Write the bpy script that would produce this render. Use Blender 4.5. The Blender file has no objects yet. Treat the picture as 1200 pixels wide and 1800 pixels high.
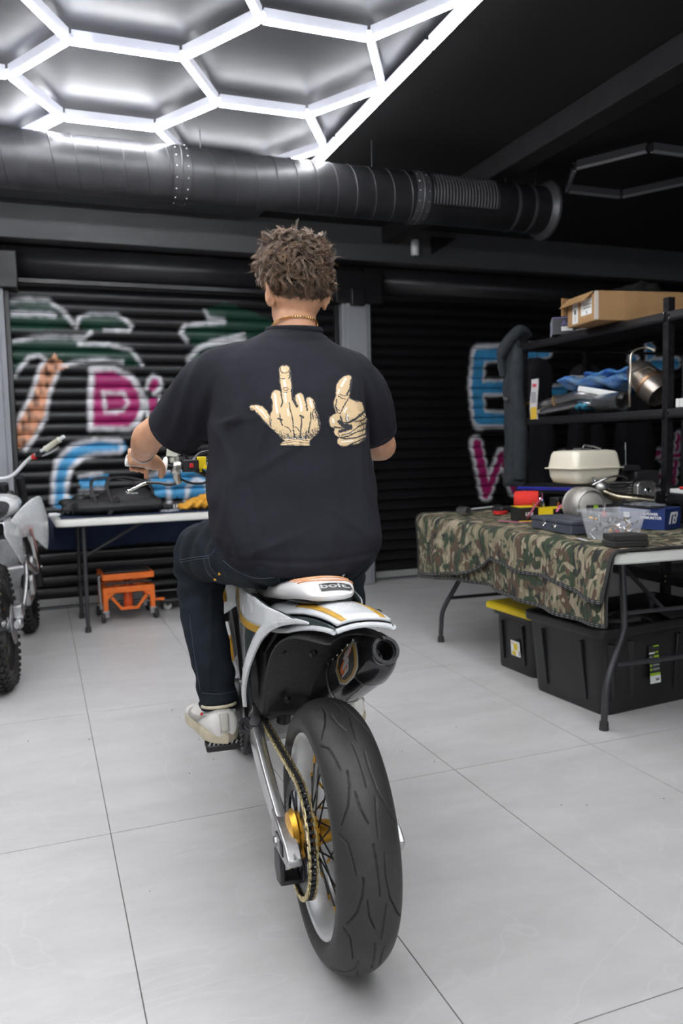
import bpy, math, random
import numpy as np
from mathutils import Vector, Matrix
from mathutils.bvhtree import BVHTree
random.seed(4); rng = np.random.default_rng(7)
SC = bpy.context.scene; COL = SC.collection
PI = math.pi
# ---------------------------------------------------------------- camera (solved from the floor-tile vanishing points)
F_PX, CX, CY, CAM_H = 1400.0, 600.0, 900.0, 1.18
_v1 = np.array([66 - CX, -(792 - CY), -F_PX]); _v1 /= np.linalg.norm(_v1)
_v2 = np.array([4290 - CX, -(700 - CY), -F_PX]); _v2 -= _v1 * (_v2 @ _v1); _v2 /= np.linalg.norm(_v2)
_v3 = np.cross(_v2, _v1)
ROT = np.array([_v2, _v1, _v3])
cam_d = bpy.data.cameras.new('camera'); cam = bpy.data.objects.new('camera', cam_d); COL.objects.link(cam)
cam_d.sensor_fit = 'VERTICAL'; cam_d.sensor_height = 36.0; cam_d.sensor_width = 24.0
cam_d.lens = F_PX / 1800 * 36.0; cam_d.clip_start = 0.02; cam_d.clip_end = 60
M4 = Matrix([list(ROT[0]) + [0], list(ROT[1]) + [0], list(ROT[2]) + [CAM_H], [0, 0, 0, 1]])
cam.matrix_world = M4
cam_d.dof.use_dof = True; cam_d.dof.focus_distance = 2.12; cam_d.dof.aperture_fstop = 3.6
SC.camera = cam
# ---------------------------------------------------------------- light and exposure
SC.view_settings.view_transform = 'Standard'; SC.view_settings.look = 'None'
SC.view_settings.gamma = 1.0; SC.view_settings.use_curve_mapping = False
SC.view_settings.exposure = 0.0
W = bpy.data.worlds.new('world'); SC.world = W; W.use_nodes = True
W.node_tree.nodes['Background'].inputs[0].default_value = (0.80, 0.88, 1.0, 1)
W.node_tree.nodes['Background'].inputs[1].default_value = 0.22
TUBE_POWER = 36.0
def area(name, loc, target, sx, sy, power, color=(1, 1, 1)):
    d = bpy.data.lights.new(name, 'AREA'); d.shape = 'RECTANGLE'; d.size = sx; d.size_y = sy; d.energy = power; d.color = color
    o = bpy.data.objects.new(name, d); COL.objects.link(o); o.location = loc
    o.rotation_euler = (Vector(target) - Vector(loc)).to_track_quat('-Z', 'Y').to_euler(); return o
area('daylight_doorway', (0.3, -3.6, 1.7), (0.9, 2.0, 0.9), 4.0, 2.6, 62, (0.95, 0.98, 1.0))
# ---------------------------------------------------------------- materials
MATS = {}
def mat(name, col, rough=0.5, metal=0.0, noise=0.0, nscale=8.0, bump=0.0, bscale=60.0, col2=None, emit=None, estr=0.0,
        coat=0.0, sheen=0.0, trans=0.0, alpha=1.0, stretch=None, ior=None, spec=None, attr=None, subs=0.0, lo=.35, hi=.65):
    if name in MATS: return MATS[name]
    m = bpy.data.materials.new(name); m.use_nodes = True; nt = m.node_tree; b = nt.nodes['Principled BSDF']
    N = nt.nodes.new; L = nt.links.new
    b.inputs['Base Color'].default_value = (*col, 1); b.inputs['Roughness'].default_value = rough
    b.inputs['Metallic'].default_value = metal
    if ior: b.inputs['IOR'].default_value = ior
    if spec is not None: b.inputs['Specular IOR Level'].default_value = spec
    b.inputs['Coat Weight'].default_value = coat; b.inputs['Sheen Weight'].default_value = sheen
    b.inputs['Transmission Weight'].default_value = trans; b.inputs['Alpha'].default_value = alpha
    if subs: b.inputs['Subsurface Weight'].default_value = subs; b.inputs['Subsurface Radius'].default_value = (.012, .005, .003)
    if emit: b.inputs['Emission Color'].default_value = (*emit, 1); b.inputs['Emission Strength'].default_value = estr
    tc = N('ShaderNodeTexCoord'); co = tc.outputs['Object']
    if stretch:
        mp = N('ShaderNodeMapping'); mp.inputs['Scale'].default_value = stretch; L(co, mp.inputs[0]); co = mp.outputs[0]
    src = None
    if attr:
        at = N('ShaderNodeAttribute'); at.attribute_name = attr; src = at.outputs['Color']; L(src, b.inputs['Base Color'])
    if noise or col2:
        n = N('ShaderNodeTexNoise'); n.inputs['Scale'].default_value = nscale; n.inputs['Detail'].default_value = 6
        n.inputs['Roughness'].default_value = 0.6; L(co, n.inputs[0])
        r = N('ShaderNodeMapRange'); r.inputs[1].default_value = lo; r.inputs[2].default_value = hi; L(n.outputs[0], r.inputs[0])
        mx = N('ShaderNodeMix'); mx.data_type = 'RGBA'
        c2 = col2 if col2 else tuple(max(0, c * (1 - noise)) for c in col)
        if attr:
            mx.blend_type = 'MULTIPLY'; mx.inputs[0].default_value = 1.0; L(src, mx.inputs[6])
            g = N('ShaderNodeMapRange'); g.inputs[3].default_value = 1 - noise; g.inputs[4].default_value = 1; L(r.outputs[0], g.inputs[0])
            L(g.outputs[0], mx.inputs[7])
        else:
            L(r.outputs[0], mx.inputs[0]); mx.inputs[6].default_value = (*c2, 1); mx.inputs[7].default_value = (*col, 1)
        L(mx.outputs[2], b.inputs['Base Color'])
        rr = N('ShaderNodeMapRange'); rr.inputs[3].default_value = min(1, rough + .08); rr.inputs[4].default_value = max(0, rough - .05)
        L(n.outputs[0], rr.inputs[0]); L(rr.outputs[0], b.inputs['Roughness'])
    if bump:
        n2 = N('ShaderNodeTexNoise'); n2.inputs['Scale'].default_value = bscale; n2.inputs['Detail'].default_value = 4; L(co, n2.inputs[0])
        bp = N('ShaderNodeBump'); bp.inputs['Strength'].default_value = bump; bp.inputs['Distance'].default_value = 0.004
        L(n2.outputs[0], bp.inputs['Height']); L(bp.outputs[0], b.inputs['Normal'])
    MATS[name] = m; return m
m_blackpl = mat('black_plastic', (.018, .018, .020), .42, noise=.3, nscale=20, bump=.1, bscale=200)
m_blackmt = mat('black_paint_metal', (.012, .012, .013), .35, noise=.3)
m_rubber = mat('rubber', (.035, .034, .034), .62, noise=.35, nscale=9, bump=.15, bscale=220)
m_alu = mat('brushed_alu', (.72, .72, .74), .28, 1.0, noise=.25, nscale=30, bump=.08, bscale=120)
m_cast = mat('cast_alu', (.55, .55, .56), .42, 1.0, noise=.35, nscale=25, bump=.25, bscale=160)
m_chrome = mat('chrome', (.80, .80, .80), .13, 1.0, noise=.15, nscale=12)
m_steel = mat('steel', (.45, .45, .46), .32, 1.0, noise=.3, nscale=40)
m_gold = mat('gold_anodised', (.80, .42, .05), .30, .85, noise=.2, nscale=30)
m_white = mat('white_plastic', (.68, .70, .71), .25, noise=.06, nscale=14, coat=.3)
m_goldpaint = mat('gold_sticker', (.48, .27, .03), .35)
m_dkgreen = mat('dark_sticker', (.035, .05, .05), .3, coat=.3, noise=.3, nscale=20)
m_paperw = mat('white_label', (.78, .78, .76), .6, noise=.06)
m_orange = mat('orange_paint', (.80, .16, .015), .4, noise=.15, nscale=15)
m_red = mat('red_plastic', (.55, .02, .02), .4)
m_yellow = mat('yellow_plastic', (.75, .55, .01), .38, noise=.1)
# ---------------------------------------------------------------- mesh building
class MB:
    def __init__(s): s.v = []; s.f = []; s.m = []
    def add(s, vs, fs, m=0):
        o = len(s.v); s.v += [tuple(v) for v in vs]; s.f += [tuple(i + o for i in f) for f in fs]; s.m += [m] * len(fs); return s
    def box(s, c, d, R=None, m=0, taper=1.0):
        hx, hy, hz = d[0] / 2, d[1] / 2, d[2] / 2; c = Vector(c)
        vs = []
        for z in (-1, 1):
            k = taper if z > 0 else 1
            for x, y in ((-1, -1), (1, -1), (1, 1), (-1, 1)):
                p = Vector((x * hx * k, y * hy * k, z * hz)); p = (R @ p) if R else p; vs.append(c + p)
        return s.add(vs, [(3, 2, 1, 0), (4, 5, 6, 7), (0, 1, 5, 4), (1, 2, 6, 5), (2, 3, 7, 6), (3, 0, 4, 7)], m)
    def rings(s, rs, closed=True, caps=True, m=0):
        n = len(rs[0]); vs = [p for r in rs for p in r]; fs = []
        for i in range(len(rs) - 1):
            for j in range(n if closed else n - 1):
                a = i * n + j; b = i * n + (j + 1) % n; fs.append((a, b, b + n, a + n))
        if caps and closed: fs.append(tuple(range(n - 1, -1, -1))); fs.append(tuple((len(rs) - 1) * n + j for j in range(n)))
        return s.add(vs, fs, m)
    def tube(s, pts, r, n=10, caps=True, m=0, flat=1.0, upv=None):
        P = [Vector(p) for p in pts]
        if not hasattr(r, '__len__'): r = [r] * len(P)
        T = []
        for i in range(len(P)):
            a = P[max(i - 1, 0)]; b = P[min(i + 1, len(P) - 1)]; t = (b - a)
            T.append(t.normalized() if t.length > 1e-9 else Vector((0, 0, 1)))
        u = Vector(upv) if upv else (Vector((0, 0, 1)) if abs(T[0].z) < .9 else Vector((0, 1, 0)))
        rs = []
        for i, p in enumerate(P):
            u = (u - T[i] * u.dot(T[i]))
            u = u.normalized() if u.length > 1e-6 else T[i].orthogonal().normalized()
            w = T[i].cross(u)
            rs.append([p + u * (r[i] * flat * math.sin(2 * PI * k / n)) + w * (r[i] * math.cos(2 * PI * k / n)) for k in range(n)])
        return s.rings(rs, True, caps, m)
    def lathe(s, prof, c, ax, n=32, m=0, caps=False, a0=0., a1=2 * PI):
        c = Vector(c); ax = Vector(ax).normalized(); u = ax.orthogonal().normalized(); w = ax.cross(u)
        full = abs(a1 - a0 - 2 * PI) < 1e-6; k = n if full else n + 1
        rs = [[c + ax * h + (u * math.cos(a0 + (a1 - a0) * j / n) + w * math.sin(a0 + (a1 - a0) * j / n)) * max(r, 1e-5) for j in range(k)] for r, h in prof]
        return s.rings(rs, full, caps and full, m)
    def cyl(s, a, b, r, n=16, m=0): return s.tube([a, b], r, n, True, m)
    def ball(s, c, r, n=12, m=0, R=None):
        if not hasattr(r, '__len__'): r = (r, r, r)
        c = Vector(c); rs = []
        for i in range(n // 2 + 1):
            t = PI * i / (n // 2); q = []
            for j in range(n):
                p = Vector((r[0] * math.sin(t) * math.cos(2 * PI * j / n), r[1] * math.sin(t) * math.sin(2 * PI * j / n), -r[2] * math.cos(t)))
                q.append(c + ((R @ p) if R else p))
            rs.append(q)
        return s.rings(rs, True, False, m)
    def prism(s, poly, o, ux, uy, th, m=0):
        o = Vector(o); ux = Vector(ux); uy = Vector(uy); nz = ux.cross(uy).normalized() * th; n = len(poly)
        a = [o + ux * x + uy * y for x, y in poly]
        vs = a + [p + nz for p in a]
        return s.add(vs, [tuple(range(n - 1, -1, -1)), tuple(range(n, 2 * n))] + [(i, (i + 1) % n, n + (i + 1) % n, n + i) for i in range(n)], m)
    def build(s, name, mats, parent=None, smooth=40, bevel=0, seg=2, solid=0, sub=0):
        me = bpy.data.meshes.new(name); me.from_pydata(s.v, [], s.f)
        for m in (mats if isinstance(mats, (list, tuple)) else [mats]): me.materials.append(m)
        if max(s.m, default=0) > 0: me.polygons.foreach_set('material_index', s.m)
        import bmesh
        b = bmesh.new(); b.from_mesh(me); bmesh.ops.remove_doubles(b, verts=b.verts, dist=2e-6) if len(s.v) < 40000 else None
        bmesh.ops.recalc_face_normals(b, faces=b.faces); b.to_mesh(me); b.free()
        me.polygons.foreach_set('use_smooth', [smooth > 0] * len(me.polygons))
        if 0 < smooth < 180: me.set_sharp_from_angle(angle=math.radians(smooth))
        o = bpy.data.objects.new(name, me); COL.objects.link(o)
        if parent: o.parent = parent
        if solid: md = o.modifiers.new('s', 'SOLIDIFY'); md.thickness = solid; md.offset = 0
        if bevel: md = o.modifiers.new('b', 'BEVEL'); md.width = bevel; md.segments = seg; md.limit_method = 'ANGLE'; md.angle_limit = .6; md.harden_normals = False
        if sub: md = o.modifiers.new('ss', 'SUBSURF'); md.levels = sub; md.render_levels = sub
        return o
def npmesh(name, V, Fq, mats, parent=None, colors=None, smooth=True):
    me = bpy.data.meshes.new(name); V = np.asarray(V, np.float32); Fq = np.asarray(Fq, np.int32)
    k = Fq.shape[1]; me.vertices.add(len(V)); me.vertices.foreach_set('co', V.ravel())
    me.loops.add(Fq.size); me.loops.foreach_set('vertex_index', Fq.ravel())
    me.polygons.add(len(Fq)); me.polygons.foreach_set('loop_start', np.arange(0, Fq.size, k, dtype=np.int32))
    me.update(calc_edges=True); me.polygons.foreach_set('use_smooth', [smooth] * len(Fq))
    for m in (mats if isinstance(mats, (list, tuple)) else [mats]): me.materials.append(m)
    if colors is not None:
        a = me.color_attributes.new('paint', 'FLOAT_COLOR', 'POINT'); c = np.ones((len(V), 4), np.float32); c[:, :3] = colors
        a.data.foreach_set('color', c.ravel())
    me.validate(); o = bpy.data.objects.new(name, me); COL.objects.link(o)
    if parent: o.parent = parent
    return o
def gridfaces(nu, nv, wrap=False):
    i = np.arange(nu - 1)[:, None]; j = np.arange(nv if wrap else nv - 1)[None, :]; j2 = (j + 1) % nv
    return np.stack([i * nv + j, i * nv + j2, (i + 1) * nv + j2, (i + 1) * nv + j], -1).reshape(-1, 4)
def tag(o, label=None, cat=None, group=None, kind=None):
    if label: o['label'] = label
    if cat: o['category'] = cat
    if group: o['group'] = group
    if kind: o['kind'] = kind
    return o
def thing(name, label, cat, loc=(0, 0, 0), rz=0, group=None, rot=None):
    o = bpy.data.objects.new(name, None); COL.objects.link(o); o.location = loc; o.rotation_euler = rot or (0, 0, rz); o.empty_display_size = .05
    return tag(o, label, cat, group)
def Rz(a): return Matrix.Rotation(a, 3, 'Z')
def text(name, s, size, m, parent, loc, rot, depth=.0004, align='CENTER', bold=0.0, shear=0.0, sx=1.0):
    c = bpy.data.curves.new(name, 'FONT'); c.body = s; c.size = size; c.extrude = depth; c.align_x = align; c.align_y = 'CENTER'; c.offset = bold; c.shear = shear
    t = bpy.data.objects.new('t', c); COL.objects.link(t); bpy.context.view_layer.update()
    me = bpy.data.meshes.new_from_object(t.evaluated_get(bpy.context.evaluated_depsgraph_get())); bpy.data.objects.remove(t)
    me.name = name; me.materials.clear(); me.materials.append(m); o = bpy.data.objects.new(name, me); COL.objects.link(o); o.parent = parent
    o.location = loc; o.rotation_euler = rot; o.scale = (sx, 1, 1); return o
def frame_rot(x, y):   # euler from x axis and y axis vectors
    x = Vector(x).normalized(); z = x.cross(Vector(y)).normalized(); y = z.cross(x)
    return Matrix((x, y, z)).transposed().to_euler()
def bake(o, mods):     # apply modifiers of o to its mesh
    for t, kw in mods:
        md = o.modifiers.new(t, t)
        for k, v in kw.items(): setattr(md, k, v)
    bpy.context.view_layer.update()
    me = bpy.data.meshes.new_from_object(o.evaluated_get(bpy.context.evaluated_depsgraph_get()))
    old = o.data; o.modifiers.clear(); me.name = old.name; o.data = me
    if not me.materials and old.materials: me.materials.append(old.materials[0])
    return o
def catmull(P, n=8):
    P = [np.array(p, float) for p in P]; out = []
    for i in range(len(P) - 1):
        p0 = P[max(i - 1, 0)]; p1 = P[i]; p2 = P[i + 1]; p3 = P[min(i + 2, len(P) - 1)]
        for k in range(n):
            t = k / n; out.append(.5 * ((2 * p1) + (-p0 + p2) * t + (2 * p0 - 5 * p1 + 4 * p2 - p3) * t * t + (-p0 + 3 * p1 - 3 * p2 + p3) * t ** 3))
    out.append(P[-1]); return [tuple(p) for p in out]
# 2-D painting helpers (paint laid on real surfaces): distances in the plane of the print
def seg_dist(X, Y, P):
    d = np.full(X.shape, 1e9)
    for (x0, y0), (x1, y1) in zip(P[:-1], P[1:]):
        dx, dy = x1 - x0, y1 - y0; L2 = dx * dx + dy * dy + 1e-12
        t = np.clip(((X - x0) * dx + (Y - y0) * dy) / L2, 0, 1); d = np.minimum(d, np.hypot(X - x0 - t * dx, Y - y0 - t * dy))
    return d
def inside(X, Y, P):
    c = np.zeros(X.shape, bool)
    for (x0, y0), (x1, y1) in zip(P, P[1:] + P[:1]):
        if y0 == y1: continue
        c ^= ((y0 > Y) != (y1 > Y)) & (X < (x1 - x0) * (Y - y0) / (y1 - y0) + x0)
    return c
def vnoise(X, Y, s, seed=0):
    r = np.random.default_rng(seed); G = r.random((64, 64)); x = X * s; y = Y * s
    xi = np.floor(x).astype(int); yi = np.floor(y).astype(int); fx = x - xi; fy = y - yi; fx = fx * fx * (3 - 2 * fx); fy = fy * fy * (3 - 2 * fy)
    g = lambda a, b: G[a % 64, b % 64]
    return (g(xi, yi) * (1 - fx) + g(xi + 1, yi) * fx) * (1 - fy) + (g(xi, yi + 1) * (1 - fx) + g(xi + 1, yi + 1) * fx) * fy
def back_wall_pt(px, py, Y=6.2):   # real position on the back-wall plane for a point measured on the photograph
    d = ROT @ np.array([px - CX, -(py - CY), -F_PX]); t = Y / d[1]; return d[0] * t, CAM_H + d[2] * t
# ---------------------------------------------------------------- the room
X0, X1, Y0, Y1, ZC = -2.7, 6.7, -3.2, 6.29, 2.90
m_grout = mat('grout', (.16, .15, .14), .9)
def tile_mat():
    m = mat('floor_tile', (.595, .588, .582), .32, col2=(.52, .51, .50), noise=1, nscale=1.1, stretch=(1, 1, 1), lo=.30, hi=.72)
    nt = m.node_tree; b = nt.nodes['Principled BSDF']; N = nt.nodes.new; L = nt.links.new
    src = b.inputs['Base Color'].links[0].from_socket
    tc = N('ShaderNodeTexCoord'); mp = N('ShaderNodeMapping'); mp.inputs['Rotation'].default_value = (0, 0, .6); mp.inputs['Scale'].default_value = (.8, 2.2, 1); L(tc.outputs['Object'], mp.inputs[0])
    n = N('ShaderNodeTexNoise'); n.inputs['Scale'].default_value = 3.0; n.inputs['Detail'].default_value = 9; n.inputs['Roughness'].default_value = .7; L(mp.outputs[0], n.inputs[0])
    r = N('ShaderNodeMapRange'); r.inputs[1].default_value = .38; r.inputs[2].default_value = .75; r.inputs[3].default_value = 1; r.inputs[4].default_value = .84; L(n.outputs[0], r.inputs[0])
    mx = N('ShaderNodeMix'); mx.data_type = 'RGBA'; mx.blend_type = 'MULTIPLY'; mx.inputs[0].default_value = 1; L(src, mx.inputs[6]); L(r.outputs[0], mx.inputs[7]); L(mx.outputs[2], b.inputs['Base Color'])
    v = N('ShaderNodeTexNoise'); v.inputs['Scale'].default_value = 1.6; v.inputs['Detail'].default_value = 3; v.inputs['Distortion'].default_value = 1.5; L(tc.outputs['Object'], v.inputs[0])
    ab = N('ShaderNodeMath'); ab.operation = 'SUBTRACT'; ab.inputs[1].default_value = .5; L(v.outputs[0], ab.inputs[0])
    a2 = N('ShaderNodeMath'); a2.operation = 'ABSOLUTE'; L(ab.outputs[0], a2.inputs[0])
    r2 = N('ShaderNodeMapRange'); r2.inputs[1].default_value = 0; r2.inputs[2].default_value = .010; r2.inputs[3].default_value = .22; r2.inputs[4].default_value = 0; L(a2.outputs[0], r2.inputs[0])
    m2 = N('ShaderNodeMix'); m2.data_type = 'RGBA'; L(r2.outputs[0], m2.inputs[0]); L(mx.outputs[2], m2.inputs[6]); m2.inputs[7].default_value = (.66, .66, .66, 1); L(m2.outputs[2], b.inputs['Base Color'])
    return m
m_tile = tile_mat()
floor = tag(MB().box(((X0 + X1) / 2, (Y0 + Y1) / 2, -.053), (X1 - X0, Y1 - Y0, .1)).build('floor', m_grout), kind='structure')
i0 = math.floor((X0 - .151) / .598); tiles = {}
for i in range(i0, 12):
    for j in range(-4, 4):
        xa = .151 + .598 * i; ya = 2.467 + 1.206 * j; xb = xa + .598; yb = ya + 1.206
        xa, xb = max(xa + .0016, X0), min(xb - .0016, X1); ya, yb = max(ya + .0016, Y0), min(yb - .0016, Y1)
        if xb - xa < .02 or yb - ya < .02: continue
        key = (round(xb - xa, 3), round(yb - ya, 3))
        if key not in tiles:
            o = MB().box((0, 0, -.0025), (xb - xa, yb - ya, .005)).build('tile', m_tile, floor, smooth=0); tiles[key] = o.data
        else:
            o = bpy.data.objects.new('tile', tiles[key]); COL.objects.link(o); o.parent = floor
        o.location = ((xa + xb) / 2, (ya + yb) / 2, 0)
# the veins run on across a tile but differ from tile to tile: use the world position
for nd in m_tile.node_tree.nodes:
    if nd.bl_idname == 'ShaderNodeTexCoord':
        for l in list(nd.outputs['Object'].links):
            g = m_tile.node_tree.nodes.get('geo') or m_tile.node_tree.nodes.new('ShaderNodeNewGeometry'); g.name = 'geo'
            m_tile.node_tree.links.new(g.outputs['Position'], l.to_socket)
m_ceil = mat('ceiling_panel_grey', (.040, .040, .046), .36, noise=.35, nscale=1.3, stretch=(1, 4, 1), bump=.05, bscale=3)
m_ceilb = mat('ceiling_shade_black', (.0035, .0035, .004), .85)  # light falloff beyond the tube border put into this near-black colour
m_wallb = mat('wall_black', (.005, .005, .006), .7, noise=.2)
m_header = mat('header_grey', (.085, .086, .091), .55, noise=.12, nscale=2)
m_pillar = mat('pillar_grey', (.27, .28, .30), .55, noise=.1, nscale=3)
m_shut = mat('shutter_black', (.016, .016, .018), .36, spec=.35, attr='paint', noise=.25, nscale=6)
LX = 1.60; LY0, LY1 = -1.6, 5.85; TY1 = 5.28
tag(MB().box(((X0 + X1) / 2, (Y0 + Y1) / 2, ZC + .08), (X1 - X0, Y1 - Y0, .1)).build('ceiling', m_ceilb), kind='structure')
tag(MB().box(((X0 + LX) / 2, (LY0 + LY1) / 2, ZC - .005), (LX - X0 + .03, LY1 - LY0 + .1, .05)).build('trim_1', m_ceil, bevel=.004), kind='structure')
tag(MB().box((X0 - .05, (Y0 + Y1) / 2, 1.5), (.1, Y1 - Y0, 3.0)).build('wall_left', m_wallb), kind='structure')
tag(MB().box((X1 + .05, (Y0 + Y1) / 2, 1.5), (.1, Y1 - Y0, 3.0)).build('wall_right', m_wallb), kind='structure')
bw = MB(); bw.box(((X0 + X1) / 2, Y1 + .06, 1.5), (X1 - X0 + .2, .1, 3.0)); tag(bw.build('wall_back', m_wallb), kind='structure')
hd = MB(); hd.box(((X0 + X1) / 2, 6.18, (2.655 + ZC + .03) / 2), (X1 - X0, .2, ZC + .03 - 2.655)); tag(hd.build('trim_2', m_header, bevel=.004), kind='structure')
tag(MB().box((2.775, 2.2, 2.865), (.15, 7.9, .13)).build('trim_3', mat('beam_grey', (.020, .020, .022), .6, noise=.2), bevel=.006), kind='structure')
# pillars between the shutters
for n, (xa, xb) in enumerate(((-.62, -.168), (2.352, 2.602))):
    b = MB(); b.box(((xa + xb) / 2, 6.18, 1.165), (xb - xa, .14, 2.33)); b.box(((xa + xb) / 2, 6.10, 1.165), (xb - xa - .07, .02, 2.33))
    p = tag(b.build('trim_%d' % (4 + n), m_pillar, bevel=.006), kind='structure')
    b = MB(); b.box(((xa + xb) / 2 + .02, 6.16, 2.44), (xb - xa + .16, .17, .26)); b.box(((xa + xb) / 2, 6.10, 2.36), (.12, .1, .14)); b.build('shutter_bracket', m_blackmt, p, bevel=.01)
# ---- graffiti paint, in plan positions on the shutters
def wp(L): return [back_wall_pt(x, y) for x, y in L]
K = .00448   # metres per measured unit at the wall
WH = (.80, .80, .84); BL = (.06, .33, .62); CR = (.40, .02, .15); GR = (.008, .045, .028); OR = (.70, .33, .19)
FILL = [(GR, [(0, 532), (30, 524), (90, 524), (115, 545), (130, 570), (105, 578), (0, 582)]), (GR, [(136, 566), (142, 553), (160, 550), (205, 551), (225, 560), (233, 575), (215, 580), (150, 580)]),
        (GR, [(0, 594), (60, 592), (150, 590), (160, 583), (150, 603), (200, 606), (238, 618), (254, 645), (175, 632), (120, 642), (70, 626), (45, 630), (22, 658), (0, 645)]),
        (OR, [(95, 622), (120, 645), (101, 655), (86, 690), (79, 730), (55, 775), (42, 788), (6, 786), (20, 755), (42, 720), (60, 680), (72, 645)]),
        (GR, [(365, 540), (395, 532), (440, 545), (470, 560), (520, 585), (515, 600), (440, 598), (480, 615), (490, 640), (450, 625), (400, 622), (350, 650), (338, 648), (332, 625), (345, 605), (322, 592), (318, 578), (360, 566)]),
        (CR, [(163, 650), (200, 650), (230, 665), (245, 690), (248, 715), (240, 738), (225, 750), (165, 750), (160, 700)]),
        (CR, [(262, 672), (270, 664), (279, 668), (280, 680), (270, 690), (263, 684)]), (CR, [(262, 701), (276, 699), (278, 728), (264, 732)]), (CR, [(287, 708), (300, 700), (300, 725), (288, 728)]),
        (BL, [(265, 836), (300, 822), (375, 815), (375, 878), (268, 874)]), (BL, [(141, 842), (190, 834), (192, 852), (143, 860)])]
STROKE = [(BL, 20, [(212, 785), (170, 786), (135, 795), (112, 818), (105, 850), (104, 882)]), (BL, 20, [(212, 893), (160, 890), (104, 882)]),
          (WH, 7, [(212, 776), (170, 773), (128, 782), (100, 810), (93, 850), (93, 885)]), (WH, 7, [(212, 796), (170, 798), (142, 806), (124, 825), (117, 855), (117, 880)]), (WH, 7, [(210, 776), (215, 786), (210, 796)]),
          (WH, 6, [(0, 531), (35, 525), (85, 527), (112, 548), (128, 568)]), (WH, 7, [(0, 549), (60, 550), (95, 552)]), (WH, 5, [(134, 574), (140, 556), (160, 551), (205, 552), (222, 562), (232, 573), (226, 580), (185, 579)]),
          (WH, 5, [(2, 640), (5, 612), (20, 600), (60, 592), (100, 592), (148, 593), (160, 584)]), (WH, 5, [(140, 604), (190, 605), (230, 615), (250, 640)]), (WH, 5, [(110, 642), (140, 635), (175, 632), (215, 636)]),
          (WH, 5, [(25, 660), (40, 640), (50, 628), (68, 624), (80, 632), (70, 645), (57, 690), (36, 730), (15, 765), (5, 790)]), (WH, 5, [(102, 655), (87, 690), (80, 735), (60, 770), (45, 790)]),
          (WH, 5, [(360, 545), (368, 558), (395, 562)]), (WH, 5, [(395, 567), (360, 568), (325, 572), (318, 586), (330, 598)]), (WH, 8, [(340, 648), (332, 630), (350, 612), (372, 602), (430, 598)]), (WH, 4, [(372, 602), (430, 585)]),
          (WH, 9, [(160, 750), (159, 700), (162, 649), (200, 648), (232, 663), (249, 690), (252, 715), (243, 742), (228, 755), (160, 754)]),
          (WH, 6, [(182, 690), (186, 725), (216, 722), (226, 708), (217, 692), (182, 690)]), (WH, 5, [(258, 682), (262, 668), (270, 660), (281, 664), (284, 678), (272, 692)]), (WH, 5, [(258, 700), (260, 733)]), (WH, 5, [(281, 698), (282, 728)]),
          (WH, 7, [(262, 838), (300, 826), (372, 816)]), (WH, 7, [(297, 850), (298, 880)]), (WH, 7, [(328, 880), (331, 856), (345, 842), (360, 848), (368, 862)]), (WH, 5, [(140, 838), (178, 833)]), (WH, 5, [(142, 864), (180, 860)]),
          # right shutter
          (WH, 36, [(845, 740), (838, 680), (843, 622), (960, 615)]), (WH, 36, [(843, 682), (950, 679)]), (WH, 36, [(846, 736), (955, 738)]),
          (BL, 23, [(845, 736), (840, 680), (844, 624), (960, 618)]), (BL, 23, [(843, 682), (950, 679)]), (BL, 23, [(846, 736), (955, 738)]),
          (WH, 28, [(965, 690), (1002, 684)]), (BL, 18, [(965, 690), (1002, 684)]), (WH, 26, [(1113, 629), (1117, 632)]), (BL, 14, [(1113, 629), (1117, 632)]),
          (WH, 26, [(1144, 610), (1147, 665)]), (BL, 18, [(1144, 610), (1147, 668)]), (WH, 28, [(1150, 640), (1190, 636)]), (BL, 20, [(1150, 642), (1190, 638)]),
          (WH, 30, [(838, 778), (856, 868)]), (WH, 26, [(856, 868), (884, 798)]), (WH, 26, [(884, 798), (905, 862), (935, 785)]),
          (CR, 19, [(840, 780), (856, 862)]), (CR, 14, [(856, 872), (884, 800)]), (CR, 14, [(884, 800), (905, 862), (935, 788)]),
          (WH, 30, [(985, 805), (1005, 800), (1015, 822), (995, 838), (975, 830)]), (CR, 22, [(985, 808), (1005, 803), (1015, 822), (995, 838), (965, 832)]),
          (WH, 22, [(1098, 815), (1132, 778)]), (CR, 13, [(1098, 815), (1132, 778)]), (WH, 20, [(1140, 812), (1160, 795), (1178, 805), (1170, 830), (1150, 850)]), (CR, 11, [(1140, 812), (1160, 795), (1178, 805), (1170, 830), (1150, 850)]),
          (WH, 20, [(1195, 765), (1186, 850)]), (CR, 11, [(1195, 765), (1186, 850)]), (WH, 18, [(1165, 806), (1215, 796)]), (CR, 10, [(1165, 806), (1215, 796)])]
def graffiti(X, Z):
    C = np.tile(np.array((.006, .006, .007)), (X.size, 1)).reshape(X.shape + (3,))
    wob = (vnoise(X, Z, 30, 3) - .5) * .020
    for col, P in FILL:
        P = wp(P); m = inside(X + wob, Z + wob, P); a = m * np.clip(.72 + .5 * vnoise(X, Z, 22, 5), 0, 1)
        if col == OR: a = m * np.clip(vnoise(X, Z * .5, 45, 9) * 1.5, .12, 1)
        C = C * (1 - a[..., None]) + np.array(col) * a[..., None]
    for col, w, P in STROKE:
        P = wp(P); h = w * K / 2; d = seg_dist(X, Z, P) + wob * (.35 if w > 12 else .5)
        e = .018 if col == WH else .007
        a = np.clip((h + e - d) / (2 * e), 0, 1); a = a * a * (3 - 2 * a)
        if col == WH: a = a * np.clip(.55 + .9 * vnoise(X, Z, 16, 11), 0, 1)
        C = C * (1 - a[..., None]) + np.array(col) * a[..., None]
    return C
PITCH = .0872
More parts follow.
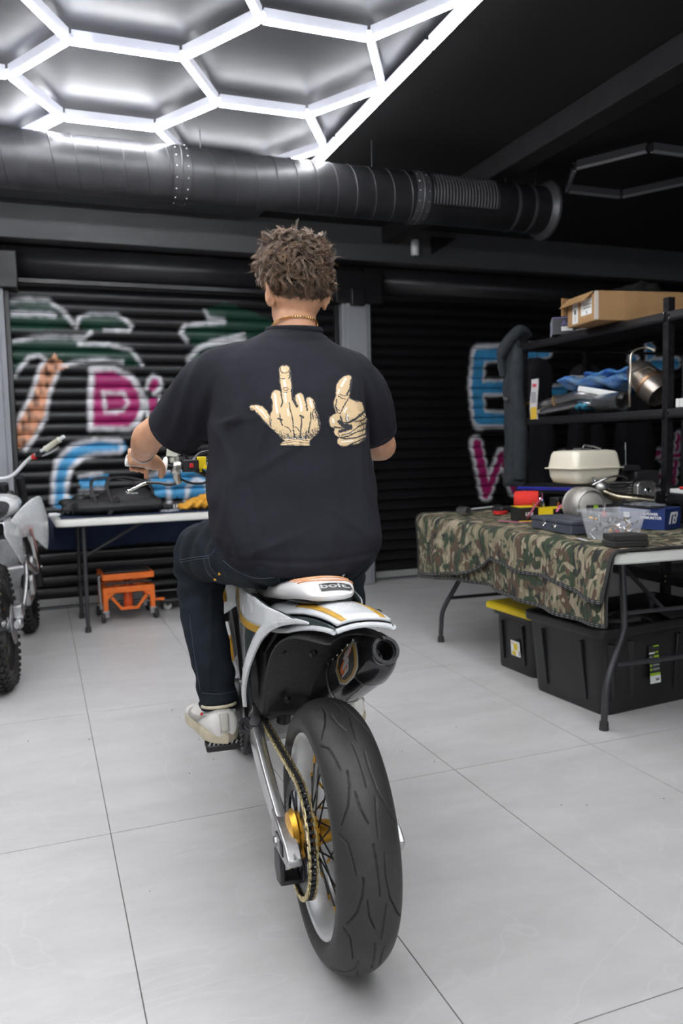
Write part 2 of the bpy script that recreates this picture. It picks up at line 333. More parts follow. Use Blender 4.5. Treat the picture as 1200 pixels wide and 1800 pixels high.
def shutter(name, xa, xb):
    door = tag(MB().box(((xa + xb) / 2, 6.235, .052), (xb - xa, .035, .055)).build(name, mat('sill_grey', (.32, .32, .31), .5, noise=.2), bevel=.003), kind='structure')
    n = int((xb - xa) / .011); xs = np.linspace(xa, xb, n); k = 0; z = .078
    prof = [(0, 0.012), (.006, .004), (.016, -.004), (.034, -.010), (.052, -.010), (.068, -.005), (.078, .003), (.0838, .012)]
    while z < 2.36:
        zz = np.array([z + p[0] for p in prof]); yy = np.array([6.225 + p[1] for p in prof])
        Z, X = np.meshgrid(zz, xs, indexing='ij'); Yv = np.repeat(yy[:, None], n, 1)
        Cc = graffiti(X.ravel(), Z.ravel()).reshape(-1, 3); Cc[::1] = Cc
        V = np.stack([X.ravel(), Yv.ravel(), Z.ravel()], 1); Fq = gridfaces(len(prof), n)
        npmesh('slat', V, Fq, m_shut, door, Cc); z += PITCH; k += 1
    b = MB(); b.box(((xa + xb) / 2, 6.262, 1.25), (xb - xa, .03, 2.4)); b.build('door_backing', m_wallb, door)
    for xx in (xa, xb):
        MB().box((xx, 6.20, 1.2), (.035, .055, 2.4)).build('guide_rail', m_blackmt, door, bevel=.004)
    # roller hood above
    b = MB(); b.rings([[(x, 6.28 - .13 * math.sin(PI * t / 12) - .02, 2.37 + .28 * t / 12) for t in range(13)] for x in (xa - .02, xb + .02)], closed=False, caps=False)
    b.build('roller_hood', mat('hood_black', (.02, .02, .022), .4, noise=.2), door, solid=.006)
    MB().box(((xa + xb) / 2, 6.19, 2.385), (xb - xa, .04, .03)).build('hood_lip', m_blackmt, door)
    return door
shutter('door_1', -.15, 2.335); shutter('door_2', 2.62, 6.68)
b = MB(); b.box((-1.66, 6.22, 1.32), (2.06, .04, 2.64)); tag(b.build('trim_6', m_wallb), kind='structure')
# ---------------------------------------------------------------- hexagon light grid
m_tube = mat('tube_glow', (1, 1, 1), .4, emit=(.95, .965, 1.0), estr=TUBE_POWER)
m_house = mat('tube_housing', (.55, .56, .62), .3, noise=.05, emit=(.85, .88, 1.0), estr=.26)
m_conn = mat('clear_connector', (.75, .77, .82), .15, trans=.5, ior=1.45)
SD = .455; TZ = 2.80; DX = SD * 1.5; DY = SD * math.sqrt(3)
def hex_edges(cx, cy):
    P = [(cx + SD * math.cos(PI / 3 * k), cy + SD * math.sin(PI / 3 * k)) for k in range(6)]
    return [(P[k], P[(k + 1) % 6]) for k in range(6)]
def clip(a, b, xm, ym0, ym1):
    a = np.array(a); b = np.array(b)
    for s in (0, 1):
        if a[0] > xm and b[0] > xm: return None
        if a[0] > xm: a, b = b, a
        if b[0] > xm: b = a + (b - a) * (xm - a[0]) / (b[0] - a[0])
        if a[1] > ym1 and b[1] > ym1: return None
        if a[1] > ym1: a, b = b, a
        if b[1] > ym1: b = a + (b - a) * (ym1 - a[1]) / (b[1] - a[1])
        if a[1] < ym0 and b[1] < ym0: return None
        if a[1] < ym0: a, b = b, a
        if b[1] < ym0: b = a + (b - a) * (ym0 - a[1]) / (b[1] - a[1])
    return None if np.hypot(*(b - a)) < .05 else (tuple(a), tuple(b))
def key(p): return (round(p[0], 2), round(p[1], 2))
def tube_part(a, b, parent, glow, z, cache={}):
    L = math.hypot(b[0] - a[0], b[1] - a[1]) - .03; kk = (round(L, 3), glow)
    if kk not in cache:
        h = MB(); h.box((0, 0, .024), (L, .027, .040)); ho = h.build('light_tube', m_house if glow else mat('unlit_housing', (.10, .10, .11), .4), None, bevel=.002)
        d = MB(); d.rings([[(x, .0145 * math.cos(PI * t / 6), .003 - .0145 * math.sin(PI * t / 6)) for t in range(7)] for x in (-L / 2, L / 2)], closed=True)
        do = d.build('diffuser', m_tube if glow else mat('unlit_diffuser', (.20, .20, .215), .35), None)
        cache[kk] = (ho.data, do.data); bev = ho.modifiers[0].width
        bpy.data.objects.remove(ho); bpy.data.objects.remove(do)
    o = bpy.data.objects.new('light_tube', cache[kk][0]); COL.objects.link(o); o.parent = parent
    o.location = ((a[0] + b[0]) / 2, (a[1] + b[1]) / 2, z); o.rotation_euler = (0, 0, math.atan2(b[1] - a[1], b[0] - a[0]))
    q = bpy.data.objects.new('diffuser', cache[kk][1]); COL.objects.link(q); q.parent = o
def light_grid(name, label, edges, glow, z, border=()):
    r = thing(name, label, 'ceiling light'); nodes = set(); seen = set()
    for a, b in edges:
        k = tuple(sorted((key(a), key(b))))
        if k in seen: continue
        seen.add(k); tube_part(a, b, r, glow, z); nodes.add(key(a)); nodes.add(key(b))
    for a, b in border: tube_part(a, b, r, glow, z)
    cm = MB(); cm.lathe([(.022, -.004), (.022, .024)], (0, 0, 0), (0, 0, 1), 12, caps=True); c0 = cm.build('connector', m_conn if glow else m_blackpl, r)
    for i, n in enumerate(sorted(nodes)):
        o = c0 if i == 0 else bpy.data.objects.new('connector', c0.data)
        if i: COL.objects.link(o); o.parent = r
        o.location = (n[0], n[1], z)
    return r
E_ = []
for c in range(-5, 3):
    for n in range(-6, 4):
        cx = .4225 + DX * c; cy = 3.873 + DY * n + (DY / 2 if c % 2 else 0)
        for a, b in hex_edges(cx, cy):
            q = clip(a, b, LX, LY0 + .1, TY1)
            if q and min(q[0][0], q[1][0]) > X0 + .1: E_.append(q)
bd = [((LX, TY1 - 1.1 * (k + 1)), (LX, TY1 - 1.1 * k)) for k in range(6)]
light_grid('hexagon_light', 'large glowing white honeycomb of tube lights on the grey ceiling panel', E_, True, TZ, bd)
un = []
for cx, cy in ((3.55, 4.12), (3.55 + DX * .967, 4.12 - .381), (3.55, 4.12 - .762 * 1), (3.55 + DX * .967, 4.12 - .381 - .762)):
    SDs = SD; SD = .44; un += hex_edges(cx, cy); SD = SDs
light_grid('hexagon_light', 'unlit grey honeycomb of tube lights on the dark ceiling at the right', un[:12], False, TZ)
# ---------------------------------------------------------------- spiral duct
m_duct = mat('duct_black', (.050, .050, .055), .42, .2, noise=.4, nscale=5, bump=.12, bscale=9)
DYc, DZc, DR = 4.40, 2.629, .141
du = thing('air_duct', 'long black spiral duct under the ceiling with grille and flanged open end', 'duct', (0, DYc, DZc))
b = MB(); nseg = 40; XA, XB = -2.68, 3.09
prof = []; x = XA
b.lathe([(DR, XA), (DR, XB)], (0, 0, 0), (1, 0, 0), 56); b.build('duct_pipe', m_duct, du, solid=.002)
b = MB(); pitch = .115; N = 60; turns = int((2.17 - XA) / pitch)
b.tube([(XA + pitch * t / N, (DR + .001) * math.cos(2 * PI * t / N), (DR + .001) * math.sin(2 * PI * t / N)) for t in range(turns * N)], .0034, 5)
b.build('spiral_seam', m_duct, du)
for xx, rr in ((.775, .006), (2.17, .005)):
    b = MB(); b.lathe([(DR + rr, xx - .045), (DR + rr + .002, xx - .004), (DR + rr + .006, xx), (DR + rr + .002, xx + .004), (DR + rr, xx + .045)], (0, 0, 0), (1, 0, 0), 48)
    c = b.build('duct_collar', m_duct, du)
    s = MB()
    for k in range(16):
        for dx in (-.03, .03): s.ball((xx + dx, (DR + rr) * math.cos(k * PI / 8), (DR + rr) * math.sin(k * PI / 8)), .005, 6)
    s.build('screws', m_steel, c)
b = MB(); gx0, gx1 = 2.24, 2.67
A0, A1 = PI * .72, PI * 1.14      # angle facing the room (towards -Y)
def dp(x, a, r): return (x, r * math.cos(a), r * math.sin(a))
for a in (A0, A1): b.tube([dp(gx0, a, DR + .006), dp(gx1, a, DR + .006)], .008, 6)
for x in (gx0, gx1): b.tube([dp(x, A0 + (A1 - A0) * t / 10, DR + .006) for t in range(11)], .008, 6)
g = b.build('grille_frame', m_blackmt, du)
for k in range(20):
    x = gx0 + (gx1 - gx0) * (k + .7) / 20.5
    MB().tube([dp(x, A0 + (A1 - A0) * t / 10, DR + .008) for t in range(11)], .0065, 6, flat=1).build('grille_bar', mat('grille_metal', (.07, .07, .075), .4, .4), g)
for xx in (2.82, 2.94): MB().lathe([(DR + .003, xx - .012), (DR + .006, xx), (DR + .003, xx + .012)], (0, 0, 0), (1, 0, 0), 48).build('duct_rib', m_duct, du)
MB().lathe([(DR, 3.05), (DR + .02, 3.06), (DR + .04, 3.075), (DR + .042, 3.09), (DR + .03, 3.09), (DR - .003, 3.075)], (0, 0, 0), (1, 0, 0), 48).build('end_flange', m_duct, du)
for xx in (2.80, 3.02, 1.9, -.6, .9): MB().cyl((xx, 0, DR - .005), (xx, 0, ZC - DZc + .03 if xx > LX else ZC - DZc - .03), .003, 6).build('hanger_rod', m_steel, du)
# white sensor and the dark cable bracket on the header
s = thing('wall_sensor', 'small white cylindrical sensor on the dark header above the right shutter', 'sensor', (2.985, 6.05, 2.775))
b = MB(); b.lathe([(.0, -.062), (.03, -.062), (.034, -.055), (.034, .055), (.03, .062), (0, .062)], (0, 0, 0), (0, 0, 1), 24); b.build('body', mat('sensor_white', (.88, .88, .88), .4), s)
b = MB(); b.cyl((0, 0, -.062), (0, 0, -.072), .008); b.box((0, .022, 0), (.03, .03, .05)); b.build('sensor_mount', m_blackpl, s)
b = MB(); b.prism([(0, 0), (.22, .14), (0, .14)], (3.12, 6.02, 2.72), (1, 0, 0), (0, 0, 1), .03)
tag(b.build('wall_bracket', m_blackmt), 'dark triangular steel bracket on the header beneath the duct', 'bracket')
# ---------------------------------------------------------------- the supermoto under the rider
BIKE_LOC = (0.597, 1.661, 0.0); BIKE_RZ = math.atan2(-0.0785, 0.9969)
def V(s, l, z): return Vector((-l, s, z))      # s forward, l to the left, z up, from the rear contact patch
m_tyre = mat('tyre_slick', (.034, .032, .031), .55, attr='paint', noise=.35, nscale=7, bump=.12, bscale=160, stretch=(1, 1, 1))
m_rim = mat('rim_silver', (.78, .79, .80), .30, .55, noise=.15, nscale=18)
m_link = mat('chain_gold', (.78, .66, .36), .28, 1.0, noise=.2, nscale=60)
m_linkd = mat('chain_roller', (.03, .03, .03), .4, .6)
m_spk = mat('sprocket_dark', (.020, .022, .032), .3, .7)
m_seat = mat('seat_white', (.66, .64, .63), .48, noise=.10, nscale=10, bump=.15, bscale=300)
m_pipe = mat('seat_piping', (.75, .36, .18), .5)
m_inner = mat('mudguard_black', (.055, .053, .050), .42, col2=(.013, .0125, .012), noise=1, nscale=85, lo=.60, hi=.78, bump=.35, bscale=70)
m_carbon = mat('carbon_black', (.020, .020, .022), .22, .2, noise=.4, nscale=40, coat=.5)
m_sil = mat('silencer_black', (.016, .016, .022), .20, .5, coat=.4)
def wheel(parent, loc, R, wd, rimk, knob=False, grooves=True, hub=m_gold, rim=m_rim, nspoke=36, tm=None, ax=(1, 0, 0)):
    """wheel about the local x axis"""
    w = MB(); rr = R * rimk; hw = wd * .41
    w.lathe([(rr + .001, -hw), (rr + .004, -hw + .004), (rr - .006, -hw + .007), (rr - .012, -hw + .018), (rr - .026, -hw * .35), (rr - .030, 0), (rr - .026, hw * .35), (rr - .012, hw - .018), (rr - .006, hw - .007), (rr + .004, hw - .004), (rr + .001, hw),
             (rr - .004, hw), (rr - .012, hw - .006), (rr - .020, hw - .018), (rr - .033, hw * .35), (rr - .036, 0), (rr - .033, -hw * .35), (rr - .020, -hw + .018), (rr - .012, -hw + .006), (rr - .004, -hw), (rr + .001, -hw)], (0, 0, 0), ax, 96)
    wo = w.build('rim', rim, parent, smooth=50); wo.location = loc
    # tyre with its sipes cut in
    NA, NT = (1080, 96) if grooves else (180, 30)
    t = np.linspace(-1.25, 1.25, NT); a = np.linspace(0, 2 * PI, NA, endpoint=False)
    tt = np.clip(t, -PI / 2, PI / 2); lat = wd / 2 * np.sin(tt) * 1.0; rad = R - wd * .42 * (1 - np.cos(tt))
    inn = np.array([(-hw + .004, rr + .001), (-wd * .47, rr + .012)]); out = inn[::-1] * np.array([-1, 1])
    lat = np.concatenate([inn[:, 0], lat, out[:, 0]]); rad = np.concatenate([inn[:, 1], rad, out[:, 1]]); tf = np.concatenate([[-1.6, -1.45], t, [1.45, 1.6]])
    A, T = np.meshgrid(a, tf, indexing='ij'); Rd = np.repeat(rad[None], NA, 0).copy(); Lt = np.repeat(lat[None], NA, 0)
    if grooves:
        nrep = 9; per = 2 * PI / nrep; X = (A % per) / per * (per * R); Yv = T * wd * .5; d = np.full(A.shape, 1.)
        arc = per * R
        for P, hwid in (([(.00, .000), (.05, .004), (.10, .006)], .0016), ([(.105, -.020), (.14, -.016), (.17, -.004)], .0015), ([(.02, .022), (.06, .020), (.11, .028), (.15, .048), (.175, .066)], .0018),
                        ([(.06, -.026), (.09, -.028), (.13, -.040), (.165, -.062)], .0018), ([(.12, .020), (.16, .014), (.20, .012)], .0015), ([(.00, -.050), (.03, -.044), (.055, -.040)], .0016), ([(.18, -.070), (.20, -.052), (.225, -.046)], .0016)):
            for o in (-arc, 0, arc): d = np.minimum(d, seg_dist(X + o, Yv, P) - hwid * .55)
        Rd = Rd - .0050 * np.clip(1 - (d + .0002) / .0011, 0, 1) * (np.abs(T) < 1.3)
    Vv = np.stack([Lt.ravel(), (Rd * np.cos(A)).ravel(), (Rd * np.sin(A)).ravel()], 1)
    i = np.arange(len(tf) - 1); last = np.stack([(NA - 1) * len(tf) + i, i, i + 1, (NA - 1) * len(tf) + i + 1], 1)
    Cc = np.tile(np.array((.034, .032, .031)), (Vv.shape[0], 1))
    if grooves: Cc = Cc * (1 - .75 * (np.clip(1 - (d + .0004) / .0012, 0, 1) * (np.abs(T) < 1.3)).ravel())[:, None]  # colour darkened along the sipes as well, for the shade in them
    ty = npmesh('tyre', Vv, np.concatenate([gridfaces(NA, len(tf)), last]), tm or m_tyre, wo, Cc)
    if knob:
        k = MB()
        for q in range(44):
            for li, (ta, sz) in enumerate(((-1.05, .020), (-.5, .022), (0, .024), (.5, .022), (1.05, .020))):
                an = 2 * PI * (q + (.5 if li % 2 else 0)) / 44; rk = R - wd * .42 * (1 - math.cos(ta)); lk = wd / 2 * math.sin(ta)
                M = Matrix.Rotation(an, 3, 'X') @ Matrix.Rotation(ta * 1.0, 3, 'Z')
                k.box(Matrix.Rotation(an, 3, 'X') @ Vector((lk, rk + .004, 0)), (.022, .022, sz), M)
        k.build('knobs', tm or m_tyre, wo, smooth=0)
    h = MB(); hr = .028; h.lathe([(.014, -.070), (hr + .004, -.066), (hr + .016, -.055), (hr + .016, -.047), (hr, -.040), (hr - .006, 0), (hr, .040), (hr + .012, .047), (hr + .012, .055), (hr + .004, .066), (.014, .070)], (0, 0, 0), ax, 36, caps=True)
    h.build('hub', hub, wo)
    for q in range(nspoke):
        sd = 1 if q % 2 else -1; an = 2 * PI * q / nspoke; off = (1 if (q // 2) % 2 else -1) * .62
        p0 = Vector((sd * .050, (hr + .012) * math.cos(an + off * 1.3), (hr + .012) * math.sin(an + off * 1.3))); p1 = Vector((sd * .010, (rr - .034) * math.cos(an), (rr - .034) * math.sin(an)))
        MB().tube([p0, p1], .0021, 6).build('spoke', m_blackmt, wo)
        dv = (p1 - p0).normalized(); MB().tube([p1 - dv * .018, p1], .0034, 6).build('nipple', m_gold, wo)
    return wo
bike = thing('motorcycle', 'white and gold supermoto motorcycle with slick rear tyre beneath the rider', 'motorcycle', BIKE_LOC, BIKE_RZ)
RW = .297
wheel(bike, V(0, 0, RW), RW, .1425, .745)
wheel(bike, V(1.36, 0, RW), RW, .118, .745, grooves=False)
MB().lathe([(.012, 0), (.105, 0), (.105, .004), (.085, .004), (.012, .004)], V(0, -.074, RW), (1, 0, 0), 40).build('brake_disc', m_steel, bike)
MB().lathe([(.060, 0), (.155, 0), (.155, .004), (.060, .004)], V(1.36, .055, RW), (1, 0, 0), 40).build('brake_disc', m_steel, bike)
MB().box(V(1.27, .062, RW + .12), (.05, .06, .09)).build('brake_caliper', m_gold, bike, bevel=.008)
# rear sprocket: carrier ring gold, toothed ring dark
LC = .086; CRR = .128
sp = MB(); NT_ = 46
def ringmesh(mb, r0, fr, x0, x1, n):
    rs = []
    for (f, x) in ((0, x0), (1, x0), (1, x1), (0, x1), (0, x0)):
        rs.append([Vector((x, (fr(k / n) if f else r0) * math.cos(2 * PI * k / n), (fr(k / n) if f else r0) * math.sin(2 * PI * k / n))) for k in range(n)])
    mb.rings(rs, True, False)
ringmesh(sp, .098, lambda u: CRR - .003 + .004 * math.cos(2 * PI * u * NT_), -LC - .003, -LC + .003, NT_ * 6)
for k in range(6):
    a = k * PI / 3; sp.tube([(-LC, .045 * math.cos(a), .045 * math.sin(a)), (-LC, .10 * math.cos(a + .25), .10 * math.sin(a + .25))], [.010, .008], 8, flat=.3, upv=(1, 0, 0))
    sp.tube([(-LC, .045 * math.cos(a), .045 * math.sin(a)), (-LC, .10 * math.cos(a - .25), .10 * math.sin(a - .25))], [.010, .008], 8, flat=.3, upv=(1, 0, 0))
so = sp.build('rear_sprocket', m_spk, bike); so.location = V(0, 0, RW)
b = MB(); b.lathe([(.022, -.004), (.052, -.004), (.052, .004), (.060, .010), (.052, .022), (.022, .030)], (-LC - .002, 0, 0), (-1, 0, 0), 32, caps=True)
for k in range(6): b.ball((-LC - .008, .043 * math.cos(k * PI / 3), .043 * math.sin(k * PI / 3)), .007, 8)
c = b.build('sprocket_carrier', m_gold, so)
b = MB()
for k in range(6): b.cyl((-LC - .004, .047 * math.cos(k * PI / 3 + .5), .047 * math.sin(k * PI / 3 + .5)), (-LC - .012, .047 * math.cos(k * PI / 3 + .5), .047 * math.sin(k * PI / 3 + .5)), .006, 6)
b.build('sprocket_bolts', m_blackmt, so)
# chain: real link plates and rollers round both sprockets
FS = (.565, .392, .036)     # front sprocket s, z, r
def chain_path():
    r1 = CRR + .004; r2 = FS[2]; s1, z1 = 0, RW; s2, z2 = FS[0], FS[1]
    D = math.hypot(s2 - s1, z2 - z1); th = math.atan2(z2 - z1, s2 - s1); ph = math.acos((r1 - r2) / D)
    P = []
    for k in range(80): a = th + ph + (2 * PI - 2 * ph) * k / 79; P.append((s1 + r1 * math.cos(a), z1 + r1 * math.sin(a)))
    for k in range(1, 40):
        t = k / 40; a = th - ph; p0 = P[79]; p1 = (s2 + r2 * math.cos(a), z2 + r2 * math.sin(a)); P.append((p0[0] + (p1[0] - p0[0]) * t, p0[1] + (p1[1] - p0[1]) * t - .012 * math.sin(PI * t)))
    for k in range(30): a = th - ph + 2 * ph * k / 29; P.append((s2 + r2 * math.cos(a), z2 + r2 * math.sin(a)))
    for k in range(1, 40):
        t = k / 40; a = th + ph; p0 = (s2 + r2 * math.cos(a), z2 + r2 * math.sin(a)); p1 = P[0]; P.append((p0[0] + (p1[0] - p0[0]) * t, p0[1] + (p1[1] - p0[1]) * t))
    P.append(P[0]); return P
P = np.array(chain_path()); L = np.concatenate([[0], np.cumsum(np.hypot(*np.diff(P, axis=0).T))]); n = 2 * round(L[-1] / .0159 / 2)
q = np.linspace(0, L[-1], n + 1); cs = np.interp(q, L, P[:, 0]); cz = np.interp(q, L, P[:, 1]); ch = MB()
for k in range(n):
    a = Vector((0, cs[k], cz[k])); e = Vector((0, cs[k + 1], cz[k + 1])); d = (e - a).normalized(); nn = Vector((0, -d.z, d.y)); wide = .0088 if k % 2 else .0062
    for sg in (-1, 1):
        for x0, x1 in ((wide, wide + .0018),):
            out = []
            for xx in (x0, x1):
                rg = []
                for j in range(12):
                    t = 2 * PI * j / 12; c = e if math.cos(t) > 0 else a; rr_ = .0066 if abs(math.cos(t)) > .3 else .0050
                    rg.append(c + d * (math.cos(t) * .0066) + nn * (math.sin(t) * rr_) + Vector((sg * xx - LC, 0, 0)))
                out.append(rg)
            ch.rings(out, True, True, 0)
    ch.tube([a + Vector((-.0055 - LC, 0, 0)), a + Vector((.0055 - LC, 0, 0))], .0052, 8, True, 1)
    ch.tube([a + Vector((-.0115 - LC, 0, 0)), a + Vector((.0115 - LC, 0, 0))], .0022, 6, True, 0)
tag(ch.build('chain', [m_link, m_linkd], bike, smooth=40), kind='stuff')
# swingarm
def arm(sgn):
    b = MB(); l0 = .112 * sgn
    sec = [(.56, .080 * sgn, .385, .020, .034), (.48, .100 * sgn, .392, .018, .040), (.36, .110 * sgn, .380, .016, .040), (.24, .116 * sgn, .355, .015, .036), (.12, .118 * sgn, .325, .014, .030), (.05, .118 * sgn, .307, .014, .028), (-.03, .118 * sgn, .295, .014, .020), (-.050, .118 * sgn, .295, .012, .012)]
    rs = []
    for s, l, z, hw, hh in sec:
        rs.append([V(s, l + hw * (abs(math.cos(t)) ** .3) * math.copysign(1, math.cos(t)), z + hh * (abs(math.sin(t)) ** .4) * math.copysign(1, math.sin(t))) for t in [2 * PI * (k + .5) / 16 for k in range(16)]])
    return b.rings(rs)
sw = arm(1).build('swingarm', mat('swingarm_alu', (.74, .74, .75), .34, 1.0, noise=.12, nscale=10), bike, smooth=50)
b = arm(-1).build('swingarm_side', MATS['swingarm_alu'], sw, smooth=50)
MB().box(V(.50, 0, .385), (.20, .07, .07)).build('swingarm_bridge', m_cast, sw, bevel=.012)
for sg in (1, -1):
    b = MB(); b.prism([(.075, .335), (.0, .327), (-.070, .312), (-.098, .290), (-.088, .270), (-.02, .262), (.03, .258), (.08, .272)], V(0, sg * .118 - .017, 0), (0, 1, 0), (0, 0, 1), -.034); b.build('arm_end', mat('arm_end_alu', (.60, .60, .61), .36, 1.0, noise=.2, nscale=50, bump=.15, bscale=120), sw, bevel=.004)
    MB().box(V(-.018, sg * .136, .293), (.004, .070, .030)).build('adjuster_recess', m_blackmt, sw, bevel=.002); MB().box(V(-.012, sg * .138, .294), (.006, .036, .028)).build('axle_block', m_cast, sw, bevel=.002)
    MB().lathe([(.0, .008), (.009, .008), (.012, .006), (.012, 0)], V(-.008, sg * .140, .295), (-sg, 0, 0), 6).build('axle_nut', m_steel, sw, smooth=20)
    MB().cyl(V(-.03, sg * .118, .297), V(-.10, sg * .118, .297), .0035, 8).build('adjuster_bolt', m_steel, sw)
MB().cyl(V(0, -.14, .297), V(0, .14, .297), .010, 12).build('axle', m_steel, bike)
b = MB(); b.prism([(.055, .262), (.055, .205), (.030, .180), (-.005, .188), (-.02, .215), (-.012, .262)], V(0, .135, 0), (0, 1, 0), (0, 0, 1), .012); b.prism([(.055, .262), (.055, .205), (.030, .180), (-.005, .188), (-.02, .215), (-.012, .262)], V(.0, .085, 0), (0, 1, 0), (0, 0, 1), .012)
b.box(V(.02, .108, .19), (.05, .05, .012)); b.build('chain_guide', m_blackpl, bike, bevel=.004)
b = MB(); b.tube([V(.50, .086, .440), V(.42, .088, .432), V(.34, .09, .425)], [.014, .016, .012], 8, flat=.4); b.build('chain_slider', m_blackpl, bike)
# frame, engine, radiators, tank, front end
b = MB()
for sg in (1, -1):
    b.tube([V(.98, sg * .03, .93), V(.86, sg * .08, .84), V(.70, sg * .10, .70), V(.58, sg * .10, .52), V(.55, sg * .09, .38)], [.026, .026, .024, .024, .026], 12)
    b.tube([V(.98, sg * .03, .90), V(.95, sg * .05, .70), V(.90, sg * .07, .45), V(.72, sg * .07, .27), V(.56, sg * .07, .30)], .016, 10)
    b.tube([V(.62, sg * .09, .74), V(.40, sg * .085, .775), V(.16, sg * .05, .79)], .012, 8)
    b.tube([V(.55, sg * .09, .50), V(.40, sg * .08, .62), V(.20, sg * .055, .77)], .010, 8)
b.cyl(V(.955, 0, .99), V(1.0, 0, .84), .030, 20); b.build('frame', m_blackmt, bike)
eg = MB(); eg.box(V(.72, 0, .40), (.20, .30, .20)); eg.box(V(.78, 0, .58), (.15, .16, .20), Matrix.Rotation(-.25, 3, 'X')); eg.box(V(.80, 0, .71), (.17, .18, .09), Matrix.Rotation(-.25, 3, 'X'))
e = eg.build('engine', m_cast, bike, bevel=.02, seg=3)
MB().lathe([(0, .020), (.055, .020), (.066, .010), (.068, 0)], V(.76, .10, .38), (-1, 0, 0), 28).build('engine_cover', m_blackmt, e)
MB().lathe([(0, .020), (.070, .020), (.080, .010), (.082, 0)], V(.68, -.10, .40), (1, 0, 0), 28).build('clutch_cover', m_cast, e)
for k in range(7): MB().box(V(.775 - .0, 0, .51 + k * .022), (.17, .18, .006), Matrix.Rotation(-.25, 3, 'X')).build('cooling_fin', m_blackmt, e)
MB().tube(catmull([V(.86, 0, .66), V(.97, -.03, .60), V(.98, -.09, .50), V(.80, -.13, .45), V(.60, -.13, .50), V(.42, -.11, .53)]), .020, 14).build('exhaust_header', mat('header_steel', (.5, .42, .34), .3, 1.0, noise=.3), bike)
for sg in (1, -1):
    b = MB(); b.box(V(.92, sg * .15, .73), (.10, .035, .26)); r = b.build('radiator', m_blackmt, bike, bevel=.008)
    f = MB()
    for k in range(9): f.box(V(.898, sg * (.108 + .0105 * k), .73), (.003, .012, .235))
    f.build('radiator_fins', m_blackpl, r)
# radiator shroud and tank
def shell(mb, pts3, th, m=0):   # a curved panel from a grid of points
    A = pts3; n = len(A[0]); vs = [p for r in A for p in r]; mb.add(vs, [(i * n + j, i * n + j + 1, (i + 1) * n + j + 1, (i + 1) * n + j) for i in range(len(A) - 1) for j in range(n - 1)], m)
for sg in (1, -1):
    g = []
    for s, zt, zb, w in ((.56, .80, .74, .085), (.66, .86, .70, .115), (.78, .90, .64, .150), (.90, .92, .60, .185), (1.00, .90, .66, .200), (1.06, .86, .74, .205)):
        g.append([V(s, sg * (w + .012 * math.sin(PI * t / 6)), zb + (zt - zb) * t / 6) for t in range(7)])
    b = MB(); shell(b, g, 0); sh = b.build('radiator_shroud', m_white, bike, solid=.004, sub=1)
    g2 = [[V(s, sg * (w + .010), zb + (zt - zb) * (.15 + .2 * t)) for t in range(2)] for s, zt, zb, w in ((.70, .87, .68, .128), (.80, .90, .64, .160), (.92, .92, .61, .195), (1.03, .88, .70, .208))]
    b = MB(); shell(b, g2, 0); b.build('shroud_stripe', m_goldpaint, sh, solid=.002)
b = MB(); b.rings([[V(s, w * math.cos(t), zc + h * math.sin(t)) for t in [2 * PI * k / 20 for k in range(20)]] for s, w, zc, h in ((.58, .06, .80, .04), (.64, .085, .82, .06), (.76, .11, .85, .075), (.88, .10, .88, .075), (.94, .06, .90, .05))])
tk = b.build('fuel_tank', m_white, bike); MB().lathe([(.0, .03), (.028, .03), (.03, .0)], V(.84, 0, .945), (0, 0, 1), 20).build('fuel_cap', m_gold, tk)
# fork and front fender
for sg in (1, -1):
    b = MB(); b.tube([V(.99, sg * .10, 1.04), V(1.13, sg * .10, .70)], .027, 18); f = b.build('fork', m_gold, bike)
    MB().tube([V(1.13, sg * .10, .70), V(1.24, sg * .10, .46)], .020, 16).build('fork_slider', m_chrome, f)
    MB().tube([V(1.21, sg * .10, .52), V(1.34, sg * .095, .30)], [.024, .026], 14).build('fork_leg', m_white, f)
for c_ in ((1.005, 1.00), (1.09, .80)): MB().box(V(c_[0], 0, c_[1]), (.27, .075, .033), Matrix.Rotation(.38, 3, 'X')).build('fork_clamp', m_blackmt, bike, bevel=.01)
g = [[V(s, w * (t - 4) / 4, z - .035 * ((t - 4) / 4) ** 2) for t in range(9)] for s, z, w in ((1.05, .70, .06), (1.18, .72, .085), (1.36, .70, .085), (1.52, .64, .07), (1.66, .55, .045))]
b = MB(); shell(b, g, 0); b.build('front_fender', m_white, bike, solid=.004, sub=1)
g = [[V(1.10 - .02 * abs(t - 3) + (z - 1.1) * -.15, .10 * (t - 3) / 3 * w, z) for t in range(7)] for z, w in ((.82, .6), (.90, 1.0), (1.02, 1.05), (1.10, .8))]
b = MB(); shell(b, g, 0); b.build('number_plate', m_white, bike, solid=.003)
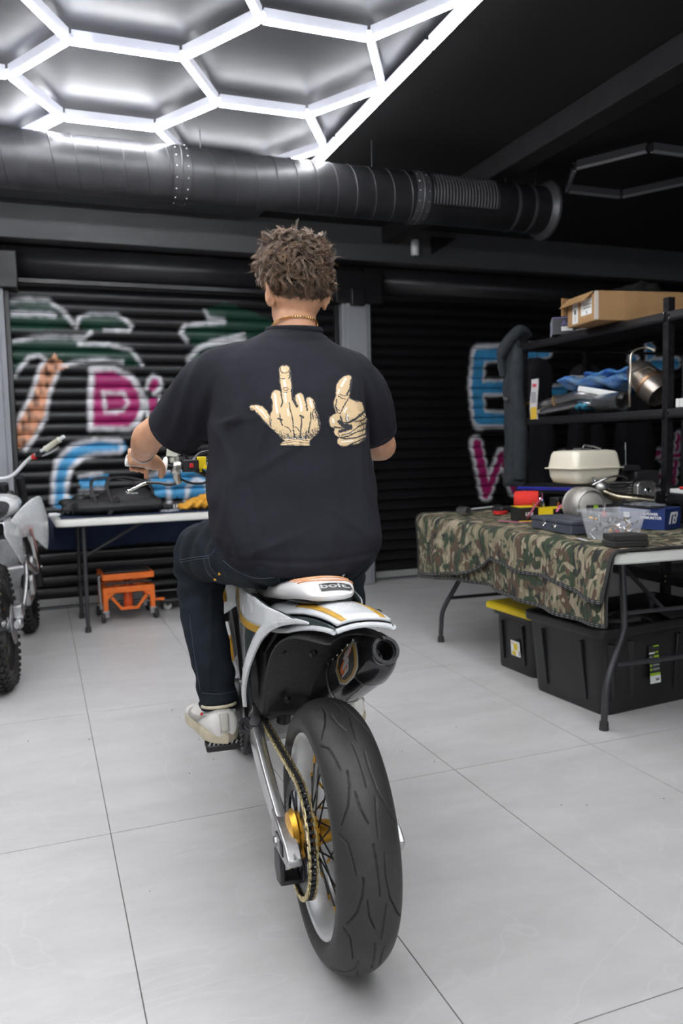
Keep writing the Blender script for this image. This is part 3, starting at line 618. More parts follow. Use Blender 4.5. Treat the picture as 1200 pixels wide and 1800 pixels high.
# handlebar
hb = [V(.93, .405, 1.142), V(.95, .28, 1.118), V(.975, .20, 1.112), V(1.00, .10, 1.06), V(1.0, .04, 1.05), V(1.0, -.04, 1.05), V(1.00, -.10, 1.06), V(.975, -.20, 1.112), V(.95, -.28, 1.118), V(.93, -.405, 1.142)]
bar = MB().tube(catmull(hb, 6), .011, 14).build('handlebar', m_blackmt, bike)
MB().cyl(V(1.0, -.045, 1.055), V(1.0, .045, 1.055), .028, 20).build('bar_pad', m_blackpl, bar)
MB().box(V(1.0, 0, 1.02), (.10, .04, .05)).build('bar_clamp', m_cast, bar, bevel=.006)
m_grip = mat('grip_white', (.80, .79, .76), .5, bump=.3, bscale=400)
def barside(sg):
    p0, p1 = V(.930, sg * .405, 1.142), V(.948, sg * .285, 1.119); d = (p0 - p1).normalized()
    b = MB(); b.lathe([(.013, 0), (.030, .001), (.033, .004), (.030, .008), (.0175, .012), (.0165, .03), (.0165, .115), (.019, .120), (.019, .128), (.012, .130), (0, .130)], p1, d, 24, caps=True)
    b.build('grip', m_grip, bar)
    q = V(.955, sg * .252, 1.115)
    b = MB(); b.lathe([(.020, -.014), (.022, -.010), (.022, .010), (.020, .014)], q, d, 16, caps=True)
    b.tube([q + Vector((0, .0, -.004)), q + Vector((sg * .004, .03, -.035)), q + Vector((sg * .01, .045, -.052))], [.014, .013, .011], 10)
    b.box(q + Vector((0, .01, .022)), (.022, .024, .026)); pr = b.build('lever_perch', mat('perch_titanium', (.62, .60, .54), .32, .9, noise=.3, nscale=60), bar, bevel=.0015)
    MB().ball(q + Vector((0, .004, .038)), .009, 8).build('perch_screw', m_chrome, pr)
    LP = [q + Vector((sg * .010, .048, -.052)), q + Vector((-sg * .018, .062, -.058)), q + Vector((-sg * .055, .072, -.052)), q + Vector((-sg * .095, .072, -.050))]
    lv = MB().tube(catmull(LP, 5), [.0085] * 8 + [.0075] * 8, 10, flat=.7).build('lever', m_blackpl, bar)
    LQ = [q + Vector((-sg * .090, .072, -.050)), q + Vector((-sg * .115, .070, -.058)), q + Vector((-sg * .140, .062, -.070)), q + Vector((-sg * .158, .054, -.078))]
    MB().tube(catmull(LQ, 5), [.0065] * 13 + [.009, .010, .007], 10, flat=.8).build('lever_blade', m_chrome, lv)
    return q
qL = barside(1); qR = barside(-1)
b = MB(); b.box(V(.955, .262, 1.165), (.036, .03, .030), Matrix.Rotation(.15, 3, 'Y')); b.cyl(V(.955, .262, 1.15), V(.955, .262, 1.13), .010, 10); b.build('reservoir', mat('reservoir_pale', (.56, .60, .52), .35), bar, bevel=.003)
b = MB(); b.box(V(.962, .205, 1.122), (.052, .034, .034)); b.lathe([(.017, -.02), (.017, .02)], V(.962, .212, 1.115), (1, 0, 0), 14, caps=True)
sw_ = b.build('switch_box', m_blackpl, bar, bevel=.003); MB().box(V(.943, .203, 1.120), (.013, .006, .014)).build('kill_button', m_red, sw_, bevel=.001)
b = MB(); b.box(V(.965, .168, 1.128), (.028, .03, .040)); b.box(V(.955, .152, 1.112), (.020, .02, .012)); b.box(V(.960, .172, 1.103), (.008, .012, .012)); b.build('start_switch', m_yellow, bar, bevel=.002)
for P_, r_ in (([V(.955, .245, 1.15), V(.98, .225, 1.16), V(1.0, .19, 1.12), V(1.02, .14, 1.135), V(1.04, .08, 1.12), V(1.06, .03, 1.0)], .0045),
               ([V(.975, .19, 1.115), V(1.0, .15, 1.09), V(1.03, .11, 1.085), V(1.06, .06, 1.06)], .0035), ([V(.99, .235, 1.075), V(1.0, .20, 1.06), V(1.0, .155, 1.06), V(1.03, .11, 1.085), V(1.06, .05, 1.02)], .004),
               ([V(.955, .20, 1.13), V(1.02, .16, 1.16), V(1.08, .09, 1.15), V(1.08, .02, 1.05)], .006), ([V(.955, -.245, 1.15), V(1.02, -.19, 1.18), V(1.09, -.06, 1.12), V(1.08, -.02, .95)], .0045)):
    MB().tube(catmull(P_, 6), r_, 8).build('cable', m_blackpl, bar)
# seat
rs = []
for s, hw, zt, zb in ((-.072, .036, .853, .845), (-.066, .047, .860, .842), (-.050, .056, .871, .839), (-.025, .062, .880, .836), (.01, .070, .882, .832), (.05, .080, .876, .826), (.12, .092, .868, .812), (.20, .100, .858, .800), (.32, .105, .850, .780), (.45, .095, .848, .772), (.58, .078, .858, .775), (.70, .060, .880, .80), (.76, .045, .885, .83)):
    lo = .014 * max(0, 1 - (s + .07) / .3); r = [V(s, lo - hw * .86, zb)]
    for k in range(15):
        t = PI * k / 14; r.append(V(s, lo - hw * math.cos(t) * (1.0 if 0 < k < 14 else .98), zb + .012 + (zt - zb - .012) * math.sin(t) ** .62))
    r.append(V(s, lo + hw * .86, zb)); rs.append(r)
seat = MB().rings(rs).build('seat', m_seat, bike, smooth=60, sub=1)
b = MB(); b.rings([[V(s, .006 + hw * math.cos(t), z + .010 * math.sin(t)) for t in [2 * PI * k / 16 for k in range(16)]] for s, hw, z in ((-.05, .04, .838), (.0, .06, .832), (.1, .075, .822), (.3, .08, .80))]); b.build('seat_base', m_blackpl, bike)
SB = BVHTree.FromPolygons([v.co for v in seat.data.vertices], [list(p.vertices) for p in seat.data.polygons])
def on_seat(s, l, off=.001):
    h = SB.ray_cast(V(s, l, 1.2), Vector((0, 0, -1))); return h[0] + Vector((0, 0, off)) if h[0] else V(s, l, .85)
for s0 in (.055, .015, -.020):
    P_ = [on_seat(s0 + .30 * abs(l / .085) ** 2.2 * .25, l) for l in np.linspace(-.055, .068, 25)]
    MB().tube(P_, .0022, 6).build('piping', m_pipe, seat)
g = [[on_seat(s, l, .0012) for l in np.linspace(-.036, .036, 13)] for s in (-.060, -.052, -.044, -.036)]
b = MB(); shell(b, g, 0); patch = b.build('seat_patch', mat('patch_black', (.02, .02, .022), .5), seat)
txt = text('patch_lettering', 'bolt.', .030, m_paperw, patch, (0, 0, 0), (0, 0, 0), .0003, bold=.0006, sx=1.0)
bpy.context.view_layer.update()
me = txt.data
for v in me.vertices:      # lay the letters on the seat cover
    p = on_seat(-.048 + v.co.y * .62, -v.co.x * 1.25 + .002, .0018); v.co = p
txt.scale = (1, 1, 1)
# tail section: white top, gold edge stripes, white rim, dark corners
prof = [(-.225, .056, .825, .0), (-.18, .060, .827, .002), (-.12, .066, .828, .006), (-.04, .073, .824, .012), (.05, .082, .815, .02), (.14, .090, .803, .03), (.26, .10, .790, .035)]
def tail_z(s, u):   # u -1..1 across
    s_ = [p[0] for p in prof]; z = np.interp(s, s_, [p[2] for p in prof]); cr = np.interp(s, s_, [.008, .010, .014, .020, .028, .036, .042]); return z + .010 - cr * abs(u) ** 2.4
coff = lambda s: -.006 * max(0, min(1, -s / .2))
def tail_pt(s, u, off=0): hw = np.interp(s, [p[0] for p in prof], [p[1] for p in prof]); return V(s, u * hw + coff(s), tail_z(s, u) + off)
S_ = np.linspace(-.225, .26, 14); b = MB(); shell(b, [[tail_pt(s, u) for u in np.linspace(-1, 1, 17)] for s in S_], 0)
tail = b.build('rear_fender', m_white, bike, solid=.006)
for sg in (1, -1):
    for (u0, u1, sa, sb, mm, nm) in ((.62, .84, -.225, .06, m_goldpaint, 'gold_stripe'),):
        g = [[tail_pt(s, sg * (u0 + (u1 - u0) * k / 3) * (1 - .10 * (s + .22)), .0036) for k in range(4)] for s in np.linspace(sa, sb, 9)]
        b = MB(); shell(b, g, 0); b.build(nm, mm, tail, solid=.0006)
    # side skirt below the top, dark sticker and white lower rim
    hwf = lambda s: np.interp(s, [p[0] for p in prof], [p[1] for p in prof])
    g = [[V(s, coff(s) + sg * (hwf(s) + .004 * k / 3 + .002), tail_z(s, 1) - .006 - k / 3 * np.interp(s, [-.25, -.10, .05, .2], [.004, .018, .032, .03])) for k in range(4)] for s in np.linspace(-.225, .22, 12)]
    b = MB(); shell(b, g, 0); b.build('fender_side_sticker', m_dkgreen, tail, solid=.002)
    b = MB(); b.tube([V(s, coff(s) + sg * (hwf(s) + .006), tail_z(s, 1) - .008 - np.interp(s, [-.25, -.10, .05, .2], [.004, .018, .032, .03])) for s in np.linspace(-.225, .20, 12)], .0055, 8); b.build('fender_rim', m_white, tail)
b = MB(); b.tube([V(-.226, l - .006, .814 + .009 * (1 - abs(l / .057) ** 2)) for l in np.linspace(-.057, .057, 9)], .0055, 8); b.build('fender_rim', m_white, tail)
# side number panels with the sweeping white arch
for sg in (1, -1):
    def sp_(s, z, o=0): return V(s, .010 + sg * (.108 - .030 * max(0, min(1, (.1 - s) / .16)) + .020 * math.sin(PI * min(max((s - .05) / .5, 0), 1)) - .10 * max(0, .62 - z) * 0 + o), z)
    outline = [(.66, .735), (.60, .775), (.42, .800), (.20, .812), (.06, .804), (-.06, .804), (.04, .784), (.10, .765), (.20, .705), (.30, .625), (.38, .535), (.41, .480), (.44, .470), (.48, .52), (.54, .60), (.60, .68)]
    def panel(nm, poly, mm, o, th):
        ss = sorted(set(list(np.linspace(min(p[0] for p in poly) + 1e-4, max(p[0] for p in poly) - 1e-4, 26)) + [p[0] + 1e-5 for p in poly if p[0] < max(q[0] for q in poly) - 1e-3])); g = []
        for s_c in ss:
            zs = [z0 + (z1 - z0) * (s_c - s0) / (s1 - s0) for (s0, z0), (s1, z1) in zip(poly, poly[1:] + poly[:1]) if (s0 - s_c) * (s1 - s_c) < 0]
            if len(zs) >= 2: g.append([sp_(s_c, min(zs) + (max(zs) - min(zs)) * k / 5, o - th / 2) for k in range(6)])
        b = MB(); shell(b, g, 0); return b.build(nm, mm, tail if nm != 'side_panel' else bike, smooth=60, solid=th)
    pnl = panel('side_panel', outline, m_dkgreen, 0, .006)
    def sub(nm, poly, mm, o):
        q = panel(nm, poly, mm, o, .003); q.parent = pnl; return q
    sub('upper_panel', [(.56, .775), (.42, .802), (.20, .812), (.04, .804), (-.06, .802), (.02, .785), (.12, .752), (.30, .728), (.50, .722)], m_white, .003)
    sub('gold_stripe', [(.56, .775), (.60, .77), (.535, .690), (.16, .728), (.12, .748), (.50, .716)], m_goldpaint, .0042)
    sub('lower_panel', [(.40, .50), (.44, .475), (.49, .56), (.43, .57)], m_white, .003)
    # arch: a thick white rail along the rear edge
    A_ = catmull([(-.10, .806, .066), (-.02, .796, .086), (.06, .776, .106), (.13, .742, .120), (.20, .695, .128), (.30, .612, .134), (.375, .530, .132), (.405, .475, .126)], 5)
    rs = []
    for i, (s, z, l) in enumerate(A_):
        a = A_[max(i - 1, 0)]; e = A_[min(i + 1, len(A_) - 1)]; t = np.array([e[0] - a[0], e[1] - a[1]]); t /= np.linalg.norm(t); nrm = np.array([-t[1], t[0]])
        if nrm[0] > 0: nrm = -nrm
        w = np.interp(i / (len(A_) - 1), [0, .3, .7, 1], [.002, .012, .013, .004]); h = np.interp(i / (len(A_) - 1), [0, .3, 1], [.002, .009, .007])
        rs.append([V(s + nrm[0] * w * cx_, .010 + sg * (l + h * cy_), z + nrm[1] * w * cx_) for cx_, cy_ in ((-1, -.8), (1, -.5), (1.1, .2), (.3, 1), (-.8, 1))])
    MB().rings(rs).build('panel_arch', m_white, pnl, smooth=35)
    MB().box(sp_(.365, .560, .018), (.006, .02, .005)).build('arch_clip', m_steel, pnl)
# inner mudguard (black, pebbled)
g = []
for s, z, hw in ((-.20, .790, .055), (-.10, .785, .080), (.02, .765, .100), (.10, .725, .108), (.17, .68, .108), (.24, .62, .105), (.31, .55, .098), (.37, .48, .092), (.42, .42, .085)):
    g.append([V(s - .035 * abs(u) ** 2 + .03, u * hw * 1.05, z - .012 * abs(u) ** 2) for u in np.linspace(-1, 1, 13)])
b = MB(); shell(b, g, 0); ig = b.build('inner_mudguard', m_inner, bike, solid=.004, sub=1)
b = MB(); b.box(V(.46, 0, .55), (.20, .16, .22)); b.box(V(.50, .02, .70), (.19, .20, .14)); b.build('airbox', m_blackpl, bike, bevel=.02)
for (s, l, z) in ((.150, .0, .648), (.345, .03, .475), (.16, .075, .66), (.36, -.05, .47)):
    b = MB(); b.lathe([(0, .010), (.006, .009), (.010, .004), (.012, 0)], V(s + .02, l, z + .02), (0, -.75, -.45), 12); b.build('mudguard_screw', m_blackmt, ig)
b = MB(); b.tube([V(.40, .02, .66), V(.46, .02, .40)], .020, 14)
for k in range(8): b.lathe([(.030, -.004), (.034, 0), (.030, .004)], V(.405 + .006 * k, .02, .63 - .024 * k), (0, .25, -1), 20)
b.build('shock', m_blackmt, bike)
# silencer
E0 = V(-.02, -.104, .706); E1 = V(.40, -.085, .475); ax = (E1 - E0).normalized(); LL = (E1 - E0).length
sx = Vector((1, 0, 0)); sx = (sx - ax * sx.dot(ax)).normalized(); sz = ax.cross(sx); sz = -sz if sz.z < 0 else sz
def oval(d, rx, rz, n=32, ez=1.0): return [Vector((max(0, .030 - d) * .25, 0, 0)) + E0 + ax * d + sx * (rx * abs(math.cos(t)) ** ez * math.copysign(1, math.cos(t))) + sz * (rz * abs(math.sin(t)) ** ez * math.copysign(1, math.sin(t))) for t in [2 * PI * k / n for k in range(n)]]
sil = MB().rings([oval(.045, .048, .058, ez=.85), oval(.10, .049, .059, ez=.8), oval(LL - .06, .049, .059, ez=.8), oval(LL - .02, .046, .056), oval(LL, .024, .026)]).build('silencer', m_sil, bike, smooth=50)
cap_ = MB().rings([oval(.062, .0505, .0605, ez=.85), oval(.045, .0505, .0605, ez=.85), oval(.015, .045, .054, ez=.92), oval(-.006, .036, .041), oval(-.012, .033, .034), oval(-.012, .023, .023), oval(.06, .023, .023)], caps=False).build('end_cap', m_carbon, sil, smooth=50)
MB().rings([oval(-.014, .0335, .0335), oval(-.020, .032, .032), oval(-.020, .0245, .0245), oval(-.005, .0235, .0235)], caps=False).build('exit_ring', mat('carbon_ring', (.05, .05, .05), .35, .3, col2=(.02, .02, .02), nscale=120, coat=.4), cap_)
MB().rings([oval(.10, .0225, .0225), oval(.30, .0225, .0225)]).build('core_pipe', m_blackpl, sil)
MB().rings([oval(.066, .0510, .0612, ez=.85), oval(.060, .0517, .062, ez=.85), oval(.056, .0510, .0612, ez=.85)], caps=False).build('cap_band', m_steel, sil)
for k in range(7): MB().tube([E0 + ax * (.012 + .006 * k) + sx * ((.0425 + .0011 * k) * math.cos(t)) + sz * ((.0525 + .0011 * k) * math.sin(t)) for t in np.linspace(.75, 2.3, 14)], .0009, 5).build('cap_rib', m_carbon, cap_)
MB().rings([oval(.27, .0500, .060, ez=.8), oval(.263, .0505, .0605, ez=.8), oval(.255, .0500, .060, ez=.8)], caps=False).build('silencer_strap', m_steel, sil)
for k in range(6):
    MB().ball(E0 + ax * (.03 + .045 * k) + sx * -.042 + sz * .043, .004, 8).build('rivet', m_chrome, sil)
MB().box(V(-.02, -.105, .785), (.014, .02, .04)).build('silencer_bracket', m_blackmt, bike, bevel=.003); MB().box(V(.2, -.10, .70), (.012, .05, .10)).build('silencer_bracket', m_blackmt, bike, bevel=.003)
# badge on the outer-left flank of the silencer: shield, letters
def sil_pt(d, ang, off): 
    c, s = math.cos(ang), math.sin(ang); ez = .8
    return E0 + ax * d + sx * ((.0505 + off) * abs(c) ** ez * math.copysign(1, c)) + sz * ((.0605 + off) * abs(s) ** ez * math.copysign(1, s))
def badge(nm, poly, mm, off):
    b = MB(); P_ = [sil_pt(d, a, off) for d, a in poly]; c = sum(P_, Vector()) / len(P_)
    cc = sil_pt(sum(d for d, a in poly) / len(poly), sum(a for d, a in poly) / len(poly), off); n = len(P_)
    ring2 = [sil_pt(d * .5 + .5 * sum(x for x, _ in poly) / n, a * .5 + .5 * sum(y for _, y in poly) / n, off) for d, a in poly]
    b.add(P_ + ring2 + [cc], [(i, (i + 1) % n, n + (i + 1) % n, n + i) for i in range(n)] + [(n + i, n + (i + 1) % n, 2 * n) for i in range(n)]); o = b.build(nm, mm, sil, smooth=30); return o
ac = PI * .98; BD = .080
def shield(k, dx=0): return [(BD + dx + x * k * 1.5, ac + y * k * .82) for x, y in ((-.048, -.35), (-.052, .1), (-.040, .45), (-.010, .68), (.030, .72), (.052, .50), (.056, .0), (.045, -.45), (.015, -.72), (-.025, -.62))]
badge('badge', shield(1.14), mat('badge_silver', (.50, .50, .48), .35, .6), .0012)
badge('badge_field', shield(1.0), m_goldpaint, .0018)
badge('badge_core', shield(.82), mat('badge_black', (.02, .02, .02), .4), .0024)
badge('badge_orange', [(BD + x * 1.5, ac + y * .82) for x, y in ((-.036, -.30), (.0, -.42), (.036, .1), (.03, .42), (.0, .30))], m_orange, .0030)
tx = text('badge_letters', 'FMF', .050, mat('badge_letter', (.55, .56, .56), .4, .4), sil, (0, 0, 0), (0, 0, 0), .0003, bold=.0012, shear=.25)
for v in tx.data.vertices:
    u, w_ = v.co.x, v.co.y      # run the word up along the shield
    v.co = sil_pt(BD - w_ * 1.45 - u * .70, ac - u * 8.6, .0036 + v.co.z)
# foot pegs and the brackets
for sg in (1, -1):
    b = MB(); b.box(V(.505, sg * .185, .338), (.105, .055, .022)); pg = b.build('footpeg', m_blackmt, bike, bevel=.006)
    for k in range(8):
        for ds in (-.024, .024): MB().box(V(.505 + ds, sg * (.140 + .0125 * k), .352), (.005, .006, .010), Matrix.Rotation(.5, 3, 'Y')).build('peg_tooth', m_steel, pg)
    b = MB(); b.tube([V(.455, sg * .120, .405), V(.475, sg * .125, .36), V(.49, sg * .128, .315)], [.026, .020, .018], 14, flat=.6, upv=(1, 0, 0)); b.box(V(.50, sg * .118, .345), (.02, .07, .06)); b.build('peg_bracket', m_blackpl, bike, bevel=.003)
    MB().lathe([(.024, 0), (.024, .010), (.013, .010), (.013, .006), (0, .006)], V(.450, sg * .124, .405), (-sg, -.9, .1), 20).build('pivot_cover', m_blackpl, bike)
MB().tube([V(.47 + .0035 * math.cos(t * 1.9), .140 + .0035 * math.sin(t * 1.9), .40 - .0012 * t) for t in range(60)], .0010, 5).build('peg_spring', m_steel, bike)
MB().tube(catmull([V(.44, .108, .47), V(.43, .112, .455), V(.44, .118, .44), V(.45, .118, .425)], 5), .0020, 6).build('spring_hook', m_steel, bike)
MB().tube([V(.62, .13, .345), V(.72, .14, .36), V(.76, .17, .365)], [.008, .006, .009], 8).build('shift_lever', m_cast, bike)
MB().lathe([(.0, .012), (.016, .012), (.022, .004), (.022, 0)], V(.40, .108, .425), (-.4, -.4, .8), 14).build('chain_roller_guard', m_blackpl, bike)
# ---------------------------------------------------------------- the rider
person = thing('person', 'person in black printed T-shirt and dark jeans sitting on the white motorcycle', 'person', BIKE_LOC, BIKE_RZ)
bpy.context.view_layer.update()
m_skin = mat('skin', (.60, .315, .185), .50, noise=.16, nscale=26, bump=.12, bscale=220, subs=.12)
m_shirt = mat('shirt_cotton', (.0185, .0185, .0245), .92, noise=.3, nscale=5, bump=.18, bscale=420, spec=.15)
m_jean = mat('jeans_denim', (.017, .024, .033), .85, noise=.55, nscale=7, bump=.35, bscale=380, spec=.2)
m_stitch = mat('denim_stitch', (.05, .07, .095), .8)
m_hair = mat('hair_brown', (.20, .115, .062), .45, noise=.45, nscale=60)
m_shoe = mat('shoe_leather', (.74, .72, .68), .5, noise=.12, nscale=20, bump=.15, bscale=120)
m_sole = mat('shoe_sole', (.60, .53, .38), .6, noise=.25, nscale=25, bump=.2, bscale=60)
m_jewel = mat('gold_jewel', (.80, .52, .22), .25, 1.0)
INV = person.matrix_world.inverted(); CAML = INV @ Vector((0, 0, CAM_H))
def hit(bvh, px, py, off=.001, lim=10):
    d = ROT @ np.array([px - CX, -(py - CY), -F_PX]); d = (INV.to_3x3() @ Vector(d)).normalized()
    h = bvh.ray_cast(CAML, d, lim)
    return (h[0] + h[1] * off, h[1]) if h[0] else (None, None)
def tree(o): return BVHTree.FromPolygons([v.co for v in o.data.vertices], [list(p.vertices) for p in o.data.polygons])
HC = V(.452, -.045, 1.600); HR = (Matrix.Rotation(math.radians(12), 3, 'Z') @ Matrix.Rotation(math.radians(-14), 3, 'X'))
def hp(x, y, z): return HC + HR @ Vector((x, y, z))
b = MB()
b.ball(hp(0, -.006, .030), (.077, .098, .088), 24, R=HR); b.ball(hp(0, .035, -.048), (.057, .062, .064), 20, R=HR); b.ball(hp(0, .0, -.02), (.070, .085, .075), 20, R=HR)
b.ball(hp(0, .078, -.088), (.026, .022, .020), 12, R=HR)                          # chin
b.tube([hp(0, .086, .012), hp(0, .104, -.020), hp(0, .108, -.032)], [.009, .013, .015], 10)   # nose
b.tube([hp(-.045, .082, .022), hp(0, .094, .022), hp(.045, .082, .022)], [.008, .011, .008], 8)     # brow
b.tube([hp(-.022, .088, -.062), hp(0, .096, -.060), hp(.022, .088, -.062)], [.005, .008, .005], 8); b.tube([hp(-.018, .088, -.070), hp(0, .095, -.070), hp(.018, .088, -.070)], [.005, .008, .005], 8)
for sg in (1, -1):                                                             # ears
    R_ = HR @ Matrix.Rotation(sg * -.35, 3, 'Z'); b.ball(hp(sg * .080, -.004, -.026), (.0085, .019, .031), 16, R=R_)
    b.tube([hp(sg * .084, .010, -.040), hp(sg * .087, -.018, -.036), hp(sg * .092, -.024, -.010), hp(sg * .090, -.012, .008), hp(sg * .084, .008, .006)], [.005, .006, .006, .006, .004], 8)
b.tube([V(.435, -.036, 1.42), V(.438, -.037, 1.49), V(.446, -.042, 1.56), V(.452, -.045, 1.60)], [.066, .0585, .056, .058], 24)
b.tube([V(.37, .0, 1.10), V(.41, .0, 1.25), V(.435, -.01, 1.34), V(.435, -.02, 1.41)], [.09, .095, .085, .055], 24); b.tube([V(.24, 0, .92), V(.30, 0, 1.0), V(.37, 0, 1.10)], [.07, .08, .09], 20)
b.tube([V(.43, .15, 1.36), V(.435, .08, 1.39), V(.435, 0, 1.41), V(.435, -.09, 1.39), V(.43, -.16, 1.36)], [.042, .038, .04, .038, .042], 14)
def limb(P_, R_, n=16): b.tube(catmull(P_, 5), list(np.interp(np.linspace(0, len(P_) - 1, (len(P_) - 1) * 5 + 1), range(len(P_)), R_)), n)
limb([V(.42, .16, 1.365), V(.53, .255, 1.285), V(.655, .346, 1.215)], [.055, .047, .044]); limb([V(.64, .338, 1.222), V(.668, .352, 1.210), V(.74, .357, 1.190), V(.80, .359, 1.175), V(.865, .360, 1.163)], [.043, .045, .043, .034, .026])
limb([V(.42, -.17, 1.365), V(.50, -.26, 1.26), V(.585, -.332, 1.178)], [.055, .047, .042]); limb([V(.57, -.325, 1.186), V(.60, -.338, 1.170), V(.68, -.345, 1.166), V(.77, -.348, 1.160), V(.865, -.350, 1.160)], [.041, .043, .042, .034, .026])
def gripc(l): return .948 - (l - .285) * .15, 1.119 + (l - .285) * .19
def hand(sg, dl):
    W_ = V(.865, sg * (.360 + dl), 1.157)
    for nm, l, r0 in (('i', .338, .0092), ('m', .358, .0095), ('r', .377, .0090), ('p', .395, .0080)):
        l += dl; gs, gz = gripc(l); k = V(gs - .027, sg * l, gz + .020)
        b.tube([W_ + Vector((-sg * (l - .36 - dl) * .5, 0, 0)), (W_ + k) / 2 + Vector((0, 0, .004)), k], [.017, .0145, .0125], 10)
        b.tube([W_ + Vector((0, 0, -.012)), V(gs - .030, sg * l, gz - .003)], [.016, .013], 10); b.tube([V(gs - .028, sg * l, gz + .012), V(gs - .026, sg * l, gz - .012)], [.012, .010], 10)
        if nm == 'i': fp = [k, V(gs + .008, sg * l, gz + .030), V(gs + .038, sg * (l + .004), gz + .006), V(1.004, sg * (l + .007), 1.098), V(1.010, sg * (l + .008), 1.078)]
        else: fp = [k, V(gs - .004, sg * l, gz + .034), V(gs + .020, sg * l, gz + .024), V(gs + .028, sg * l, gz + .000), V(gs + .020, sg * l, gz - .020), V(gs + .001, sg * l, gz - .027), V(gs - .012, sg * l, gz - .022)]
        b.tube(catmull(fp, 4), list(np.linspace(r0 * 1.18, r0 * .82, (len(fp) - 1) * 4 + 1)), 10)
    b.tube([W_, V(.905, sg * (.385 + dl), 1.160), V(.922, sg * (.398 + dl), 1.150)], [.020, .018, .013], 10)
    b.tube([W_ + Vector((sg * .01, 0, -.008)), V(.912, sg * (.322 + dl), 1.118)], [.018, .014], 10); b.tube([W_ + Vector((sg * .014, 0, -.006)), V(.915, sg * (.308 + dl), 1.122)], [.018, .013], 10)
    tp = [W_ + Vector((sg * .016, .0, -.004)), V(.895, sg * (.318 + dl), 1.142), V(.915, sg * (.302 + dl), 1.118), V(.935, sg * (.300 + dl), 1.094), V(.955, sg * (.304 + dl), 1.088)]
    b.tube(catmull(tp, 4), list(np.linspace(.0175, .0095, 17)), 10)
hand(1, 0.0); hand(-1, -.006)
for sg in (1, -1):     # legs inside the jeans
    limb([V(.27, sg * .09, .91), V(.50, sg * .183, .895), V(.645, sg * .217, .865)], [.065, .058, .048]); limb([V(.645, sg * .220, .865), V(.630, sg * .216, .68), V(.590, sg * .203, .57), V(.552, sg * .190, .466), V(.535, sg * .186, .43)], [.046, .044, .040, .034, .032])
body = b.build('body', m_skin, person); bake(body, [('REMESH', dict(mode='VOXEL', voxel_size=.0042, use_smooth_shade=True)), ('SMOOTH', dict(factor=.5, iterations=5))])
# eyes
for sg in (1, -1):
    e = MB().ball(hp(sg * .030, .0745, .004), .0115, 14).build('eye', mat('eye_white', (.75, .73, .70), .2), person); MB().ball(hp(sg * .030, .0810, .004), .0058, 10).build('iris', mat('iris_brown', (.08, .04, .02), .2), e)
# T-shirt
RG = [(.866, .262, .0, .155, .168, .9), (.90, .272, .0, .190, .180, .85), (.95, .285, .005, .212, .180, .85), (1.05, .32, .006, .222, .162, .82), (1.15, .345, .006, .214, .157, .82), (1.25, .37, .003, .205, .152, .8), (1.32, .392, 0, .208, .142, .8), (1.37, .408, -.002, .212, .128, .82), (1.405, .418, -.004, .205, .112, .85), (1.432, .426, -.008, .172, .098, .9),
      (1.455, .434, -.016, .128, .084, .95), (1.475, .440, -.026, .092, .074, 1), (1.490, .443, -.034, .074, .068, 1)]
rs = []
for z, s, l, a_, b_, ex in RG:
    rs.append([V(s + b_ * abs(math.sin(t)) ** ex * math.copysign(1, math.sin(t)), l + a_ * abs(math.cos(t)) ** ex * math.copysign(1, math.cos(t)), z) for t in [2 * PI * k / 48 for k in range(48)]])
b = MB(); b.rings(rs)
b.tube(catmull([V(.415, .09, 1.375), V(.435, .175, 1.345), V(.50, .235, 1.285), V(.572, .283, 1.228)], 5), list(np.interp(np.linspace(0, 3, 16), range(4), [.085, .092, .086, .078])), 24)
b.tube(catmull([V(.415, -.09, 1.375), V(.43, -.180, 1.345), V(.465, -.240, 1.285), V(.512, -.277, 1.212)], 5), list(np.interp(np.linspace(0, 3, 16), range(4), [.085, .090, .082, .073])), 24)
shirt = b.build('shirt', m_shirt, person); bake(shirt, [('REMESH', dict(mode='VOXEL', voxel_size=.0055, use_smooth_shade=True)), ('SMOOTH', dict(factor=.5, iterations=10))])
def displace(o, fn):
    me = o.data; n = len(me.vertices); co = np.empty(n * 3); me.vertices.foreach_get('co', co); co = co.reshape(-1, 3)
    nr = np.empty(n * 3); me.vertices.foreach_get('normal', nr); nr = nr.reshape(-1, 3)
    co = co + nr * fn(-co[:, 0], co[:, 1], co[:, 2], nr)[:, None]; me.vertices.foreach_set('co', co.ravel()); me.update()
def ridge(x, w): return np.exp(-(x / w) ** 2)
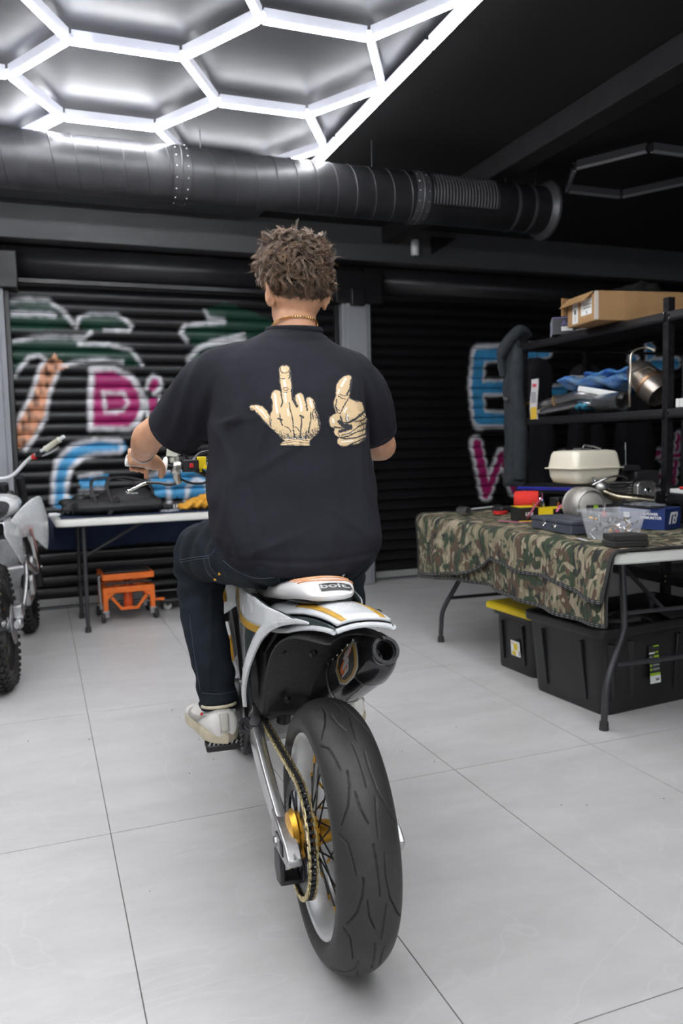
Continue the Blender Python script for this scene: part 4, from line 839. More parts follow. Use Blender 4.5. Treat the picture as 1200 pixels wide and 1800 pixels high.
def fshirt(l, s, z, n):
    back = np.clip(-n[:, 1] + .2, 0, 1); low = np.clip((1.25 - z) / .3, 0, 1); d = np.zeros(len(l))
    nz = vnoise(l * 3 + 5, z * 1.0 + 3, 3, 21) - .5; d += .010 * nz * low
    for l0, k, w, a in ((.165, .10, .012, .006), (.120, .16, .010, .005), (-.150, -.12, .012, .006), (-.175, -.02, .010, .006), (-.06, .10, .014, .003), (.055, .06, .014, .003), (.19, -.1, .012, .006)):
        d += a * ridge(l - l0 + k * (z - 1.1) + .012 * np.sin(z * 22 + l0 * 40), w) * np.clip((1.30 - z) / .12, 0, 1) * np.clip((z - .86) / .06, 0, 1)
    for sg in (1, -1):   # drag lines from the armpit to the back
        for a0, w in ((.35, .008), (.75, .009), (1.15, .009)):
            dl = sg * l - .17; dz = z - 1.24; u = dl * math.sin(a0) + dz * math.cos(a0); v_ = -dl * math.cos(a0) + dz * math.sin(a0)
            d += .0045 * ridge(u + .01 * np.sin(v_ * 30), w) * np.clip(1 - np.abs(v_ + .0) / .12, 0, 1) * back
        # sleeve creases
        t = (sg * l - .17); d += .0035 * np.sin(t * 120 + z * 60 + 1.5 * np.sin(s * 30)) * np.clip((sg * l - .19) / .03, 0, 1) * np.clip((.34 - sg * l) / .05, 0, 1) * .8
    d += .0035 * ridge(z - 1.462 - .25 * np.abs(l + .03) ** 1.5, .008) * np.clip(1 - np.abs(l + .05) / .12, 0, 1)   # yoke wrinkle under the collar
    d += .0055 * ridge(z - 1.18 + .55 * (l - .02), .013) * np.clip(1 - np.abs(l - .08) / .12, 0, 1) * back + .005 * ridge(z - 1.02 - .7 * (l + .05), .014) * np.clip(1 - np.abs(l + .10) / .10, 0, 1) * back + .006 * ridge(z - .955 + .4 * (l - .08), .012) * np.clip(1 - np.abs(l - .10) / .12, 0, 1) * back
    d += -.004 * ridge(z - .905 - .3 * l * l, .006) * back + .004 * np.sin(l * 38) * np.clip((.97 - z) / .08, 0, 1) * np.clip((z - .868) / .02, 0, 1)
    return d
displace(shirt, fshirt)
TS = tree(shirt)
cl = [V(.443 + .066 * math.sin(t), -.036 + .072 * math.cos(t), 1.488 + .004 * math.sin(t * 1) - .010 * max(0, math.sin(t))) for t in np.linspace(0, 2 * PI, 49)]
MB().tube(cl, .0085, 10, flat=1.3, caps=False).build('collar', m_shirt, shirt)
# cuffs: a stitched hem at each sleeve end
for c0, ax_, r0, nm in ((V(.572, .283, 1.228), V(.072, .048, -.057) - V(0, 0, 0), .0775, 'cuff'), (V(.512, -.277, 1.212), V(.047, -.037, -.073), .073, 'cuff')):
    b = MB(); d_ = Vector(ax_).normalized(); b.lathe([(r0 - .003, -.016), (r0 + .0015, -.012), (r0 + .0015, .002), (r0 - .004, .004), (r0 - .010, -.004)], c0, d_, 40); b.build(nm, m_shirt, shirt, smooth=60)
# ---- the printed hands: drawn in the plane of the print, laid on the cloth
CRM = np.array((.60, .44, .25)); WHT = np.array((.72, .70, .64)); BLK = np.array((.022, .022, .026))
H1 = [(80, 440), (95, 425), (150, 420), (190, 435), (225, 470), (250, 508), (262, 480), (270, 440), (268, 400), (255, 360), (262, 325), (290, 305), (325, 305), (342, 318), (334, 270), (328, 220), (322, 150), (330, 120), (350, 107), (385, 105), (410, 118), (418, 150), (425, 220), (432, 290), (430, 330), (440, 380), (455, 402), (450, 370), (452, 345), (475, 328), (505, 330), (525, 350), (537, 388), (547, 367), (575, 362), (600, 380), (618, 420), (622, 460), (640, 510), (655, 570), (652, 620), (635, 665), (600, 690), (575, 710), (575, 756), (335, 756), (340, 740), (365, 715), (340, 695), (300, 650), (250, 610), (210, 570), (150, 500), (125, 470), (95, 465)]
H2 = [(880, 182), (905, 190), (915, 230), (905, 300), (890, 350), (897, 370), (930, 385), (970, 390), (995, 405), (1010, 440), (1015, 480), (1030, 510), (1033, 560), (1025, 610), (1028, 680), (1020, 710), (990, 730), (930, 745), (850, 760), (815, 758), (795, 735), (795, 700), (805, 690), (775, 670), (762, 645), (770, 620), (740, 600), (725, 565), (730, 525), (760, 500), (780, 490), (770, 450), (765, 400), (785, 350), (780, 300), (785, 260), (810, 220), (845, 190)]
INK1 = [(9, [(338, 320), (352, 400), (342, 440)]), (4, [(342, 318), (330, 220), (322, 150)]), (14, [(426, 300), (436, 385), (468, 440)]), (6, [(450, 345), (456, 400), (480, 440)]), (10, [(530, 365), (545, 420), (552, 470)]), (5, [(333, 122), (337, 150), (352, 166), (380, 168), (402, 156), (412, 124)]), (3, [(328, 185), (345, 190)]), (3, [(392, 190), (416, 182)]),
        (4, [(332, 212), (350, 214), (372, 212)]), (4, [(396, 214), (418, 205)]), (4, [(352, 300), (362, 286), (390, 284), (402, 298)]), (4, [(358, 320), (376, 326), (398, 318)]), (5, [(364, 305), (380, 308), (392, 303)]), (12, [(418, 140), (424, 200), (430, 280)]), (8, [(410, 160), (414, 190), (404, 210)]),
        (7, [(408, 410), (412, 450), (425, 500), (436, 560), (440, 620)]), (9, [(505, 520), (505, 580), (498, 640), (495, 690)]), (13, [(497, 515), (520, 525)]), (8, [(580, 490), (582, 540), (570, 600), (560, 650)]), (7, [(612, 455), (600, 470), (596, 500), (600, 540)]), (12, [(318, 535), (345, 545)]), (8, [(330, 500), (334, 545), (350, 590)]),
        (5, [(252, 508), (246, 560), (262, 600)]), (6, [(262, 540), (252, 590)]), (7, [(235, 600), (275, 650), (315, 700)]), (6, [(615, 470), (640, 540), (650, 600)]), (5, [(370, 600), (400, 610), (420, 640)]), (5, [(450, 600), (470, 612), (490, 640)]), (8, [(440, 630), (450, 690)]), (8, [(545, 640), (540, 700)]), (4, [(85, 452), (105, 455), (130, 470)]),
        (4, [(370, 720), (470, 702), (560, 716)]), (4, [(350, 738), (450, 722), (570, 736)]), (3, [(390, 748), (520, 742)]), (6, [(150, 490), (190, 540), (230, 585)]), (5, [(600, 395), (616, 440), (612, 470)])]
INK2 = [(10, [(905, 220), (898, 290), (872, 340)]), (5, [(815, 340), (850, 352), (884, 345)]), (6, [(800, 350), (830, 372), (862, 378)]), (8, [(790, 380), (782, 430), (792, 480)]), (7, [(892, 362), (872, 395), (850, 430), (820, 490)]), (6, [(775, 440), (810, 470)]), (26, [(812, 560), (840, 590), (900, 598)]), (5, [(760, 500), (800, 488), (824, 500)]), (12, [(820, 520), (836, 565), (880, 572)]),
        (14, [(880, 570), (940, 540), (1000, 490)]), (7, [(1015, 470), (1000, 490), (985, 520)]), (5, [(868, 500), (862, 540), (876, 566)]), (4, [(880, 520), (886, 550)]), (9, [(770, 606), (830, 612), (900, 606)]), (22, [(815, 640), (870, 622), (905, 612)]), (8, [(820, 688), (880, 680), (940, 650), (1020, 620)]), (6, [(830, 672), (900, 650), (1010, 570)]), (9, [(810, 690), (870, 700), (950, 690), (1026, 660)]), (7, [(940, 560), (1000, 545), (1028, 530)]),
        (7, [(960, 600), (1020, 570)]), (8, [(900, 745), (960, 720), (1020, 690)]), (9, [(980, 730), (1022, 700)]), (5, [(800, 650), (812, 676)]), (5, [(935, 390), (945, 400), (960, 398)]), (5, [(985, 560), (1010, 600), (1000, 640)])]
HI1 = [(16, [(365, 230), (372, 270)]), (12, [(372, 330), (378, 400)]), (14, [(290, 340), (300, 420), (308, 490)]), (14, [(480, 350), (500, 410), (505, 470)]), (10, [(395, 460), (400, 510)]), (12, [(575, 385), (590, 440)]), (9, [(140, 440), (190, 480), (225, 530)]), (8, [(352, 140), (372, 148)]), (8, [(385, 700), (460, 692), (540, 700)])]
HI2 = [(20, [(860, 215), (830, 270)]), (12, [(810, 300), (800, 330)]), (12, [(870, 450), (850, 480)]), (14, [(760, 540), (765, 570)]), (16, [(872, 510), (880, 545)]), (9, [(850, 665), (920, 640)]), (8, [(830, 725), (920, 715)])]
def shirt_print(name, poly, ink, hi, box, fade, step=2.6):
    xs = np.arange(box[0], box[2], step); ys = np.arange(box[1], box[3], step); X, Y = np.meshgrid(xs, ys, indexing='ij'); n1, n2 = X.shape
    wob = (vnoise(X, Y, .09, 31) - .5) * 7; ins = inside(X + wob * .5, Y + wob * .5, poly)
    ed = seg_dist(X, Y, poly + poly[:1]); grain = vnoise(X, Y, .21, 33) * .55 + vnoise(X, Y, .42, 34) * .45
    C = np.tile(CRM, (n1, n2, 1)); 
    h = np.zeros(X.shape, bool)
    for w, P in hi: h |= (seg_dist(X, Y, P) + (grain - .5) * 14) < w * .55
    C[h] = WHT
    k = np.zeros(X.shape, bool)
    for w, P in ink: k |= (seg_dist(X, Y, P) + (grain - .5) * min(w * 1.3, 15)) < w * .62
    k |= (ed < 2.2 + 3 * (vnoise(X, Y, .03, 40) > .45))
    k |= fade(X, Y, grain)
    C[k] = BLK
    keep = ins | (ed < 2)
    idx = -np.ones(X.shape, int); VV = []; CC = []
    for i in range(n1):
        for j in range(n2):
            if not (keep[i, j] or (i and keep[i - 1, j]) or (j and keep[i, j - 1]) or (i < n1 - 1 and keep[i + 1, j]) or (j < n2 - 1 and keep[i, j + 1])): continue
            p, nn = hit(TS, 420 + X[i, j] / 4.615, 620 + Y[i, j] / 4.615, .0012)
            if p is None: continue
            idx[i, j] = len(VV); VV.append(tuple(p)); CC.append(C[i, j])
    FF = [(idx[i, j], idx[i + 1, j], idx[i + 1, j + 1], idx[i, j + 1]) for i in range(n1 - 1) for j in range(n2 - 1) if min(idx[i, j], idx[i + 1, j], idx[i + 1, j + 1], idx[i, j + 1]) >= 0 and (keep[i, j] or keep[i + 1, j + 1]) and max((Vector(VV[idx[i, j]]) - Vector(VV[idx[i + 1, j + 1]])).length, (Vector(VV[idx[i + 1, j]]) - Vector(VV[idx[i, j + 1]])).length) < .006]
    return npmesh(name, np.array(VV), np.array(FF), mat('shirt_ink', (.8, .6, .35), .75, attr='paint'), shirt, np.array(CC))
tag(shirt_print('shirt_print', H1, INK1, HI1, (76, 100, 662, 760), lambda X, Y, g: (g > 1.02 - .62 * np.clip((Y - 590 + .0016 * (X - 440) ** 2) / 110, 0, 1)) & (Y < 700) | ((g > .55) & (X > 640 - (Y < 560) * 30)) & (Y > 480)), 'cream hand with raised middle finger printed on the black shirt')
tag(shirt_print('shirt_print', H2, INK2, HI2, (720, 178, 1040, 764), lambda X, Y, g: (g > 1.05 - .5 * np.clip((X - 860 + (Y - 450) * .10) / 190, 0, 1)) & (Y > 380)), 'cream pointing thumb-up hand printed on the black shirt')
# jeans
b = MB()
b.ball(V(.26, .008, .912), (.155, .125, .072), 28); b.ball(V(.215, .085, .893), (.085, .090, .058), 20); b.ball(V(.215, -.070, .893), (.083, .090, .058), 20)
def leg(sg, w=1.0):
    P_ = catmull([V(.24, sg * .088, .910), V(.36, sg * .135, .905), V(.50, sg * .185, .893), V(.62, sg * .214, .872), V(.672, sg * .220, .845)], 6); R_ = list(np.interp(np.linspace(0, 4, 25), range(5), [.092, .094, .090, .080, .074])); b.tube(P_, R_, 24)
    P_ = catmull([V(.655, sg * .220, .87), V(.652, sg * .220, .80), V(.630, sg * .216, .68), V(.590, sg * .203, .57), V(.547, sg * .188, .436)], 6); R_ = list(np.interp(np.linspace(0, 4, 25), range(5), [.074, .072, .064, .059, .056])); b.tube(P_, R_, 24)
leg(1); leg(-1)
jeans = b.build('jeans', m_jean, person); bake(jeans, [('REMESH', dict(mode='VOXEL', voxel_size=.0055, use_smooth_shade=True)), ('SMOOTH', dict(factor=.5, iterations=7))])
def fj(l, s, z, n):
    a = np.abs(l); d = .006 * (vnoise(a * 1 + s, z + s * .5, 22, 51) - .5)
    kn = np.clip(1 - np.abs(z - .80) / .10, 0, 1) * np.clip((s - .5) / .08, 0, 1); d += .006 * np.sin((z + .35 * s) * 95 + 8 * a) * kn
    th = np.clip((s - .25) / .1, 0, 1) * np.clip((z - .80) / .04, 0, 1); d += .004 * np.sin(s * 60 + a * 50 + z * 30) * th
    d += .0045 * np.sin(z * 75 + a * 30 + s * 25) * np.clip(1 - np.abs(z - .50) / .08, 0, 1)
    d += .003 * ridge(a - .21 + .1 * (z - .6), .006) * (z < .78)
    return d
displace(jeans, fj); TJ = tree(jeans)
def seam(nm, pts, r, m, o=jeans, T=None, off=.0006, n=6, flat=1.0):
    P_ = [hit(T or TJ, *p, off)[0] for p in [tuple(q) for q in catmull(pts, n)]]; P_ = [p for p in P_ if p is not None]
    if len(P_) > 1: MB().tube(P_, r, 6, flat=flat).build(nm, m, o)
for pts in ([(316, 984), (340, 980), (368, 976), (378, 966)], [(317, 988), (341, 984), (369, 980)], [(392, 985), (415, 1003), (450, 1016), (489, 1014)], [(489, 1014), (491, 1028), (484, 1040)], [(528, 1004), (528, 1022)], [(358, 978), (362, 1000), (376, 1018), (390, 1022)], [(366, 976), (370, 996), (382, 1012)], [(333, 1080), (340, 1140), (352, 1215)], [(354, 1218), (385, 1220), (415, 1214)]):
    seam('stitch_line', pts, .0009, m_stitch)
for px, py in ((386, 1008), (378, 1018), (489, 1012), (553, 1003)):
    p, nn = hit(TJ, px, py, .001)
    if p: MB().ball(p, (.0042, .0042, .0042), 10).build('rivet', m_gold, jeans)
P_ = [hit(TJ, *p, .002)[0] for p in ((598, 1000), (614, 998), (602, 1014), (600, 1013))]
if all(p is not None for p in P_):
    b = MB(); b.add(P_[:3], [(0, 1, 2)]); lb = b.build('waist_label', m_paperw, jeans, solid=.0015, smooth=0)
for sg in (1, -1):
    c0 = V(.549, sg * .189, .444)
    MB().tube([c0 + Vector(((.0545 + .0015 * math.sin(9 * t)) * math.cos(t), (.0545 + .0015 * math.sin(7 * t)) * math.sin(t), .004 * math.sin(3 * t))) for t in np.linspace(0, 2 * PI, 41)], .0035, 6, caps=False, flat=1.6).build('hem', m_jean, jeans)
# shoes and socks
def shoe(sg, heel, yaw):
    R_ = Rz(sg * yaw); t = lambda x, y, z: heel + R_ @ Vector((x * 1.16, y * .98, z * 1.05))
    rs = []
    for y, hw, zt, lean in ((-.006, .018, .055, 0), (.0, .030, .078, 0), (.015, .037, .092, 0), (.05, .040, .088, 0), (.09, .041, .084, 0), (.13, .043, .080, 0), (.17, .047, .064, 0), (.21, .050, .052, 0), (.25, .046, .046, 0), (.28, .032, .038, 0), (.292, .012, .028, 0)):
        r = []
        for k in range(20):
            a = 2 * PI * k / 20; c, s = math.cos(a), math.sin(a); ex = .75
            zz = (zt - .018) / 2 + .018 + (zt - .018) / 2 * abs(s) ** ex * math.copysign(1, s); x = hw * abs(c) ** .6 * math.copysign(1, c) * (1 - .28 * max(0, s)); r.append(t(-sg * .004 * math.sin(y * 10) + x, y, zz))
        rs.append(r)
    up = MB().rings(rs).build('shoe', m_shoe, person, smooth=60, sub=1); tag(up)
    rs = []
    for z, g_ in ((0, -.002), (.004, .003), (.022, .005), (.030, .003), (.031, -.004)):
        r = []
        for k in range(40):
            a = 2 * PI * k / 40; y = .143 + (.150 + g_) * -math.cos(a); u = (1 - math.cos(a)) / 2; hw = np.interp(u, [0, .08, .2, .45, .7, .88, 1], [.0, .030, .041, .043, .052, .040, .0]) + g_ * .8
            r.append(t(math.copysign(1, math.sin(a)) * hw, y, z))
        rs.append(r)
    so_ = MB().rings(rs).build('sole', m_sole, up, smooth=40)
    MB().tube([t(0, .066, .075), t(0, .074, .11), t(0, .078, .13)], [.034, .032, .033], 16).build('sock', mat('sock_black', (.012, .012, .012), .9), person)
    tr = BVHTree.FromPolygons([v.co for v in up.data.vertices], [list(p.vertices) for p in up.data.polygons])
    def side(x, y, z): # onto the outer side
        h = tr.ray_cast(t(-sg * .3, y, z), R_ @ Vector((sg, 0, 0))); return h[0] + R_ @ Vector((-sg * .0015, 0, 0)) if h[0] else t(-sg * .05, y, z)
    def rear(x, z):
        h = tr.ray_cast(t(x, -.3, z), R_ @ Vector((0, 1, 0))); return h[0] + R_ @ Vector((0, -.0012, 0)) if h[0] else t(x, 0, z)
    sw_ = catmull([(.045, .070), (.075, .060), (.110, .046), (.150, .042), (.205, .050)], 5); w_ = np.interp(np.linspace(0, 1, len(sw_)), [0, .25, .6, 1], [.001, .005, .010, .002])
    g = [[side(0, y, z - w), side(0, y, z), side(0, y, z + w)] for (y, z), w in zip([q[:2] for q in sw_], w_)]
    bb = MB(); shell(bb, g, 0); bb.build('side_emblem', mat('emblem_grey', (.36, .34, .31), .6), up, solid=.001)
    if sg > 0: MB().ball(side(0, .078, .066), (.005, .006, .005), 8).build('red_spot', m_red, up)
    g = [[rear(x, z) for x in (-.014, -.007, 0, .007)] for z in np.linspace(.034, .082, 7)]
    bb = MB(); shell(bb, g, 0); bb.build('heel_tab', mat('heel_strip', (.56, .53, .47), .6), up, solid=.0016)
    for x0 in (-.014, .007): MB().tube([rear(x0 + .0022 * (-1) ** k, .036 + .0023 * k) + R_ @ Vector((0, -.001, 0)) for k in range(20)], .0005, 4).build('zigzag_stitch', mat('grey_thread', (.25, .24, .22), .8), up)
    bb = MB(); bb.tube([t(.040 * math.cos(a), .062 + .052 * math.sin(a), .090 - .008 * math.sin(a)) for a in np.linspace(0, 2 * PI, 25)], .0045, 8, caps=False); bb.build('ankle_collar', m_sole, up)
    for k in range(5): MB().tube([t(-.020, .135 + .018 * k, .080 - .006 * k), t(0, .137 + .018 * k, .086 - .0065 * k), t(.020, .135 + .018 * k, .080 - .006 * k)], .0026, 6).build('lace', m_shoe, up)
shoe(1, V(.470, .183, .352), math.radians(9)); shoe(-1, V(.470, -.183, .352), math.radians(9))
# jewellery
b = MB(); N_ = 118
for k in range(N_):
    t = 2 * PI * k / N_; c = V(.440 + .0605 * math.sin(t), -.0375 + .0625 * math.cos(t), 1.502 - .016 * math.sin(t)); tg = Vector((math.sin(t), math.cos(t), 0))
    b.box(c, (.0034, .0030, .0038), Matrix.Rotation(-t + (k % 2) * 1.0, 3, 'Z'))
b.build('necklace', m_jewel, person, smooth=0)
b = MB()
for k in range(22):
    t = 2 * PI * k / 22; c = V(.845, .360, 1.166) + Vector((.0345 * math.cos(t), 0, .0315 * math.sin(t))) + Vector((0, -.006 * math.sin(t), 0)); b.box(c, (.0088, .0075, .0035), Matrix.Rotation(-t + PI / 2, 3, 'Y'))
b.build('bracelet', m_steel, person, bevel=.001)
# hair: a scalp cap and many curled locks
rs = []
for i in range(17):
    el = PI / 2 - i / 16 * 2.25; r = []
    for j in range(40):
        az = 2 * PI * j / 40; yy = math.sin(az); lim = np.interp(yy, [-1, -.2, .4, 1], [-1.02, -.62, .10, .42]); e = max(el, lim)
        k = 1.0 + .05 * math.sin(az * 7 + e * 9) * math.cos(e * 6); r.append(hp(.083 * k * math.cos(e) * math.cos(az), -.006 + .106 * k * math.cos(e) * math.sin(az), .032 + .103 * k * math.sin(e)))
    rs.append(r)
hair = MB().rings(rs, True, False).build('hair', mat('hair_dark', (.050, .028, .015), .9, noise=.5, nscale=90, spec=.1), person, smooth=180)
VS = []; FS_ = []; CS = []; nst = 1350; r3 = np.random.default_rng(12)
whorl = Vector((.01, -.75, .66)).normalized()
for q in range(nst):
    el = math.asin(r3.uniform(-.93, 1)); az = r3.uniform(0, 2 * PI); yy = math.sin(az); lim = np.interp(yy, [-1, -.2, .4, 1], [-1.08, -.66, .05, .36])
    if el < lim: continue
    nrm = Vector((math.cos(el) * math.cos(az), math.cos(el) * math.sin(az), math.sin(el))); p = Vector((.083 * nrm.x, -.006 + .106 * nrm.y, .032 + .103 * nrm.z))
    tdir = (nrm - whorl * nrm.dot(whorl)); tdir = tdir.normalized() if tdir.length > .05 else Vector((1, 0, 0)); tdir = (tdir - nrm * tdir.dot(nrm)).normalized()
    near = np.clip((el - lim) / .55, 0, 1); ln = r3.uniform(.75, 1.2) * (.014 + .034 * near); up = .10 + .32 * near * r3.random()
    if nrm.z > .6: ln *= 1.25; up += .15
    cl_ = Vector((math.sin(nrm.x * 9 + nrm.z * 7 + 1), math.sin(nrm.y * 10 - nrm.x * 8 + 2), math.sin(nrm.z * 9 + nrm.y * 11 + 4))); tdir = (tdir * .9 + cl_ * .75 + Vector(r3.normal(0, .28, 3))); tdir = (tdir - nrm * tdir.dot(nrm) * .9).normalized(); side_ = nrm.cross(tdir).normalized(); amp = ln * r3.uniform(.12, .24) * near; ph = 3 * math.sin(nrm.x * 14 + nrm.y * 11) + r3.normal(0, .4); turns = .9 + .5 * math.sin(nrm.z * 13 + nrm.x * 9) + r3.normal(0, .12)
    if nrm.z > .8 and r3.random() < .03: ln *= 1.3; up += .5
    seg = 8; shade0 = r3.uniform(.45, 1.30); lock = .0042 + .002 * r3.random()
    for ch_ in range(14):
     w0 = r3.uniform(.0005, .0011); base = len(VS); shade = shade0 * r3.uniform(.8, 1.2); ro, ra = lock * math.sqrt(r3.random()), r3.uniform(0, 6.28); lf = r3.uniform(.8, 1.12)
     for i in range(seg):
        t = i / (seg - 1) * lf; sp_r = ro * (1.15 - .40 * t + .3 * math.sin(ra * 3 + t * 5)); curl = t * turns * 2 * PI + ph
        c = p * (1 + .0) + nrm * (up * ln * t * (1 - .55 * t)) + tdir * (ln * .85 * t) + side_ * (amp * (math.sin(curl) - math.sin(ph))) + nrm * (amp * .8 * (math.cos(curl) - math.cos(ph)) * t) + nrm * .001 + side_ * (sp_r * math.cos(ra + t * 1.5)) + nrm * (sp_r * .7 * (math.sin(ra + t * 1.5) + .6))
        w = w0 * (1 - .8 * t); a = side_ * w; e = nrm * w
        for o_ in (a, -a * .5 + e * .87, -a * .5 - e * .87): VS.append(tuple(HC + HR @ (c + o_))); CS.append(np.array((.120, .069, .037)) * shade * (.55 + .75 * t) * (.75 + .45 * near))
        if i:
            for k in range(3): FS_.append((base + (i - 1) * 3 + k, base + (i - 1) * 3 + (k + 1) % 3, base + i * 3 + (k + 1) % 3, base + i * 3 + k))
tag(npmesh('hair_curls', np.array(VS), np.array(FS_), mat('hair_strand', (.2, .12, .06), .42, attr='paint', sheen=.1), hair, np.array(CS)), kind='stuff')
# ---------------------------------------------------------------- folding tables
m_ttop = mat('table_top_white', (.66, .66, .62), .45, noise=.06)
m_tleg = mat('table_leg_grey', (.045, .045, .05), .38, .3)
def folding_table(name, label, cat, loc, rz, L, Wd, H, curved=True):
    t = thing(name, label, cat, loc, rz)
    def rr(hx, hy, r, z):
        P = []
        for cx_, cy_, a0 in ((hx - r, hy - r, 0), (-hx + r, hy - r, PI / 2), (-hx + r, -hy + r, PI), (hx - r, -hy + r, 1.5 * PI)):
            for k in range(7): a = a0 + PI / 2 * k / 6; P.append((cx_ + r * math.cos(a), cy_ + r * math.sin(a), z))
        return P
    MB().rings([rr(L / 2 - .006, Wd / 2 - .006, .05, H - .044), rr(L / 2, Wd / 2, .055, H - .038), rr(L / 2, Wd / 2, .055, H - .008), rr(L / 2 - .006, Wd / 2 - .006, .05, H)]).build('table_top', m_ttop, t)
    for e in (-1, 1):
        x = e * (L / 2 - .17)
        for s in (-1, 1):
            y = s * (Wd / 2 - .07)
            if curved: P = catmull([(x - e * .01, y * .68, H - .045), (x, y * .66, H - .28), (x, y * .68, H - .36), (x + e * .03, y * .98, .20), (x + e * .035, y * 1.03, .09), (x + e * .035, y * 1.04, .02)], 6)
            else: P = [(x, y, H - .045), (x, y, .02)]
            lg = MB().tube(P, .0135, 14).build('leg', m_tleg, t)
            MB().lathe([(.014, .035), (.018, .034), (.020, 0), (0, 0)], (P[-1][0], P[-1][1], 0), (0, 0, 1), 14).build('foot_cap', m_rubber, lg)
        xr = x + e * .025 if curved else x
        MB().cyl((xr, -(Wd / 2 - .12), .26), (xr, Wd / 2 - .12, .26), .010, 10).build('crossbar', m_tleg, t)
        MB().tube([(x - e * .01, 0, H - .28), (x - e * .42, 0, H - .06)], .010, 10).build('brace', m_tleg, t)
        MB().cyl((x - e * .012, -(Wd / 2 - .18), H - .28), (x - e * .012, Wd / 2 - .18, H - .28), .009, 10).build('crossbar', m_tleg, t)
    return t
# right table: long side runs away from the camera
TR = (2.455, 3.335, 0); TRR = math.radians(90 - 3)     # local x = along the length
TRM = Matrix.Translation(TR) @ Matrix.Rotation(TRR, 4, 'Z')
folding_table('folding_table', 'white-topped folding table under the camouflage quilt at the right', 'table', TR, TRR, 1.83, .76, .74)
folding_table('folding_table', 'white-topped folding table by the left shutter under a dark blue cloth', 'table', (.985, 5.60, 0), math.radians(2), 1.83, .62, .74, curved=False)
# camouflage quilt
def camo():
    m = mat('camouflage_quilt', (.25, .22, .15), .9); nt = m.node_tree; b = nt.nodes['Principled BSDF']; N = nt.nodes.new; L = nt.links.new
    tc = N('ShaderNodeTexCoord'); mp = N('ShaderNodeMapping'); mp.inputs['Scale'].default_value = (1.45, 1.15, 1); L(tc.outputs['UV'], mp.inputs[0])
    cur = None
    for i, (col, sc, th, off) in enumerate((((.028, .045, .022), 11, .50, 0), ((.080, .050, .032), 9, .555, 7), ((.018, .018, .016), 14, .60, 13), ((.29, .245, .17), 10, .585, 23))):
        n = N('ShaderNodeTexNoise'); n.noise_dimensions = '4D'; n.inputs['W'].default_value = off; n.inputs['Scale'].default_value = sc; n.inputs['Detail'].default_value = 1.6; n.inputs['Distortion'].default_value = 1.0; L(mp.outputs[0], n.inputs[0])
        r = N('ShaderNodeMapRange'); r.inputs[1].default_value = th - .006; r.inputs[2].default_value = th + .006; L(n.outputs[0], r.inputs[0])
        mx = N('ShaderNodeMix'); mx.data_type = 'RGBA'; L(r.outputs[0], mx.inputs[0]); mx.inputs[7].default_value = (*col, 1)
        if cur is None: mx.inputs[6].default_value = (.19, .165, .105, 1)
        else: L(cur, mx.inputs[6])
        cur = mx.outputs[2]
    L(cur, b.inputs['Base Color'])
    w = N('ShaderNodeTexWave'); w.inputs['Scale'].default_value = 12; w.inputs['Distortion'].default_value = 3; w.inputs['Detail'].default_value = 1; w.bands_direction = 'X'; L(tc.outputs['UV'], w.inputs[0])
    bp = N('ShaderNodeBump'); bp.inputs['Strength'].default_value = .6; bp.inputs['Distance'].default_value = .01; L(w.outputs[1], bp.inputs['Height']); L(bp.outputs[0], b.inputs['Normal'])
    return m
m_camo = camo(); m_bind = mat('quilt_binding', (.018, .018, .018), .8, bump=.3, bscale=150)
def add_uv(o, uv):
    me = o.data; l = me.uv_layers.new(name='UVMap'); vi = np.empty(len(me.loops), np.int32); me.loops.foreach_get('vertex_index', vi); l.data.foreach_set('uv', np.asarray(uv, np.float32)[vi].ravel())
quilt = thing('camouflage_quilt', 'camouflage moving quilt with black binding draped over the right folding table', 'blanket', TR, TRR)
